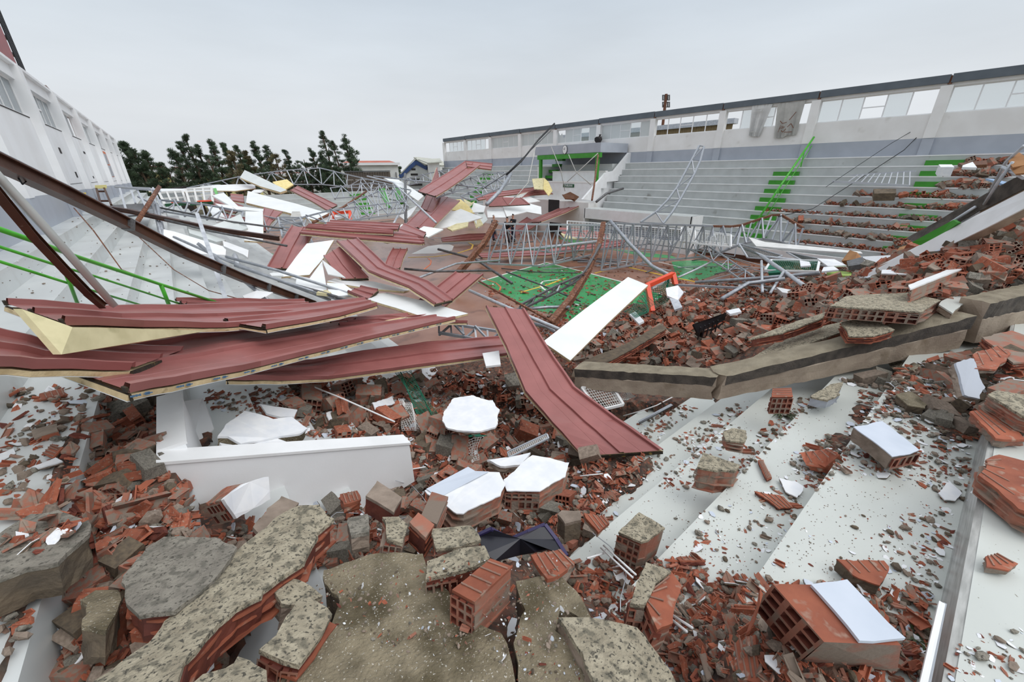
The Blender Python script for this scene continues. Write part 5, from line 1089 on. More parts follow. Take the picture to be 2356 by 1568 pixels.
chunk([(1340,830,.8),(1440,790,.75),(1520,745,.6),(1535,755,.6),(1460,800,.75),(1370,846,.85)], 'grey mortar covered brick strip lying in the court side rubble', .16, 'mortar_dark', 'terra', amp=.015, step=.1)
# misc near
board([(1100,1228,1.98+.55),(1130,1215,2.5),(1175,1236,2.5),(1255,1207,2.46),(1300,1274,2.5),(1262,1262,2.5),(1200,1272,2.5),(1140,1286,2.5),(1114,1274,2.52)][:0] or [(1100,1228,1.9),(1300,1274,1.7)][:0] or [(0,0,1),(1,0,1),(0,1,1)], .0001, 'black_sheet', 'x', 'x', 'x') if False else None
P = [G(*p) for p in ((1100,1230,2.58),(1130,1216,2.62),(1160,1232,2.54),(1178,1238,2.52),(1215,1222,2.58),(1254,1206,2.62),(1280,1240,2.58),(1304,1278,2.58),(1262,1262,2.5),(1230,1268,2.56),(1196,1274,2.5),(1140,1288,2.56),(1114,1274,2.58))]
t = thing('black_tarp', 'crumpled black sheet with purple hem in the centre foreground', 'tarp', P[8]); c = sum(P, Vector())/len(P)
Vs = [c+Vector((0, 0, .03))]+P+[p+Vector((0, 0, -.01)) for p in P]; n_ = len(P)
F = [(0, 1+i, 1+(i+1) % n_) for i in range(n_)]+[(1+i, 1+n_+i, 1+n_+(i+1) % n_, 1+(i+1) % n_) for i in range(n_)]; mk('sheet', Vs, F, 'black_sheet', t)
for a, b in ((0,1),(1,2),(2,3),(3,4),(4,5),(5,6),(6,7)): ubar('hem', P[a], P[b], .02, .012, 'purple', t)
for pts, r_, m_, lb in (([(772,1205),(762,1188),(775,1178),(820,1180),(850,1178)], .003, 'steel_light', 'loop of grey wire at left of the square tan chunk'),):
    tubes('wire', [[(x, y, (lambda v: math.hypot(v.x, v.y))(S(x, y))*.97) for x, y in pts]], r_, m_, lb, 'wire', n=4)
def surf_tube(pts, r_, m_, lb, cat='wire', nm='wire', lift=.05, n=5):
    P = [S(x, y)+Vector((0, 0, lift)) for x, y in pts]; V_, F = tubevf(P, r_, n); return tag(mk(nm, V_, F, m_, smooth=True), lb, cat)
surf_tube([(830,1180),(828,1205),(850,1228),(905,1238),(940,1228)], .003, 'steel_light', 'grey wire loop across the square tan chunk', lift=.18)
surf_tube([(915,1135),(950,1142),(975,1170),(985,1185)], .003, 'steel_light', 'thin grey wire over the brown bricks', lift=.15)
surf_tube([(1362,1245),(1400,1275),(1430,1310),(1438,1345),(1424,1400),(1424,1430)], .004, 'steel_light', 'curved grey wire on the step beside the split brick block', lift=.1)
surf_tube([(720,925),(800,960),(915,1012)], .010, 'white', 'long white plastic tube in the centre rubble', 'tube', 'plastic_tube', lift=.25)
surf_tube([(936,1128),(985,1120)], .006, 'white', 'short white stick left of the pale blue chunk', 'tube', 'plastic_tube', lift=.25)
surf_tube([(1432,962),(1470,952),(1510,938),(1548,918)], .010, 'white', 'curved white plastic tube under the concrete beam', 'tube', 'plastic_tube', lift=.05)
for k, pts in enumerate(([(1376,1318),(1445,1395)], [(1382,1312),(1452,1388)], [(1345,1345),(1385,1330)], [(1490,1460),(1560,1530)], [(1500,1462),(1572,1522)])):
    surf_tube(pts, .007, 'white', ['white plastic trunking strip left of the split brick block, lower', 'white plastic trunking strip left of the split brick block, upper', 'short white plastic trunking strip pointing left', 'white trunking strip below the split brick block, left', 'white trunking strip below the split brick block, right'][k], 'trunking', 'plastic_trunking', lift=.28)
surf_tube([(1333,1113),(1385,1108)], .008, 'white', 'short white trunking strip right of the white wall chunk', 'trunking', 'plastic_trunking', lift=.12)
t = thing('metal_trim', 'white and steel edge trim lying along the curb at lower right', 'trim strip', G(2130, 1480, 2.42))
ubar('white_profile', G(2166, 1388, 2.42), G(2108, 1640, 2.42), .022, .022, 'white', t); ubar('steel_profile', G(2174, 1388, 2.41), G(2122, 1640, 2.41), .012, .01, 'steel', t)
t = thing('steel_angle', 'grey steel angle lying beside the white crate under the beam', 'steel angle', S(1500, 960)); ubar('flange', S(1470, 975)+Vector((0, 0, .04)), S(1545, 935)+Vector((0, 0, .04)), .05, .01, 'steel', t); ubar('web', S(1470, 977)+Vector((0, 0, .03)), S(1545, 937)+Vector((0, 0, .03)), .008, .04, 'steel_dark', t)
# black crate on the heap
t = thing('black_crate', 'black plastic crate tipped over on the brick heap', 'crate', G(1650, 760, 1.1))
for pts in ([(1595,745,1.5),(1672,718,1.6),(1668,735,1.4),(1605,765,1.3)], [(1600,765,1.25),(1640,755,1.25),(1645,780,1.0),(1605,770,1.05)], [(1640,755,1.25),(1665,740,1.3),(1660,765,1.0),(1645,780,1.0)]):
    Vs, F = prism([G(*p) for p in pts], (0, .02, -.03)); mk('side', Vs, F, 'black', t)
for k in range(5): a = G(1612+k*10, 752-k*4, 1.52); ubar('rib', a, a+Vector((.02, .02, -.28)), .02, .02, 'black', t)

# further single pieces the photograph shows
for pts, lb, top, body, th in (
 ([(2256,1296),(2282,1288),(2328,1312),(2300,1330),(2262,1322)], 'orange brick piece with mortar underside alone on the curb top', 'terra', 'mortar', .05),
 ([(1790,1106),(1826,1114),(1848,1128),(1832,1150),(1804,1138)], 'white plaster flake with brown rim on the third grey step', 'plaster', 'mortar_dark', .03),
 ([(2156,1140),(2180,1114),(2208,1140),(2196,1160),(2172,1156)], 'white plaster flake near the curb at right', 'plaster', 'mortar', .02),
 ([(1912,1312),(2016,1316),(2034,1340),(2010,1376),(1950,1350)], 'curved orange and black ribbed brick shell behind the biggest block', 'terra', 'mortar_dark', .10),
 ([(1672,1472),(1728,1476),(1742,1580),(1690,1580)], 'long orange ribbed brick plate standing at the bottom edge', 'terra', 'terra', .04),
 ([(1530,1264),(1600,1284),(1620,1300),(1560,1300)], 'orange brick strip with grey end on the grey step', 'terra', 'terra_dark', .04),
 ([(1733,1136),(1800,1150),(1822,1176),(1790,1178)], 'forked red brick strip on the third grey step', 'terra', 'terra_dark', .03),
 ([(1742,1066),(1752,1064),(1774,1108),(1762,1112)], 'narrow bent red brick strip on the second widest step', 'terra', 'terra_dark', .03),
 ([(1836,1056),(1900,1046),(1926,1062),(1890,1092),(1848,1084)], 'red ribbed brick heap piece against the step riser', 'terra', 'terra', .07),
 ([(2054,924),(2090,918),(2128,944),(2120,958),(2080,950)], 'mossy mortar lump with red marks on the fourth step', 'render_yellow', 'mortar_dark', .09),
 ([(2036,844),(2062,840),(2108,852),(2096,864),(2050,862)], 'pale stone lump at the beam underside', 'render', 'mortar', .07),
 ([(78,1000),(134,986),(138,1000),(84,1022)], 'long orange shard with mortar skin on the left tread', 'mortar', 'terra', .03),
 ([(95,975-62),(150,900),(158,916),(102,926)], 'wide orange ribbed shard on the left tread', 'terra', 'terra', .02),
 ([(100,1055),(124,1030),(146,1038),(126,1064)], 'oval orange shard on the left tread', 'terra', 'mortar_dark', .02),
 ([(78,1082),(132,1062),(146,1072),(86,1090)], 'long white plaster sliver on the left tread', 'plaster', 'mortar', .02),
 ([(402,1136),(430,1112),(458,1122),(432,1160),(412,1168)], 'bright orange ribbed shard leaning at the guard wall corner', 'terra', 'terra', .03),
 ([(255,1268),(282,1246),(316,1248),(308,1268),(272,1284)], 'white oval plaster flake in the near left rubble', 'plaster', 'mortar', .02),
 ([(1170,1440),(1178,1424),(1194,1430),(1186,1458),(1168,1470)], 'white plaster scrap beside the grooved brick foot', 'plaster', 'mortar', .01),
 ([(862,952),(906,934),(912,952),(868,968)], 'white topped brick in the centre rubble left of green net', 'plaster', 'brick', .16),
 ([(756,972),(808,960),(812,972),(762,990)], 'white topped brick below the long white tube', 'plaster', 'brick', .13),
 ([(970,852),(996,846),(1008,862),(990,884),(974,872)], 'grey white plaster plate upright in shadow under the panels', 'plaster', 'brick', .10),
 ([(1160,882),(1194,876),(1196,908),(1166,910)], 'tan mortar brick standing beside the steep red panel', 'render_grey', 'mortar', .2),
 ([(852,912),(886,910),(888,932),(858,936)], 'brown mortar brick standing left of the green net', 'mortar', 'mortar_dark', .15),
 ([(1408,1312),(1432,1300),(1468,1318),(1444,1352),(1420,1340)], 'white and blue plaster plate behind the trunking strips', 'plaster', 'mortar', .02)):
    chunk(pts, lb, th, top, body, amp=.008, step=.04, skin=min(.01, th*.4), dz=.01)
# ================================================================== LOOSE DEBRIS
def shard_mesh(name, m, m2, kind, seed):
    r = random.Random(seed); mb = MB()
    if kind == 'plate':                                     # ribbed terracotta plate
        n = r.choice([4, 5, 5, 6]); pts = []
        for i in range(n):
            a = 2*math.pi*(i+r.uniform(-.25, .25))/n; pts.append(Vector((math.cos(a)*.5*r.uniform(.75, 1.1), math.sin(a)*.27*r.uniform(.7, 1.15), 0)))
        Vs, F = prism([p+Vector((0, 0, .08)) for p in pts], (0, 0, -.09)); mb.add(Vs, F)
        mb.box((-.36, -.02, .07), (.36, .03, .11)); 
    elif kind == 'rib':                                     # channel shaped piece
        L_ = r.uniform(.8, 1.1)
        mb.box((-.5*L_, -.2, 0), (.5*L_, .2, .06)); mb.box((-.46*L_, -.2, .05), (.40*L_, -.14, .26)); mb.box((-.38*L_, .13, .05), (.48*L_, .19, .22*r.uniform(.5, 1.1)))
        for i, v in enumerate(mb.V): mb.V[i] = v+Vector((r.uniform(-.06, .06), r.uniform(-.03, .03), r.uniform(-.015, .015)))
    elif kind == 'lump':
        bm = bmesh.new(); bmesh.ops.create_icosphere(bm, subdivisions=1, radius=.5)
        for v in bm.verts: v.co = Vector((v.co.x*r.uniform(.7, 1.25), v.co.y*r.uniform(.5, .9), v.co.z*r.uniform(.3, .7)+.22))
        mb.add([v.co.copy() for v in bm.verts], [tuple(v.index for v in f.verts) for f in bm.faces]); bm.free()
    elif kind == 'flake':
        n = r.choice([5, 6, 7]); pts = []
        for i in range(n):
            a = 2*math.pi*(i+r.uniform(-.3, .3))/n; pts.append(Vector((math.cos(a)*.5*r.uniform(.6, 1.1), math.sin(a)*.36*r.uniform(.6, 1.1), 0)))
        Vs, F = prism([p+Vector((0, 0, .09)) for p in pts], (0, 0, -.035)); mb.add(Vs, F, 0); Vs, F = prism([p*.97+Vector((0, 0, .056)) for p in pts], (0, 0, -.06)); mb.add(Vs, F, 1)
        return mesh_data(name, mb.V, mb.F, [m, m2], mb.I)
    elif kind == 'block':                                   # hollow brick, size 1 x .67 x .6
        hx, hy, hz = .5, .34, .6
        nxc, nzc = r.choice([(3, 3), (4, 3), (3, 4)])
        mb.add([(-hx,-hy,0),(hx,-hy,0),(hx,hy,0),(-hx,hy,0),(-hx,-hy,hz),(hx,-hy,hz),(hx,hy,hz),(-hx,hy,hz)], [(0,3,2,1),(4,5,6,7),(0,1,5,4),(2,3,7,6)], 0)
        cellface(mb, Vector((hx,-hy,0)), Vector((0,2*hy,0)), Vector((0,0,hz)), Vector((-1,0,0)), nxc, nzc, depth=.25, skip=.08)
        cellface(mb, Vector((-hx,hy,0)), Vector((0,-2*hy,0)), Vector((0,0,hz)), Vector((1,0,0)), nxc, nzc, depth=.25, skip=.08)
        for i in range(len(mb.V)):
            v = mb.V[i]; mb.V[i] = v+Vector((.03*math.sin(v.y*9+seed), .02*math.sin(v.x*7+seed), .02*math.sin(v.x*5+v.y*8+seed)))
        return mesh_data(name, mb.V, mb.F, [m, 'terra_dark', m2], mb.I)
    elif kind == 'halfblock':                               # brick with one side broken open
        hx, hy, hz = .45, .34, .55
        mb.box((-hx, -hy, 0), (hx, hy, .07)); mb.box((-hx, -hy, .06), (hx, -hy+.07, hz)); mb.box((-hx, -.04, .06), (hx*.8, .03, hz*.9)); mb.box((-hx*.9, hy-.07, .06), (hx*.5, hy, hz*.6)); mb.box((-hx, -hy, hz*.5), (hx*.7, 0, hz*.5+.05)); mb.box((-hx, -hy, hz-.06), (hx*.85, .02, hz))
        for i, v in enumerate(mb.V): mb.V[i] = v+Vector((r.uniform(-.07, .07), r.uniform(-.02, .02), r.uniform(-.03, .03)))
    elif kind == 'mblock':                                  # brick body fully covered by mortar
        hx, hy, hz = .5, .3, .42
        mb.box((-hx, -hy, 0), (hx, hy, hz))
        for i, v in enumerate(mb.V): mb.V[i] = v+Vector((r.uniform(-.06, .06), r.uniform(-.05, .05), r.uniform(-.05, .05)))
    return mesh_data(name, mb.V, mb.F, [m], None)
KINDS = {
 'brick_shard': ([('plate', 'terra'), ('plate', 'terra'), ('rib', 'terra'), ('plate', 'terra_dark'), ('plate', 'brick'), ('rib', 'brick')], 'brick'),
 'mortar_lump': ([('lump', 'mortar'), ('lump', 'mortar_dark'), ('lump', 'render_grey'), ('lump', 'mortar')], 'mortar'),
 'plaster_flake': ([('flake', 'plaster'), ('flake', 'plaster'), ('flake', 'plaster_blue')], 'mortar_dark'),
 'hollow_brick': ([('block', 'brick'), ('block', 'terra'), ('block', 'brick'), ('halfblock', 'terra'), ('halfblock', 'brick')], 'mortar'),
 'mortar_brick': ([('mblock', 'mortar'), ('mblock', 'brick'), ('mblock', 'mortar_dark'), ('mblock', 'render_grey')], 'mortar')}
PROTO = {}
for kn, (vs, m2) in KINDS.items():
    PROTO[kn] = []
    for rep in range(3):
        for i, (kd, m) in enumerate(vs): PROTO[kn].append(shard_mesh(kn, m, m2, kd, 31*rep+7*i+len(kn)))

CATS = {'brick_shard': 'brick shard', 'mortar_lump': 'mortar lump', 'plaster_flake': 'plaster flake', 'hollow_brick': 'brick', 'mortar_brick': 'brick'}
LOOK = {'brick_shard': 'broken orange red brick shard', 'mortar_lump': 'grey brown mortar lump', 'plaster_flake': 'thin white plaster flake', 'hollow_brick': 'hollow red clay brick', 'mortar_brick': 'mortar coated brick piece'}
POOL = {k: [] for k in KINDS}                               # (pxsize, region, pos, size, seed)
DENS = {'on the grey steps at right': .62, 'on the left steps under the girder': .35, 'on the left grey tread': .55, 'dirt crumbs': .8}
def inpoly(x, y, poly):
    c = np.zeros(x.shape, bool); n = len(poly); j = n-1
    for i in range(n):
        xi, yi = poly[i]; xj, yj = poly[j]
        c ^= ((yi > y) != (yj > y)) & (x < (xj-xi)*(y-yi)/(yj-yi+1e-9)+xi); j = i
    return c
def scatter(region, poly, n, mix, size, smin=.015, smax=.30, pile=1.0, plane=None):
    n = int(n*DENS.get(region, 1))
    xs = [p[0] for p in poly]; ys = [p[1] for p in poly]
    area = 0
    X = rng.uniform(min(xs), max(xs), n*4); Y = rng.uniform(min(ys), max(ys), n*4); ok = inpoly(X, Y, poly); X = X[ok][:n]; Y = Y[ok][:n]
    P, h = hits(X, Y)
    if plane: P = np.array([list(G(a, b, plane)) for a, b in zip(X, Y)])
    kinds = list(mix); pr = np.array([mix[k] for k in kinds]); pr = pr/pr.sum(); kk = rng.choice(len(kinds), len(X), p=pr)
    ps = np.exp(rng.normal(math.log(size), .5, len(X)))
    for i in range(len(X)):
        if not h[i]: continue
        k = kinds[kk[i]]; D_ = math.dist(P[i], (0, 0, CAMZ)); s = ps[i]*D_/FL
        if k in ('hollow_brick',): s = rng.uniform(.20, .33) if D_ > 4.5 else rng.uniform(.12, .19)
        elif k == 'mortar_brick': s = rng.uniform(.16, .30) if D_ > 4.5 else rng.uniform(.10, .18)
        else: s = min(max(s, smin), smax if k != 'mortar_lump' else smax*.5)
        POOL[k].append((s/D_*FL, region, P[i]+np.array([0, 0, rng.uniform(-.1, .25)*s*pile]), s, rng.integers(1 << 30)))
R = 'rubble'
scatter('in the near left rubble', [(190,1100),(380,1080),(470,1230),(640,1190),(900,1120),(960,1160),(760,1280),(600,1380),(480,1568),(150,1568),(180,1250)], 2300, {'brick_shard': .6, 'mortar_lump': .26, 'plaster_flake': .12, 'mortar_brick': .015, 'hollow_brick': .012}, 17, smax=.18)
scatter('in the near left rubble', [(60,1180),(290,1150),(450,1210),(420,1300),(200,1340),(120,1300)], 110, {'brick_shard': .8, 'mortar_lump': .2}, 55, smax=.24)
scatter('in the near left rubble', [(130,1140),(230,1140),(240,1230),(160,1240)], 26, {'brick_shard': 1}, 60, smax=.26, pile=.5)
scatter('on the left slab at the picture edge', [(0,1240),(120,1190),(190,1210),(60,1290)], 26, {'brick_shard': .7, 'plaster_flake': .3}, 22, smax=.12, pile=.1, plane=3.07)
scatter('at the foot of the long diagonal slab', [(640,1330),(760,1220),(1000,1260),(760,1300)], 160, {'brick_shard': .6, 'mortar_lump': .4}, 32, smax=.16)
scatter('in the centre rubble under the red panels', [(700,880),(1150,850),(1300,960),(1360,1060),(1250,1160),(1050,1120),(945,1110),(940,1020),(700,1000),(640,900)], 3200, {'brick_shard': .65, 'mortar_lump': .17, 'plaster_flake': .14, 'hollow_brick': .018, 'mortar_brick': .016}, 12, smax=.22)
scatter('between guard wall and front slabs', [(760,1160),(950,1110),(1330,1110),(1400,1200),(1250,1300),(1000,1280),(760,1290)], 1500, {'brick_shard': .55, 'mortar_lump': .32, 'plaster_flake': .1, 'mortar_brick': .02, 'hollow_brick': .015}, 14, smax=.18)
scatter('between guard wall and front slabs', [(1240,1060),(1420,1000),(1500,1000),(1460,1100),(1330,1220),(1240,1200)], 560, {'brick_shard': .72, 'mortar_lump': .18, 'plaster_flake': .1}, 14, smax=.16)
scatter('around the split brick block', [(1300,1300),(1480,1280),(1700,1330),(1740,1450),(1620,1568),(1450,1568),(1330,1420)], 1100, {'brick_shard': .74, 'mortar_lump': .22, 'plaster_flake': .04}, 17, smax=.15)
scatter('around the biggest hollow block', [(1690,1330),(2140,1360),(2130,1568),(1640,1568)], 700, {'brick_shard': .72, 'mortar_lump': .18, 'plaster_flake': .1}, 17, smax=.14)
scatter('on the bottom centre slabs', [(760,1300),(1280,1280),(1350,1568),(560,1568)], 900, {'brick_shard': .3, 'mortar_lump': .55, 'plaster_flake': .15}, 5, smin=.004, smax=.05, pile=.1, plane=2.735)
scatter('in the pit left of the guard wall', [(230,905),(375,905),(380,1110),(240,1140),(200,1110)], 420, {'brick_shard': .6, 'mortar_lump': .3, 'mortar_brick': .07, 'hollow_brick': .05}, 15, smax=.2)
scatter('on the left grey tread', [(30,900),(215,880),(165,1110),(0,1170),(0,1000)], 420, {'brick_shard': .45, 'mortar_lump': .4, 'plaster_flake': .12}, 12, smax=.16, pile=.1)
scatter('on the left grey tread', [(0,1340),(90,1340),(40,1500),(0,1520)], 80, {'brick_shard': .5, 'mortar_lump': .5}, 16, smax=.12, pile=.1)
scatter('in the brick heap beyond the beam', [(1300,830),(1500,700),(1640,650),(1890,600),(2000,640),(1900,700),(1720,800),(1620,845)], 5200, {'brick_shard': .66, 'mortar_lump': .17, 'plaster_flake': .05, 'hollow_brick': .06, 'mortar_brick': .07}, 11, smax=.30)
scatter('in the high heap at right', [(1900,700),(2060,560),(2180,560),(2356,480),(2356,640),(2200,720),(2000,760),(1750,840)], 2600, {'brick_shard': .55, 'mortar_lump': .18, 'plaster_flake': .05, 'hollow_brick': .10, 'mortar_brick': .12}, 12, smax=.32)
scatter('below the beam at right', [(1920,880),(2356,780),(2356,1000),(2235,1010),(2140,960),(2040,900)], 1100, {'brick_shard': .4, 'mortar_lump': .42, 'plaster_flake': .14, 'mortar_brick': .03}, 12, smax=.2, pile=.5)
for poly, n in (([(1440,990),(1560,930),(1610,935),(1480,1040)], 190), ([(1550,1010),(1690,930),(1730,935),(1600,1060)], 230), ([(1340,1170),(1500,1080),(1480,1130),(1350,1240)], 90), ([(1500,1120),(1640,990),(1720,980),(1600,1130)], 200), ([(1650,1080),(1860,900),(1880,930),(1700,1100)], 330), ([(1690,1210),(1850,1040),(1900,1080),(1760,1290)], 170), ([(1800,1060),(1900,1000),(1990,1000),(1880,1130)], 320), ([(1880,1080),(1980,940),(2230,960),(2240,1160),(2060,1100)], 900), ([(2030,1220),(2170,1130),(2200,1200),(2150,1370),(2040,1360)], 210), ([(1740,1180),(2150,1180),(2050,1340),(1760,1310)], 60), ([(1540,1190),(1700,1150),(1640,1290)], 40), ([(2190,1470),(2356,1440),(2356,1568),(2170,1568)], 110), ([(1370,1100),(1480,1030),(1560,1040),(1420,1160)], 120), ([(1960,900),(2120,880),(2240,960),(2000,960)], 300), ([(1560,1290),(1640,1180),(1750,1300),(1720,1340)], 110)):
    scatter('on the grey steps at right', poly, n, {'brick_shard': .42, 'mortar_lump': .32, 'plaster_flake': .26}, 7, smin=.008, smax=.15, pile=0)
scatter('dirt crumbs', [(1320,1180),(1700,920),(2200,950),(2150,1380),(1700,1420),(1350,1350)], 1500, {'mortar_lump': .8, 'brick_shard': .2}, 2.6, smin=.004, smax=.02, pile=0)
scatter('on the left steps under the girder', [(0,620),(230,470),(420,560),(600,690),(120,700),(0,700)], 420, {'mortar_lump': .8, 'plaster_flake': .2}, 2.4, smin=.01, smax=.1, pile=0)
scatter('on the left steps behind guard wall', [(470,900),(700,880),(830,1000),(700,1000),(480,940)], 330, {'brick_shard': .7, 'mortar_lump': .25, 'plaster_flake': .05}, 9, smax=.12, pile=0)
scatter('on the court floor', [(1110,660),(1250,610),(1440,650),(1700,640),(1860,640),(1500,720),(1300,800),(1180,780)], 1500, {'brick_shard': .85, 'mortar_lump': .1, 'plaster_flake': .05}, 6, smin=.03, smax=.3, pile=0)
scatter('on the court floor', [(1230,640),(1440,600),(1700,600),(1900,640),(1750,700),(1500,740)], 800, {'brick_shard': .9, 'mortar_lump': .1}, 4, smin=.03, smax=.2, pile=0)
scatter('in the court side rubble', [(1180,770),(1320,700),(1500,700),(1460,760),(1330,850),(1250,860)], 900, {'brick_shard': .8, 'mortar_lump': .12, 'mortar_brick': .02, 'plaster_flake': .04}, 8, smin=.03, smax=.25, pile=.3)
# strips of rubble along the far right bench rows
def row_strip(k, px0, px1, n, sz, brick=0):
    x0 = 25.5-.344*k
    ya = AX(px1, 450, x0).y; yb = AX(px0, 450, x0).y
    for i in range(n):
        y = rng.uniform(min(ya, yb), max(ya, yb)); x = x0+rng.uniform(.02, .32); z = 4.80-.41*k
        s = rng.uniform(.07, .20)*sz; p = np.array([x, y, z+rng.uniform(0, .1)*sz]); D_ = math.dist(p, (0, 0, CAMZ))
        kk = rng.choice(['brick_shard', 'brick_shard', 'brick_shard', 'mortar_lump', 'plaster_flake' if rng.random() < .3 else 'brick_shard'])
        if rng.random() < brick: kk = rng.choice(['hollow_brick', 'mortar_brick']); s = .32
        POOL[kk].append((s/D_*FL, 'along the far grey bench rows', p, s, rng.integers(1 << 30)))
for k, a, b, n, sz, br in ((9, 1850, 2150, 300, 1.1, .02), (8, 1850, 2140, 320, 1.2, .02), (7, 1830, 2160, 340, 1.2, .02), (6, 1770, 2190, 360, 1.1, .02), (5, 1900, 2220, 260, 1.0, .03), (4, 1960, 2250, 260, 1.1, .06), (3, 2150, 2290, 260, 1.5, .15), (2, 2150, 2300, 220, 1.5, .15), (5, 2150, 2260, 160, 1.4, .1), (1, 2200, 2330, 60, 1.4, .2)):
    row_strip(k, a, b, n, sz, br)
LM = [(380,1310,'broad grey speckled slab'), (470,1450,'long diagonal slab'), (60,1240,'left edge grey slab'), (650,1150,'white guard wall front'), (210,1100,'left grey riser'), (300,1010,'pit left of the guard wall'), (600,980,'cracked white slab'), (1085,950,'large white plaster plate'), (960,920,'green hanging net'), (1070,1125,'pale blue wall chunk'), (1235,1085,'white wall chunk'), (1190,1245,'black sheet'), (1110,1370,'big grooved red brick'), (690,1450,'tilted speckled slab'), (900,1450,'mossy mortar slab'), (1470,1230,'lone brick block on the step'), (1505,1380,'split brick block'), (1900,1440,'biggest hollow block'), (2140,1450,'white edge trim'), (2240,1200,'grey curb'), (2040,1010,'pale blue slab on step'), (1800,930,'hollow brick under the beam'), (1650,1070,'tan topped block on step'), (1430,980,'steep red panel end'), (1400,910,'white grille crate'), (1480,880,'left beam length'), (1900,830,'longest beam length'), (2290,740,'right beam length'), (2230,870,'grey painted piece'), (2310,940,'tan chunk at right edge'), (2300,1110,'ribbed chunk at right edge'), (1380,740,'big white panel'), (1520,670,'orange goal'), (1640,750,'black crate'), (1630,790,'grey chain link mesh'), (2030,695,'tan slab with hollow front'), (2050,630,'white topped brick block'), (1990,640,'long white wall strip'), (1560,670,'white plaster shell'), (1930,628,'lime green mat'), (2150,620,'brown brick row'), (1260,660,'green court area'), (1310,690,'long rusty column'), (2170,400,'second green stair top'), (2110,450,'second green stair middle'), (2080,530,'second green stair foot'), (1780,470,'green fallen handrail'), (1900,530,'rusty peaked truss'), (150,620,'green handrail'), (420,560,'long brown beam'), (860,1180,'wire loop'), (780,940,'long white plastic tube'), (1230,1020,'narrow wire tray'), (1060,1030,'crushed wire basket'), (1450,820,'mortar covered strip'), (1300,1190,'tan block by the black sheet'), (1780,1250,'middle of the widest step'), (2180,1300,'curb end debris'), (2280,1500,'curb top'), (1750,1120,'white flake on the third step')]
def where(p):
    v = Vector(p)-CAM; z = v.dot(FW); px = 1178+FL*v.dot(RT)/z; py = 784+FL*v.dot(DN)/z
    lx, ly, nm = min(LM, key=lambda l: (l[0]-px)**2+(l[1]-py)**2); dx, dy = px-lx, py-ly; d = math.hypot(dx, dy)
    if d < 28: return 'right at the '+nm
    a = ('right of' if dx > 0 else 'left of') if abs(dx) > abs(dy)*1.2 else ('below' if dy > 0 else 'above')
    return ('close ' if d < 75 else '')+a+' the '+nm
for kn, items in POOL.items():
    items.sort(key=lambda t: -t[0]); top = items[:290] if kn != 'mortar_brick' else items[:260]; rest = items[len(top):]
    for (ps, reg, p, s, seed) in top:
        rr = random.Random(int(seed)); me = rr.choice(PROTO[kn]); o = bpy.data.objects.new(kn, me); COL.objects.link(o)
        tl = .35 if 'step' in reg or 'tread' in reg or 'court floor' in reg or 'bench' in reg else .9
        o.location = p; o.scale = (s, s*rr.uniform(.8, 1.15), s*rr.uniform(.8, 1.2)); o.rotation_euler = (rr.uniform(-tl, tl), rr.uniform(-tl, tl), rr.uniform(0, 6.28))
        if kn == 'mortar_brick' or kn == 'hollow_brick': o.rotation_euler = (rr.choice([0, 0, 0, 1.57])+rr.uniform(-.4, .4), rr.uniform(-.45, .45), rr.uniform(0, 6.28))
        big = ps > items[len(top)//6][0]; small = ps < items[len(top)//2][0]; m0 = me.materials[0].name
        look = LOOK[kn].replace('broken orange red', {'terra': 'orange red', 'terra_dark': 'dark red', 'brick': 'greyish red'}.get(m0, 'red')) if kn == 'brick_shard' else LOOK[kn]
        if kn in ('mortar_lump', 'mortar_brick'): look = look.replace('grey brown', {'mortar': 'pinkish grey', 'mortar_dark': 'dark brown', 'render_grey': 'speckled grey'}.get(m0, 'grey')).replace('mortar coated', {'brick': 'red tinged', 'mortar_dark': 'dark mortar coated', 'render_grey': 'speckled grey'}.get(m0, 'mortar coated'))
        if kn == 'plaster_flake' and m0 == 'plaster_blue': look = 'thin pale blue plaster flake'
        tag(o, '%s%s %s' % ('large ' if big else ('small ' if small else ''), look, where(p)), CATS[kn], '%ss %s' % (LOOK[kn], reg.replace('dirt crumbs', 'on the grey steps at right')))
    # the rest of this kind joined, per prototype material
    by = {}
    for it in rest:
        rr = random.Random(int(it[4])); me = rr.choice(PROTO[kn]); by.setdefault(id(me), (me, []))[1].append((it, rr))
    Vall = []; Fall = []; Iall = []; mats = []; off = 0
    for me, lst in by.values():
        nv = len(me.vertices); v = np.empty(nv*3); me.vertices.foreach_get('co', v); v = v.reshape(-1, 3)
        mi_map = []
        for mm in me.materials:
            if mm.name not in mats: mats.append(mm.name)
            mi_map.append(mats.index(mm.name))
        polys = [(tuple(p.vertices), mi_map[p.material_index]) for p in me.polygons]
        if kn == 'hollow_brick': pass
        for (ps, reg, p, s, seed), rr in lst:
            tl = .3 if 'step' in reg or 'court floor' in reg else .9
            Rm = np.array(Matrix.Rotation(rr.uniform(0, 6.28), 3, 'Z') @ Matrix.Rotation(rr.uniform(-tl, tl), 3, 'X') @ Matrix.Rotation(rr.uniform(-tl, tl), 3, 'Y'))
            Vall.append((v*[s, s*rr.uniform(.7, 1.2), s]) @ Rm.T + p)
            for f, m_ in polys: Fall.append(tuple(a+off for a in f)); Iall.append(m_)
            off += nv
    if Vall:
        me = bpy.data.meshes.new(kn+'_scatter'); me.from_pydata(np.concatenate(Vall).tolist(), [], Fall)
        for n_ in mats: me.materials.append(MATS[n_])
        me.polygons.foreach_set('material_index', Iall); me.update()
        o = bpy.data.objects.new(kn+'_scatter', me); COL.objects.link(o); tag(o, 'smaller %ss strewn through all the rubble' % LOOK[kn], CATS[kn], None, 'stuff')
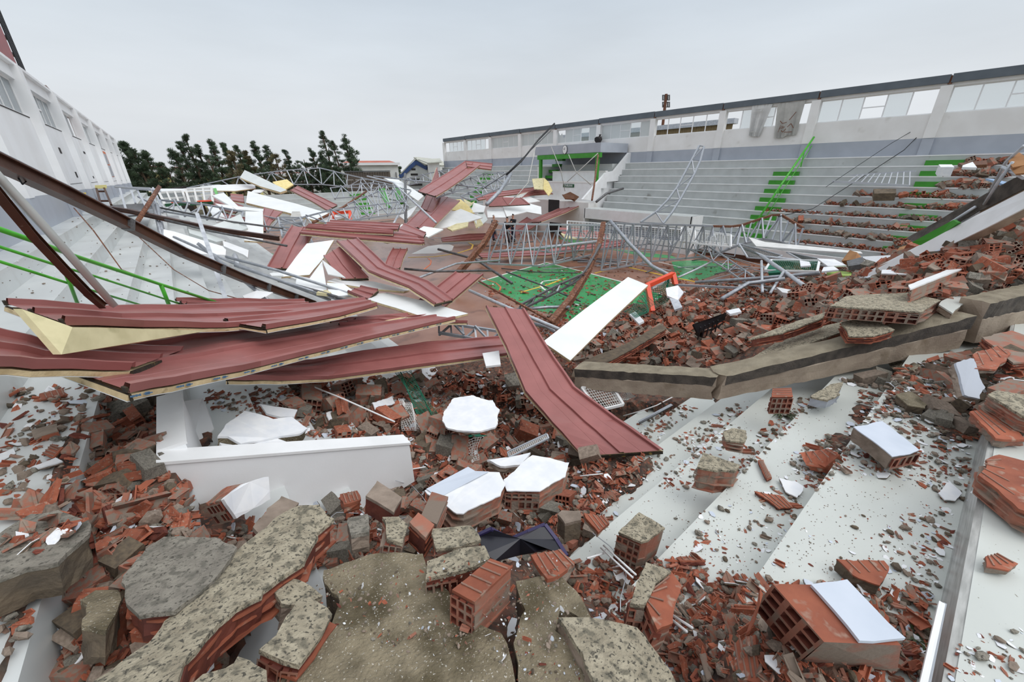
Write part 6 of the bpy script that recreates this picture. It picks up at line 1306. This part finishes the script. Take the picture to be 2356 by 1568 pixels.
# ================================================================== TREES AND BUILDINGS BEYOND
def clump_mesh(seed, m, olive=False):
    r = random.Random(seed); mb = MB(); Vs = []; F = []
    for i in range(110):
        d = Vector((r.gauss(0, 1), r.gauss(0, 1), r.gauss(0, 1))).normalized()*r.uniform(.5, 1.0); d.z *= .65
        t = (d+Vector((.5, 0, .5))).normalized(); s = t.cross(Vector((r.random(), r.random(), r.random()))).normalized(); l = r.uniform(.3, .6); wd = .07
        n = len(Vs); Vs += [d-t*l*.5-s*wd, d-t*l*.5+s*wd, d+t*l]; F.append((n, n+1, n+2))
    return mesh_data('foliage', Vs, F, m)
CL = [clump_mesh(i, 'foliage') for i in range(4)]+[clump_mesh(i+9, 'foliage_olive') for i in range(3)]
def joined_clumps(parent, places, olive):
    Vall = []; F = []; off = 0
    for (p, s) in places:
        me = CL[rnd.choice([4, 5, 6]) if rnd.random() < olive else rnd.randrange(4)]; nv = len(me.vertices); v = np.empty(nv*3); me.vertices.foreach_get('co', v); v = v.reshape(-1, 3)
        a = rnd.uniform(0, 6.28); R_ = np.array(Matrix.Rotation(a, 3, 'Z')); Vall.append((v*[s, s, s])@R_.T+np.array(p)); F += [tuple(x+off for x in pl.vertices) for pl in me.polygons]; off += nv
    V_ = np.concatenate(Vall)
    return mk('crown', V_.tolist(), F, 'foliage_olive' if olive > .5 else 'foliage', parent)
def tree(px, ptop, pbase, wpx, r_, label, olive=0, style='pine', lean=.08):
    base = V(px, pbase, r_); base.z = -.4; top = V(px, ptop, r_); H = top.z-base.z; W = wpx*r_/FL*.9
    t = thing('tree', label, 'tree', base, 'trees beyond the far end'); side = Vector((RT.x, RT.y, 0)).normalized()
    pts = [base+side*(lean*H*(f**1.5))*-1+Vector((0, 0, H*f)) for f in (0, .3, .6, .96)]
    V_, F = tubevf(pts, [.22, .17, .12, .05], 5); mk('trunk', V_, F, 'trunk', t)
    pl = []
    lo = {'pine': .30, 'tall': .45, 'bush': .02}[style]
    for i in range(int({'pine': 76, 'tall': 46, 'bush': 64 if r_ < 120 else 16}[style])):
        f = rnd.uniform(lo, 1.0); wf = {'pine': (1.05-f)**.7*1.15, 'tall': math.sin(math.pi*min(1, (f-lo)/(1-lo)*.75+.25))*.9, 'bush': math.sqrt(max(0, 1-f*f))}[style]
        a = rnd.uniform(0, 6.28); rr = W*.5*wf*math.sqrt(rnd.random()); s = W*rnd.uniform(.10, .18)*(1.15-.4*f)*(1.6 if r_ > 120 else 1)
        c = pts[0].lerp(pts[3], f); pl.append(((c.x+math.cos(a)*rr, c.y+math.sin(a)*rr, base.z+H*f*.98), s))
        if i % 5 == 0 and style != 'bush':
            pass
    joined_clumps(t, pl, olive)
    mb = MB()
    for (p, s) in pl[::3]: c = base.lerp(pts[3], max(.1, (p[2]-base.z)/H-.08)); mb.bar(c, Vector(p), .06)
    o_b = mb.obj('branches', 'trunk', t); o_b['kind'] = 'stuff'; return t
TR = [(282,338,425,34,60,.2,'bush'), (298,332,425,50,58,.1,'pine'), (330,325,425,46,62,.3,'pine'), (345,340,425,50,60,.5,'pine'), (368,342,425,44,62,.1,'pine'), (392,368,425,40,60,.2,'pine'), (405,385,425,40,64,.4,'bush'),
 (432,338,420,42,62,.0,'pine'), (452,322,420,34,66,.0,'pine'), (470,306,420,44,64,.0,'pine'), (488,330,420,42,66,.1,'pine'), (505,355,420,40,60,.3,'bush'), (522,318,420,40,64,.0,'pine'), (548,320,420,36,66,.0,'pine'), (560,345,420,50,60,.7,'bush'), (576,332,420,40,66,.3,'pine'), (590,345,420,40,68,.6,'pine'), (616,322,420,38,66,.0,'pine'), (640,332,420,40,68,.1,'pine'), (655,352,420,50,62,.6,'bush'), (680,340,418,32,70,.4,'pine'), (700,368,415,40,72,.5,'bush'), (716,362,412,40,70,.4,'bush'), (738,338,412,34,70,.1,'pine'), (757,355,412,46,68,.0,'pine'),
 (772,298,412,44,70,.0,'tall'), (790,320,412,36,72,.0,'tall'), (818,306,412,56,72,.0,'tall'), (770,372,412,60,66,.1,'bush')]
nm_ = {'pine': 'dark windblown pine', 'bush': 'low dense bushy tree', 'tall': 'tall open-crowned pine'}
for i, (px_, tp, bs, wp, r_, ol, st) in enumerate(TR):
    seg = 'left of the gap in the tree line' if px_ < 415 else ('in the long middle tree line' if px_ <= 700 else 'beside the orange roofed house')
    tone = 'olive brown ' if ol >= .5 else ''
    ORD = 'leftmost second third fourth fifth sixth seventh eighth ninth tenth eleventh twelfth thirteenth fourteenth fifteenth sixteenth seventeenth eighteenth nineteenth twentieth'.split()
    S_ = [t_ for t_ in TR if ((t_[0] < 415) if px_ < 415 else ((415 < t_[0] <= 700) if px_ <= 700 else t_[0] > 700))]; S_ = sorted(q[0] for q in S_)
    o = tree(px_, tp, bs, wp, r_, '%s%s, %s tree %s' % (tone, nm_[st], ORD[S_.index(px_)], seg), ol, st); o['group'] = 'trees beyond the far end'
for i in range(34):
    px_ = 385+i*17+rnd.uniform(-6, 6)
    if 700 < px_: tp = rnd.uniform(372, 386)
    else: tp = rnd.uniform(378, 392)
    tree(px_, tp-2, 400, 26, 150, 'small distant tree on the horizon behind the tree line', rnd.choice([0, .6]), 'bush')['group'] = 'distant trees on the horizon'
# houses
def house(x0, x1, pt, pe, pb, r_, label, wallm, roofm, nwin, depth=12, hip=.12, base_z=-.4):
    A = V(x0, pb, r_); B = V(x1, pb, r_); A.z = B.z = base_z; he = V((x0+x1)/2, pe, r_).z; hr = V((x0+x1)/2, pt, r_).z
    t = thing('house', label, 'house', (A+B)/2); d = (B-A); bk = Vector((-d.y, d.x, 0)).normalized()*depth
    if bk.dot(A) < 0: bk = -bk
    Vs, F = prism([A, B, B+bk, A+bk], (0, 0, he-base_z)); mk('walls', Vs, F, wallm, t)
    z = Vector((0, 0, he)); o_ = .4; dn = d.normalized(); bn = bk.normalized()
    e = [Vector((p.x, p.y, he)) for p in (A-dn*o_-bn*o_, B+dn*o_-bn*o_, B+dn*o_+bk+bn*o_, A-dn*o_+bk+bn*o_)]
    R1 = Vector(((A+bk/2).x, (A+bk/2).y, hr))+d*hip; R2 = Vector(((B+bk/2).x, (B+bk/2).y, hr))-d*hip
    mk('roof', e+[R1, R2], [(0,1,5,4),(1,2,5),(2,3,4,5),(3,0,4),(0,3,2,1)], roofm, t)
    ubar('eaves', e[0], e[1], .3, .5, 'white', t)
    for k in range(nwin):
        f = (k+.6)/nwin; c = A.lerp(B, f)-bn*.05; zc = he-(he-base_z)*.35
        w_ = box('window', (c.x-.02, c.y-.02, zc-.6), (c.x+.02, c.y+.02, zc+.6), 'shade_dark', t); w_.scale = (1, 1, 1)
        w_.data = mesh_data('window', [v for v in barvf((0, 0, 0), (0, 0, 1.2), .8, .08, dn)[0]], barvf((0, 0, 0), (0, 0, 1.2), .8, .08, dn)[1], 'shade_dark')
        fr = ubar('window_frame', c+Vector((0, 0, zc-.65-0)), c+Vector((0, 0, zc-.60)), .9, .12, 'white', t, dn)
    return t
house(786, 918, 368, 377, 402, 95, 'long white house with orange tiled roof beyond the low brick wall', 'house', 'roof_tile', 8)
house(262, 330, 382, 392, 415, 75, 'pale house with dull red roof behind the left trees', 'house', 'roof_red', 3)
house(335, 395, 380, 392, 415, 78, 'second pale house with dull red roof behind the left trees', 'pale_yellow', 'roof_red', 3)
house(405, 450, 382, 396, 415, 76, 'small white house with red roof in the gap between trees', 'house', 'roof_red', 2)
house(452, 600, 398, 402, 420, 80, 'long low cream house behind the middle tree trunks', 'pale_yellow', 'roof_red', 6)
house(600, 745, 396, 402, 420, 84, 'long low white house behind the middle tree line', 'house', 'roof_red', 6)
# blue gabled shed
r0 = 58
t = thing('gabled_shed', 'white shed with blue gable, dark louvres and corrugated roof', 'shed', V(955, 400, r0))
A = V(921, 408, r0); B = V(985, 404, r0-1); A.z = B.z = -.4; pk = V(957, 368, r0); ea = V(921, 402, r0).z; eb = V(985, 382, r0-1).z
bk = Vector((B.y-A.y, -(B.x-A.x), 0)).normalized()*-14; 
if bk.dot(A) < 0: bk = -bk
g = [A, B, Vector((B.x, B.y, eb)), pk, Vector((A.x, A.y, ea))]
mk('walls', *prism(g, bk), 'house', t)
for a, b in ((g[4], g[3]), (g[3], g[2])): ubar('gable_board', a-bk.normalized()*.2-Vector((0,0,.25)), b-bk.normalized()*.2-Vector((0,0,.25)), .2, .45, 'blue', t)
for k in range(7):
    f = .22+k*.1; z = A.z+(pk.z-A.z)*f; hw = max(.1, 1-f*1.05)
    a = A.lerp(B, .5-.42*hw)-bk.normalized()*.15; b = A.lerp(B, .5+.46*min(1, hw*1.3))-bk.normalized()*.15; ubar('louvre', (a.x, a.y, z), (b.x, b.y, z), .1, .25, 'shade_dark', t)
rp = [g[4]+Vector((0, 0, .1)), g[3]+Vector((0, 0, .3)), g[2]+Vector((0, 0, .1))]
for a, b in ((rp[0], rp[1]), (rp[1], rp[2])):
    for k in range(14):
        p0 = a+bk*(k/14.); p1 = b+bk*(k/14.); ubar('roof_sheet', p0+bk/28-bk.normalized()*.3, p1+bk/28-bk.normalized()*.3, 1.02, .12+(k % 2)*.05, 'corr_white', t)
A = V(985, 395, 50); B = V(1012, 392, 49); A.z = B.z = -.4
t = thing('white_annex', 'white annex with corrugated roof between shed and right wall end', 'annex', A)
bk = Vector((A.x, A.y, 0)).normalized()*8; mk('walls', *prism([A, B, B+bk, A+bk], (0, 0, V(998, 373, 50).z+.4)), 'house', t)
e0 = V(984, 374, 49.5); e1 = V(1016, 372, 48.5); r0_ = V(962, 366, 57); r1_ = V(1013, 364, 57); mk('roof', *prism([e0, e1, r1_, r0_], (0, 0, -.1)), 'corr_white', t)
A = V(795, 402, 62); B = V(898, 404, 60); A.z = B.z = -.4
mk_ = box('x', (0, 0, 0), (1, 1, 1), 'brickwall'); bpy.data.objects.remove(mk_)
t = thing('brick_yard_wall', 'low weathered brick yard wall before the orange roofed house', 'yard wall', A)
n_ = 18
hz = V(850, 395, 61).z
for k in range(n_):
    for j in range(5):
        a = A.lerp(B, (k+(j % 2)*.5)/n_); b = A.lerp(B, min(1.02, (k+1+(j % 2)*.5)/n_)); z0 = -.4+(hz+.4)*j/5; z1 = -.4+(hz+.4)*(j+1)/5
        ubar('course_block', (a.x, a.y, (z0+z1)/2), (b.x-.03, b.y, (z0+z1)/2), .3, (z1-z0)*.94, 'brickwall', t)
ubar('coping', (A.x, A.y, hz+.06), (B.x, B.y, hz+.06), .5, .14, 'steel_dark', t)
t = thing('dark_container', 'dark grey shed wall between trees and left rubble', 'shed', V(392, 415, 55)); a = V(390, 425, 55); b = V(404, 425, 55); a.z = b.z = -.4
mk('body', *prism([a, b, b+Vector((1, 4, 0)), a+Vector((1, 4, 0))], (0, 0, 3.6)), 'shade_dark', t)
# lattice antenna mast behind the right wall
t = thing('antenna_mast', 'small rusty antenna mast rising behind the right wall', 'antenna mast', V(1532, 250, 60))
a = V(1531, 262, 60); b = V(1533, 216, 60); a.z -= 14
ubar('mast', a, b, .25, .25, 'rust', t)
for y0, y1 in ((247, 234), (231, 218)):
    for dx in (-7, -3, 4, 8): ubar('antenna', V(1532+dx, y0, 60), V(1532+dx, y1, 60), .12, .12, 'steel_dark', t)
    for yy in (y0-1, y1+1): ubar('ring', V(1524, yy, 60), V(1541, yy, 60), .08, .08, 'steel_dark', t)
# neighbour hall seen through the windows
t = thing('neighbour_hall', 'ribbed tan metal hall seen through the right wall windows', 'hall', (34, 16, 0))
for k in range(56):
    y = 15.5+k*.4; MB().box((34, y, -.3), (34.14 if k % 2 else 34.06, y+.38, 7.45)).obj('rib_panel', 'ribbed', t)
MB().box((33.7, 15.3, 7.4), (34.4, 38, 7.75)).obj('gutter', 'steel_light', t)
# red lattice hoarding above the left wall
t = thing('sign_hoarding', 'red painted hoarding on a black steel lattice behind the left wall', 'hoarding', (XL-3, 14, 0))
xh = -3.2
pA = AX(48, 162, xh); pB = AX(-30, 60, xh)
c = [AX(0, 130-5, xh), AX(47, 163, xh), AX(18, 145, xh), AX(-40, 90, xh)]
y1_, y2_ = AX(16, 150, xh).y, AX(46, 165, xh).y
mk('board', *prism([(xh, y1_-1.2, 5.5), (xh, y2_, 5.5), (xh, y2_, 14.5), (xh, y1_-1.2, 14.5)], (-.06, 0, 0)), 'redpaint', t)
for k in range(5): y = y2_+.35+k*.22; ubar('lattice_post', (xh, y, 5), (xh, y, 16), .04, .04, 'black', t)
for k in range(5): y = y1_-1.5-k*.2; ubar('lattice_post', (xh, y, 5), (xh, y, 16), .04, .04, 'black', t)
for k in range(14): z = 6.6+k*.55; ubar('lattice_rail', (xh-.1, y1_-2.6, z), (xh-.1, y2_+1.45, z), .07, .07, 'black', t)
# broken tiles on the left coping
for k, (p0, p1, p2) in enumerate((((92,194),(106,196),(133,224)), ((140,230),(146,233),(143,236)), ((82,186),(88,188),(88,192)))):
    a, b, c = [AX(p[0], p[1], XL) for p in (p0, p1, p2)]
    o = mk('coping_fragment', *prism([a, b, c, c+Vector((0, -.3, -.12))], (-.35, 0, .02)), 'rust'); tag(o, ['largest broken brown coping piece lifted on the left wall top', 'middle small coping fragment on the left wall top', 'nearest small coping fragment on the left wall top'][k], 'coping fragment')
# hanging cloth banners
def cloth(pts_top, pts_bot, label, m='cloth', waves=3, marks=None):
    x = XR-.06; n = 14; mrows = 8; Vs = []; F = []
    T_ = [AX(*p, x) for p in pts_top]; B_ = [AX(*p, x) for p in pts_bot]; T2 = resample(T_, n); B2 = resample(B_, n)
    for i in range(n+1):
        for j in range(mrows+1):
            p = T2[i].lerp(B2[i], j/mrows); Vs.append(p+Vector((-.05-.10*math.sin(i*waves*.9)*(.3+.7*j/mrows), 0, 0)))
    for i in range(n):
        for j in range(mrows): a = i*(mrows+1)+j; F.append((a, a+1, a+mrows+2, a+mrows+1))
    k = len(Vs); Vs2 = Vs+[v+Vector((.012, 0, 0)) for v in Vs]; F2 = F+[tuple(reversed([a+k for a in f])) for f in F]
    t = thing('hanging_banner', label, 'banner', T_[0].lerp(B_[-1], .5)); mk('sheet', Vs2, F2, m, t, smooth=True)
    for (a, b) in (marks or []): pa = AX(*a, x-.2); pb = AX(*b, x-.2); ubar('faded_print', pa, pb, .012, .03, 'cloth_grey' if m == 'cloth' else 'rust', t)
    return t
cloth([(1732,241),(1752,240),(1779,239)], [(1723,312),(1738,314),(1748,314)], 'white cloth banner hanging over a right wall window, left of two', marks=[((1738,253),(1756,250)), ((1756,250),(1753,257)), ((1753,257),(1738,257)), ((1726,303),(1742,304))])
cloth([(1790,238),(1812,236),(1832,238),(1855,229)], [(1781,318),(1801,317),(1810,312),(1832,311)], 'grey white cloth banner with faded line drawing, right of two', 'cloth_grey', marks=[((1795,278),(1800,284)), ((1800,284),(1810,281)), ((1795,292),(1790,304)), ((1797,300),(1801,304)), ((1801,304),(1808,296)), ((1832,257),(1816,276)), ((1811,292),(1820,284)), ((1820,284),(1825,294)), ((1804,304),(1822,303))]+[((1796+k*3, 288+k), (1792+k*3, 298-k)) for k in range(4)])
# ladder on the far benches
t = thing('ladder', 'aluminium ladder lying along the far grey bench rows', 'ladder', AX(2000, 415, 24))
a0, a1 = AX(1915, 417, 23.6), AX(2092, 427, 23.4); b0, b1 = AX(1958, 403, 24.1), AX(2108, 393, 24.3)
ubar('stile', a0, a1, .08, .08, 'steel_light', t); ubar('stile', b0, b1, .06, .06, 'steel_light', t)
for k in range(10): f = .12+k*.088; ubar('rung', a0.lerp(a1, f+.1 if f < .9 else 1), b0.lerp(b1, f), .035, .035, 'steel_light', t)
# ================================================================== PEOPLE
def person(px, pf, face, top_m, leg_m, label, hair='hair', pose=0, h=1.74, hand_up=False):
    b = G(px, pf, 0); t = thing('person', label, 'person', b); fx = Vector((math.cos(face), math.sin(face), 0)); sx = Vector((-fx.y, fx.x, 0)); k = h/1.75
    def P(s, f, z): return b+(sx*s+fx*f)*k+Vector((0, 0, z*k))
    def skin(name, chains, m, sub=2):
        bm = bmesh.new(); sl = bm.verts.layers.skin.verify(); vm = {}
        root = None
        for ch in chains:
            prev = None
            for (s, f, z, r_) in ch:
                key = (round(s, 3), round(f, 3), round(z, 3))
                if key not in vm: v = bm.verts.new(P(s, f, z)-b); v[sl].radius = (r_*k, r_*k); vm[key] = v; 
                v = vm[key]
                if root is None: root = v; v[sl].use_root = True
                if prev and prev != v and not bm.edges.get((prev, v)): bm.edges.new((prev, v))
                prev = v
        me = bpy.data.meshes.new(name); bm.to_mesh(me); bm.free(); o = bpy.data.objects.new(name, me); COL.objects.link(o)
        md = o.modifiers.new('s', 'SKIN'); md.use_smooth_shade = True; m2 = o.modifiers.new('b', 'SUBSURF'); m2.levels = 1; m2.render_levels = 1
        dg_ = bpy.context.evaluated_depsgraph_get(); m3 = bpy.data.meshes.new_from_object(o.evaluated_get(dg_)); bpy.data.objects.remove(o)
        m3.materials.clear(); m3.materials.append(MATS[m]); m3.polygons.foreach_set('use_smooth', [True]*len(m3.polygons)); o = bpy.data.objects.new(name, m3); COL.objects.link(o); o.parent = t; return o
    st = .06*pose
    arm_r = [(0, 0, 1.36, .12), (.19, 0, 1.38, .075), (.25, .02, 1.12, .058), (.24, .10, .90, .048)] if not hand_up else [(0, 0, 1.36, .12), (.19, 0, 1.38, .075), (.26, .06, 1.15, .058), (.14, .24, 1.32, .048)]
    arm_l = [(0, 0, 1.36, .12), (-.19, 0, 1.38, .075), (-.25, .0, 1.12, .058), (-.25, .06, .88, .048)]
    body = skin('body', [[(0, 0, 1.0, .10), (0, 0, 1.36, .10), (0, .01, 1.50, .055), (0, .02, 1.58, .075), (0, .02, 1.67, .085)],
        [(0, 0, 1.36, .10), (.19, 0, 1.38, .055)]+[(a, f_, z, r_*.75) for a, f_, z, r_ in arm_r[2:]]+[(arm_r[3][0]-.01, arm_r[3][1]+.07, arm_r[3][2]-.06, .032)],
        [(0, 0, 1.36, .10), (-.19, 0, 1.38, .055)]+[(a, f_, z, r_*.75) for a, f_, z, r_ in arm_l[2:]]+[(arm_l[3][0], arm_l[3][1]+.05, arm_l[3][2]-.08, .032)],
        [(0, 0, 1.0, .10), (.09, 0, .92, .08), (.10, st, .50, .055), (.11, -st, .10, .045)], [(0, 0, 1.0, .10), (-.09, 0, .92, .08), (-.10, -st, .50, .055), (-.11, st, .10, .045)]], 'skin')
    skin('jacket', [[(0, 0, .92, .155), (0, 0, 1.15, .15), (0, 0, 1.36, .14), (0, .0, 1.45, .07)], arm_r, arm_l], top_m)
    skin('trousers', [[(0, 0, .98, .15), (0, 0, .90, .14), (.10, 0, .84, .10), (.11, st, .48, .075), (.12, -st, .08, .07)], [(0, 0, .90, .14), (-.10, 0, .84, .10), (-.11, -st, .48, .075), (-.12, st, .08, .07)]], leg_m)
    for s, q in ((.12, -st), (-.12, st)): skin('shoe', [[(s, q-.04, .045, .05), (s, q+.06, .04, .05), (s, q+.16, .03, .04)]], 'shoe' if hair == 'grey' else 'blackcloth')
    hd = skin('hair', [[(0, -.03, 1.66, .085), (0, .0, 1.715, .085), (0, -.02, 1.735, .07)]], 'hair' if hair != 'grey' else 'cloth_grey')
    skin('nose', [[(0, .10, 1.63, .014), (0, .125, 1.615, .016)]], 'skin')
    for s in (-.035, .035): o = mk('eye', *tubevf([P(s, .095, 1.645), P(s, .108, 1.645)], .009, 6), 'black', t)
    for s in (-.088, .088): mk('ear', *tubevf([P(s, .01, 1.60), P(s, .01, 1.66)], .018, 6), 'skin', t)
    return t
person(1137, 556, math.radians(-60), 'greyshirt', 'navy', 'grey haired person in grey jacket and dark trousers standing left, one hand raised', 'grey', .4, 1.76, True)
person(1168, 562, math.radians(200), 'blackcloth', 'blackcloth', 'person all in black standing in the middle of the three', 'hair', .2, 1.72, True)
person(1181, 556, math.radians(180), 'blackcloth', 'navy', 'person in black jacket and dark blue jeans standing at right of the three', 'hair', .3, 1.80, True)
# ================================================================== SMALL THINGS ON THE FAR SIDE
def bx(name, pts, th, m, label, cat): return board(pts, th, m, label, cat, name)
for pts, th, m, lb, cat, nm in (
 ([(2010,434,20.5),(2025,434,20.5),(2062,434,20.4),(2062,444,20.2),(2012,445,20.2)], .3, 'mortar_dark', 'brown roof tile bundle on the far grey bench row', 'tile', 'roof_piece'),
 ([(2320,370,9.6),(2345,350,9.8),(2380,375,9.4),(2330,385,9.4)], .03, 'cardboard', 'brown board fan at right edge, upper leaf', 'board', 'brown_board'),
 ([(2325,388,9.5),(2380,375,9.3),(2380,395,9.1),(2335,400,9.3)], .03, 'cardboard', 'brown board fan at right edge, lower leaf', 'board', 'brown_board'),
 ([(2205,375,22),(2270,368,22),(2272,378,21.5),(2215,380,21.5)], .1, 'wood', 'dark brown broken bench board on the top far row', 'board', 'bench_board'),
 ([(2215,380,21.4),(2238,372,21.6),(2248,385,21.2),(2214,384,21.2)], .08, 'plaster', 'white plaster triangle on the top far bench row', 'plaster piece', 'plaster_piece'),
 ([(2160,378,21.8),(2190,378,21.8),(2196,384,21.4),(2164,384,21.4)], .3, 'plaster', 'white topped brick lump on the far bench row', 'plaster piece', 'plaster_piece'),
 ([(2268,410,10.4),(2290,412,10.2),(2316,418,10),(2310,424,9.9),(2285,415,10.1)], .03, 'ice_blue', 'light blue plastic sheet at right far benches', 'plastic sheet', 'plastic_sheet'),
 ([(2150,577,9.9),(2158,574,10),(2178,577,9.8),(2168,583,9.7)], .05, 'ice_blue', 'blue plastic rag on the bricks at right', 'plastic sheet', 'plastic_sheet'),
 ([(2052,590,11.5),(2070,568,12),(2130,552,11.6),(2140,568,11),(2100,580,11)], .03, 'cardboard', 'crushed cardboard sheet beside the white wall strip', 'cardboard', 'cardboard_sheet'),
 ([(1936,600,15),(1955,575,15.4),(1972,580,15),(1968,596,14.6)], .3, 'cardboard', 'crumpled cardboard tube before the benches', 'cardboard', 'cardboard_sheet'),
 ([(1902,624,13.6),(1930,622,13.8),(1960,626,13.4),(1958,634,13),(1905,632,13.1)], .05, 'lime', 'lime green foam mat on the brick heap', 'mat', 'green_mat'),
 ([(1880,594,14.6),(1920,596,14.4),(1948,610,13.6),(1905,612,13.8)], .04, 'plaster', 'white board on the heap, upper one', 'board', 'white_board'),
 ([(1895,614,13.4),(1918,612,13.6),(1930,620,13),(1890,624,13)], .04, 'plaster', 'white board on the heap, lower one', 'board', 'white_board'),
 ([(1948,600,13.9),(1985,590,14),(1990,606,13.4),(1952,612,13.2)], .12, 'steel_dark', 'grey plastic seat shells piled on the heap', 'seat', 'seat_shell'),
 ([(1840,598,14.4),(1862,602,14),(1866,610,13.6),(1842,612,13.6)], .04, 'plaster', 'small white board left of the white ones', 'board', 'white_board'),
 ([(1980,590,14.4),(2060,586,12.6),(2064,594,12.2),(2010,606,12.8)], .04, 'plaster', 'white board near the cardboard sheet', 'board', 'white_board'),
 ([(1786,660,13.4),(1850,672,12.6),(1856,682,12.2),(1800,672,12.9)], .3, 'trim_white', 'white low bench piece on the heap left of the white wall strip', 'bench piece', 'bench_piece'),
 ([(1765,612,16.2),(1775,604,16.6),(1798,612,16),(1795,626,15.4),(1768,628,15.6)], .1, 'net_green', 'green cloth bundle by the tangled net', 'cloth', 'green_cloth'),
 ([(1708,528,20.2),(1722,545,19.8),(1760,556,19.4),(1850,566,18.8),(1980,578,18),(1985,583,17.8),(1800,574,18.6),(1740,566,19)], .04, 'cloth', 'long pale broken ledge strip at foot of the benches', 'ledge strip', 'ledge_strip'),
 ([(1532,662,12.6),(1560,656,12.9),(1573,672,12.4),(1560,690,12),(1535,680,12.1)], .06, 'plaster', 'white plaster shell beside the orange goal, upper', 'plaster piece', 'plaster_piece'),
 ([(1540,684,12),(1562,690,11.8),(1570,706,11.4),(1552,712,11.3)], .06, 'steel_light', 'grey corrugated scrap beside the orange goal', 'scrap', 'metal_scrap'),
 ([(1448,722,9.9),(1462,716,10.1),(1482,738,9.4),(1470,744,9.3)], .05, 'plaster', 'white plaster tile right of the big white panel', 'plaster piece', 'plaster_piece'),
 ([(1670,714,10.6),(1700,708,10.8),(1706,716,10.5),(1680,722,10.3)], .05, 'plaster', 'white sheet scrap by the black crate', 'plaster piece', 'plaster_piece'),
 ([(1295,448,22.4),(1312,441,22.6),(1332,452,22.2),(1322,462,21.8)], .05, 'wood', 'brown wooden desk top tipped under the tribune, right', 'desk', 'desk_board'),
 ([(1293,447,22.3),(1320,449,22),(1322,458,21.7),(1300,457,21.8)], .05, 'wood', 'brown wooden desk top under the tribune, left', 'desk', 'desk_board'),
 ([(870,405+30,26),(885,432,26),(900,470,23),(892,478,22.6)], .1, 'green', 'green board standing in the far left tangle', 'board', 'green_board'),
 ([(905,408+22,27),(922,430,27),(930,464,24),(915,468,24)], .1, 'green', 'green painted board beside the slanted white sheet', 'board', 'green_board'),
 ([(490,433,26),(497,432,26),(502,447,24),(496,448,24)], .1, 'green_rail', 'short bright green post in the far left pile', 'post', 'green_post'),
 ([(672,486,19),(690,486,19),(692,498,18),(668,500,18)], .05, 'cloth_grey', 'printed banner scrap under the long white panel', 'banner', 'banner_scrap'),
 ([(1110,812,5.8),(1148,806,5.9),(1152,838,5.3),(1118,842,5.3)][:4], .03, 'white', 'white board with black specks in shadow under the panels', 'board', 'white_board')):
    bx(nm, pts, th, m, lb, cat)
t = thing('wall_lamp', 'dark floodlight on the far wall pillar above the tribune', 'lamp', AX(1380, 318, XR-.3)); p = AX(1380, 318, XR-.3)
V_, F = tubevf([p+Vector((0, 0, .25)), p, p+Vector((-.25, 0, -.15))], [.1, .2, .28], 8); mk('lamp_head', V_, F, 'shade_dark', t); ubar('bracket', p, p+Vector((.2, 0, .1)), .06, .06, 'steel_dark', t)
# grass tufts and dark leaves
def tuft(px, py, n, s, label, m='leaf'):
    c = S(px, py); mb = MB()
    for i in range(n):
        a = rnd.uniform(0, 6.28); d = Vector((math.cos(a), math.sin(a), 0)); l = s*rnd.uniform(.5, 1); w_ = Vector((-d.y, d.x, 0))*s*.05
        p = c+d*s*.1; q = c+d*l*.6+Vector((0, 0, s*.25)); e_ = c+d*l+Vector((0, 0, s*.08)); n0 = len(mb.V); mb.add([p-w_, p+w_, q+w_, q-w_, e_], [(0, 1, 2, 3), (3, 2, 4)])
    return tag(mb.obj('leaf_sprig', m), label, 'leaves')
tuft(1800, 955, 26, .22, 'sprig of long green leaves on the grey step below the hollow brick')
tuft(1310, 1225, 18, .14, 'dark long leaves beside the tan block at the black sheet')
tuft(2110, 1468, 10, .14, 'yellow green strap leaves at the metal trim', 'leaf')

# ================================================================== labels that tell the rods apart
LF = [(510,450,'hoop frames'), (600,460,'high tilted white panel'), (700,470,'long white panel'), (585,510,'square white sheet'), (520,520,'triangular pale sheet'), (660,570,'broad steep red panel'), (700,600,'folded white sheet'), (820,530,'long flat red panel'), (960,490,'big sloping red panel'), (1050,400,'ridge shaped red panel'), (1010,570,'white court circle'), (870,600,'red zigzag panel'), (730,400,'far bowed truss'), (860,470,'far orange goal tangle'), (920,440,'green far boards'), (1095,570,'left rusty column'), (1150,530,'three standing people'), (1260,540,'left half of court truss'), (1380,560,'long rusty column'), (1460,560,'right half of court truss'), (1500,560,'bowed grey tube'), (1640,545,'white mesh fence'), (1590,610,'second green court patch'), (1520,640,'orange goal'), (1790,530,'rusty peaked truss'), (1740,600,'leaning pale bar'), (1840,600,'tangled green net'), (1300,600,'green floor corner'), (790,450,'tall tangle left of white slanted sheet'), (450,480,'left backboard'), (1400,600,'truss foot'), (1200,580,'shiny straight tube'), (640,525,'dark red panel under white sheets')]
LM += LF
def where_far(o):
    c = sum((Vector(b) for b in o.bound_box), Vector())/8+o.location; return where(c)
for o in list(COL.objects):
    if o.name.startswith('steel_rod') and str(o.get('group', '')).startswith('grey rods'):
        mname = o.data.materials[0].name; hue = {'steel': 'grey', 'steel_light': 'pale grey', 'steel_dark': 'dark grey'}[mname]
        L_ = max(o.dimensions) if max(o.dimensions) > 0 else 2
        sz = 'long' if L_ > 2.8 else ('short' if L_ < 1.6 else 'slim'); o['label'] = '%s %s steel rod %s' % (sz, hue, where_far(o))
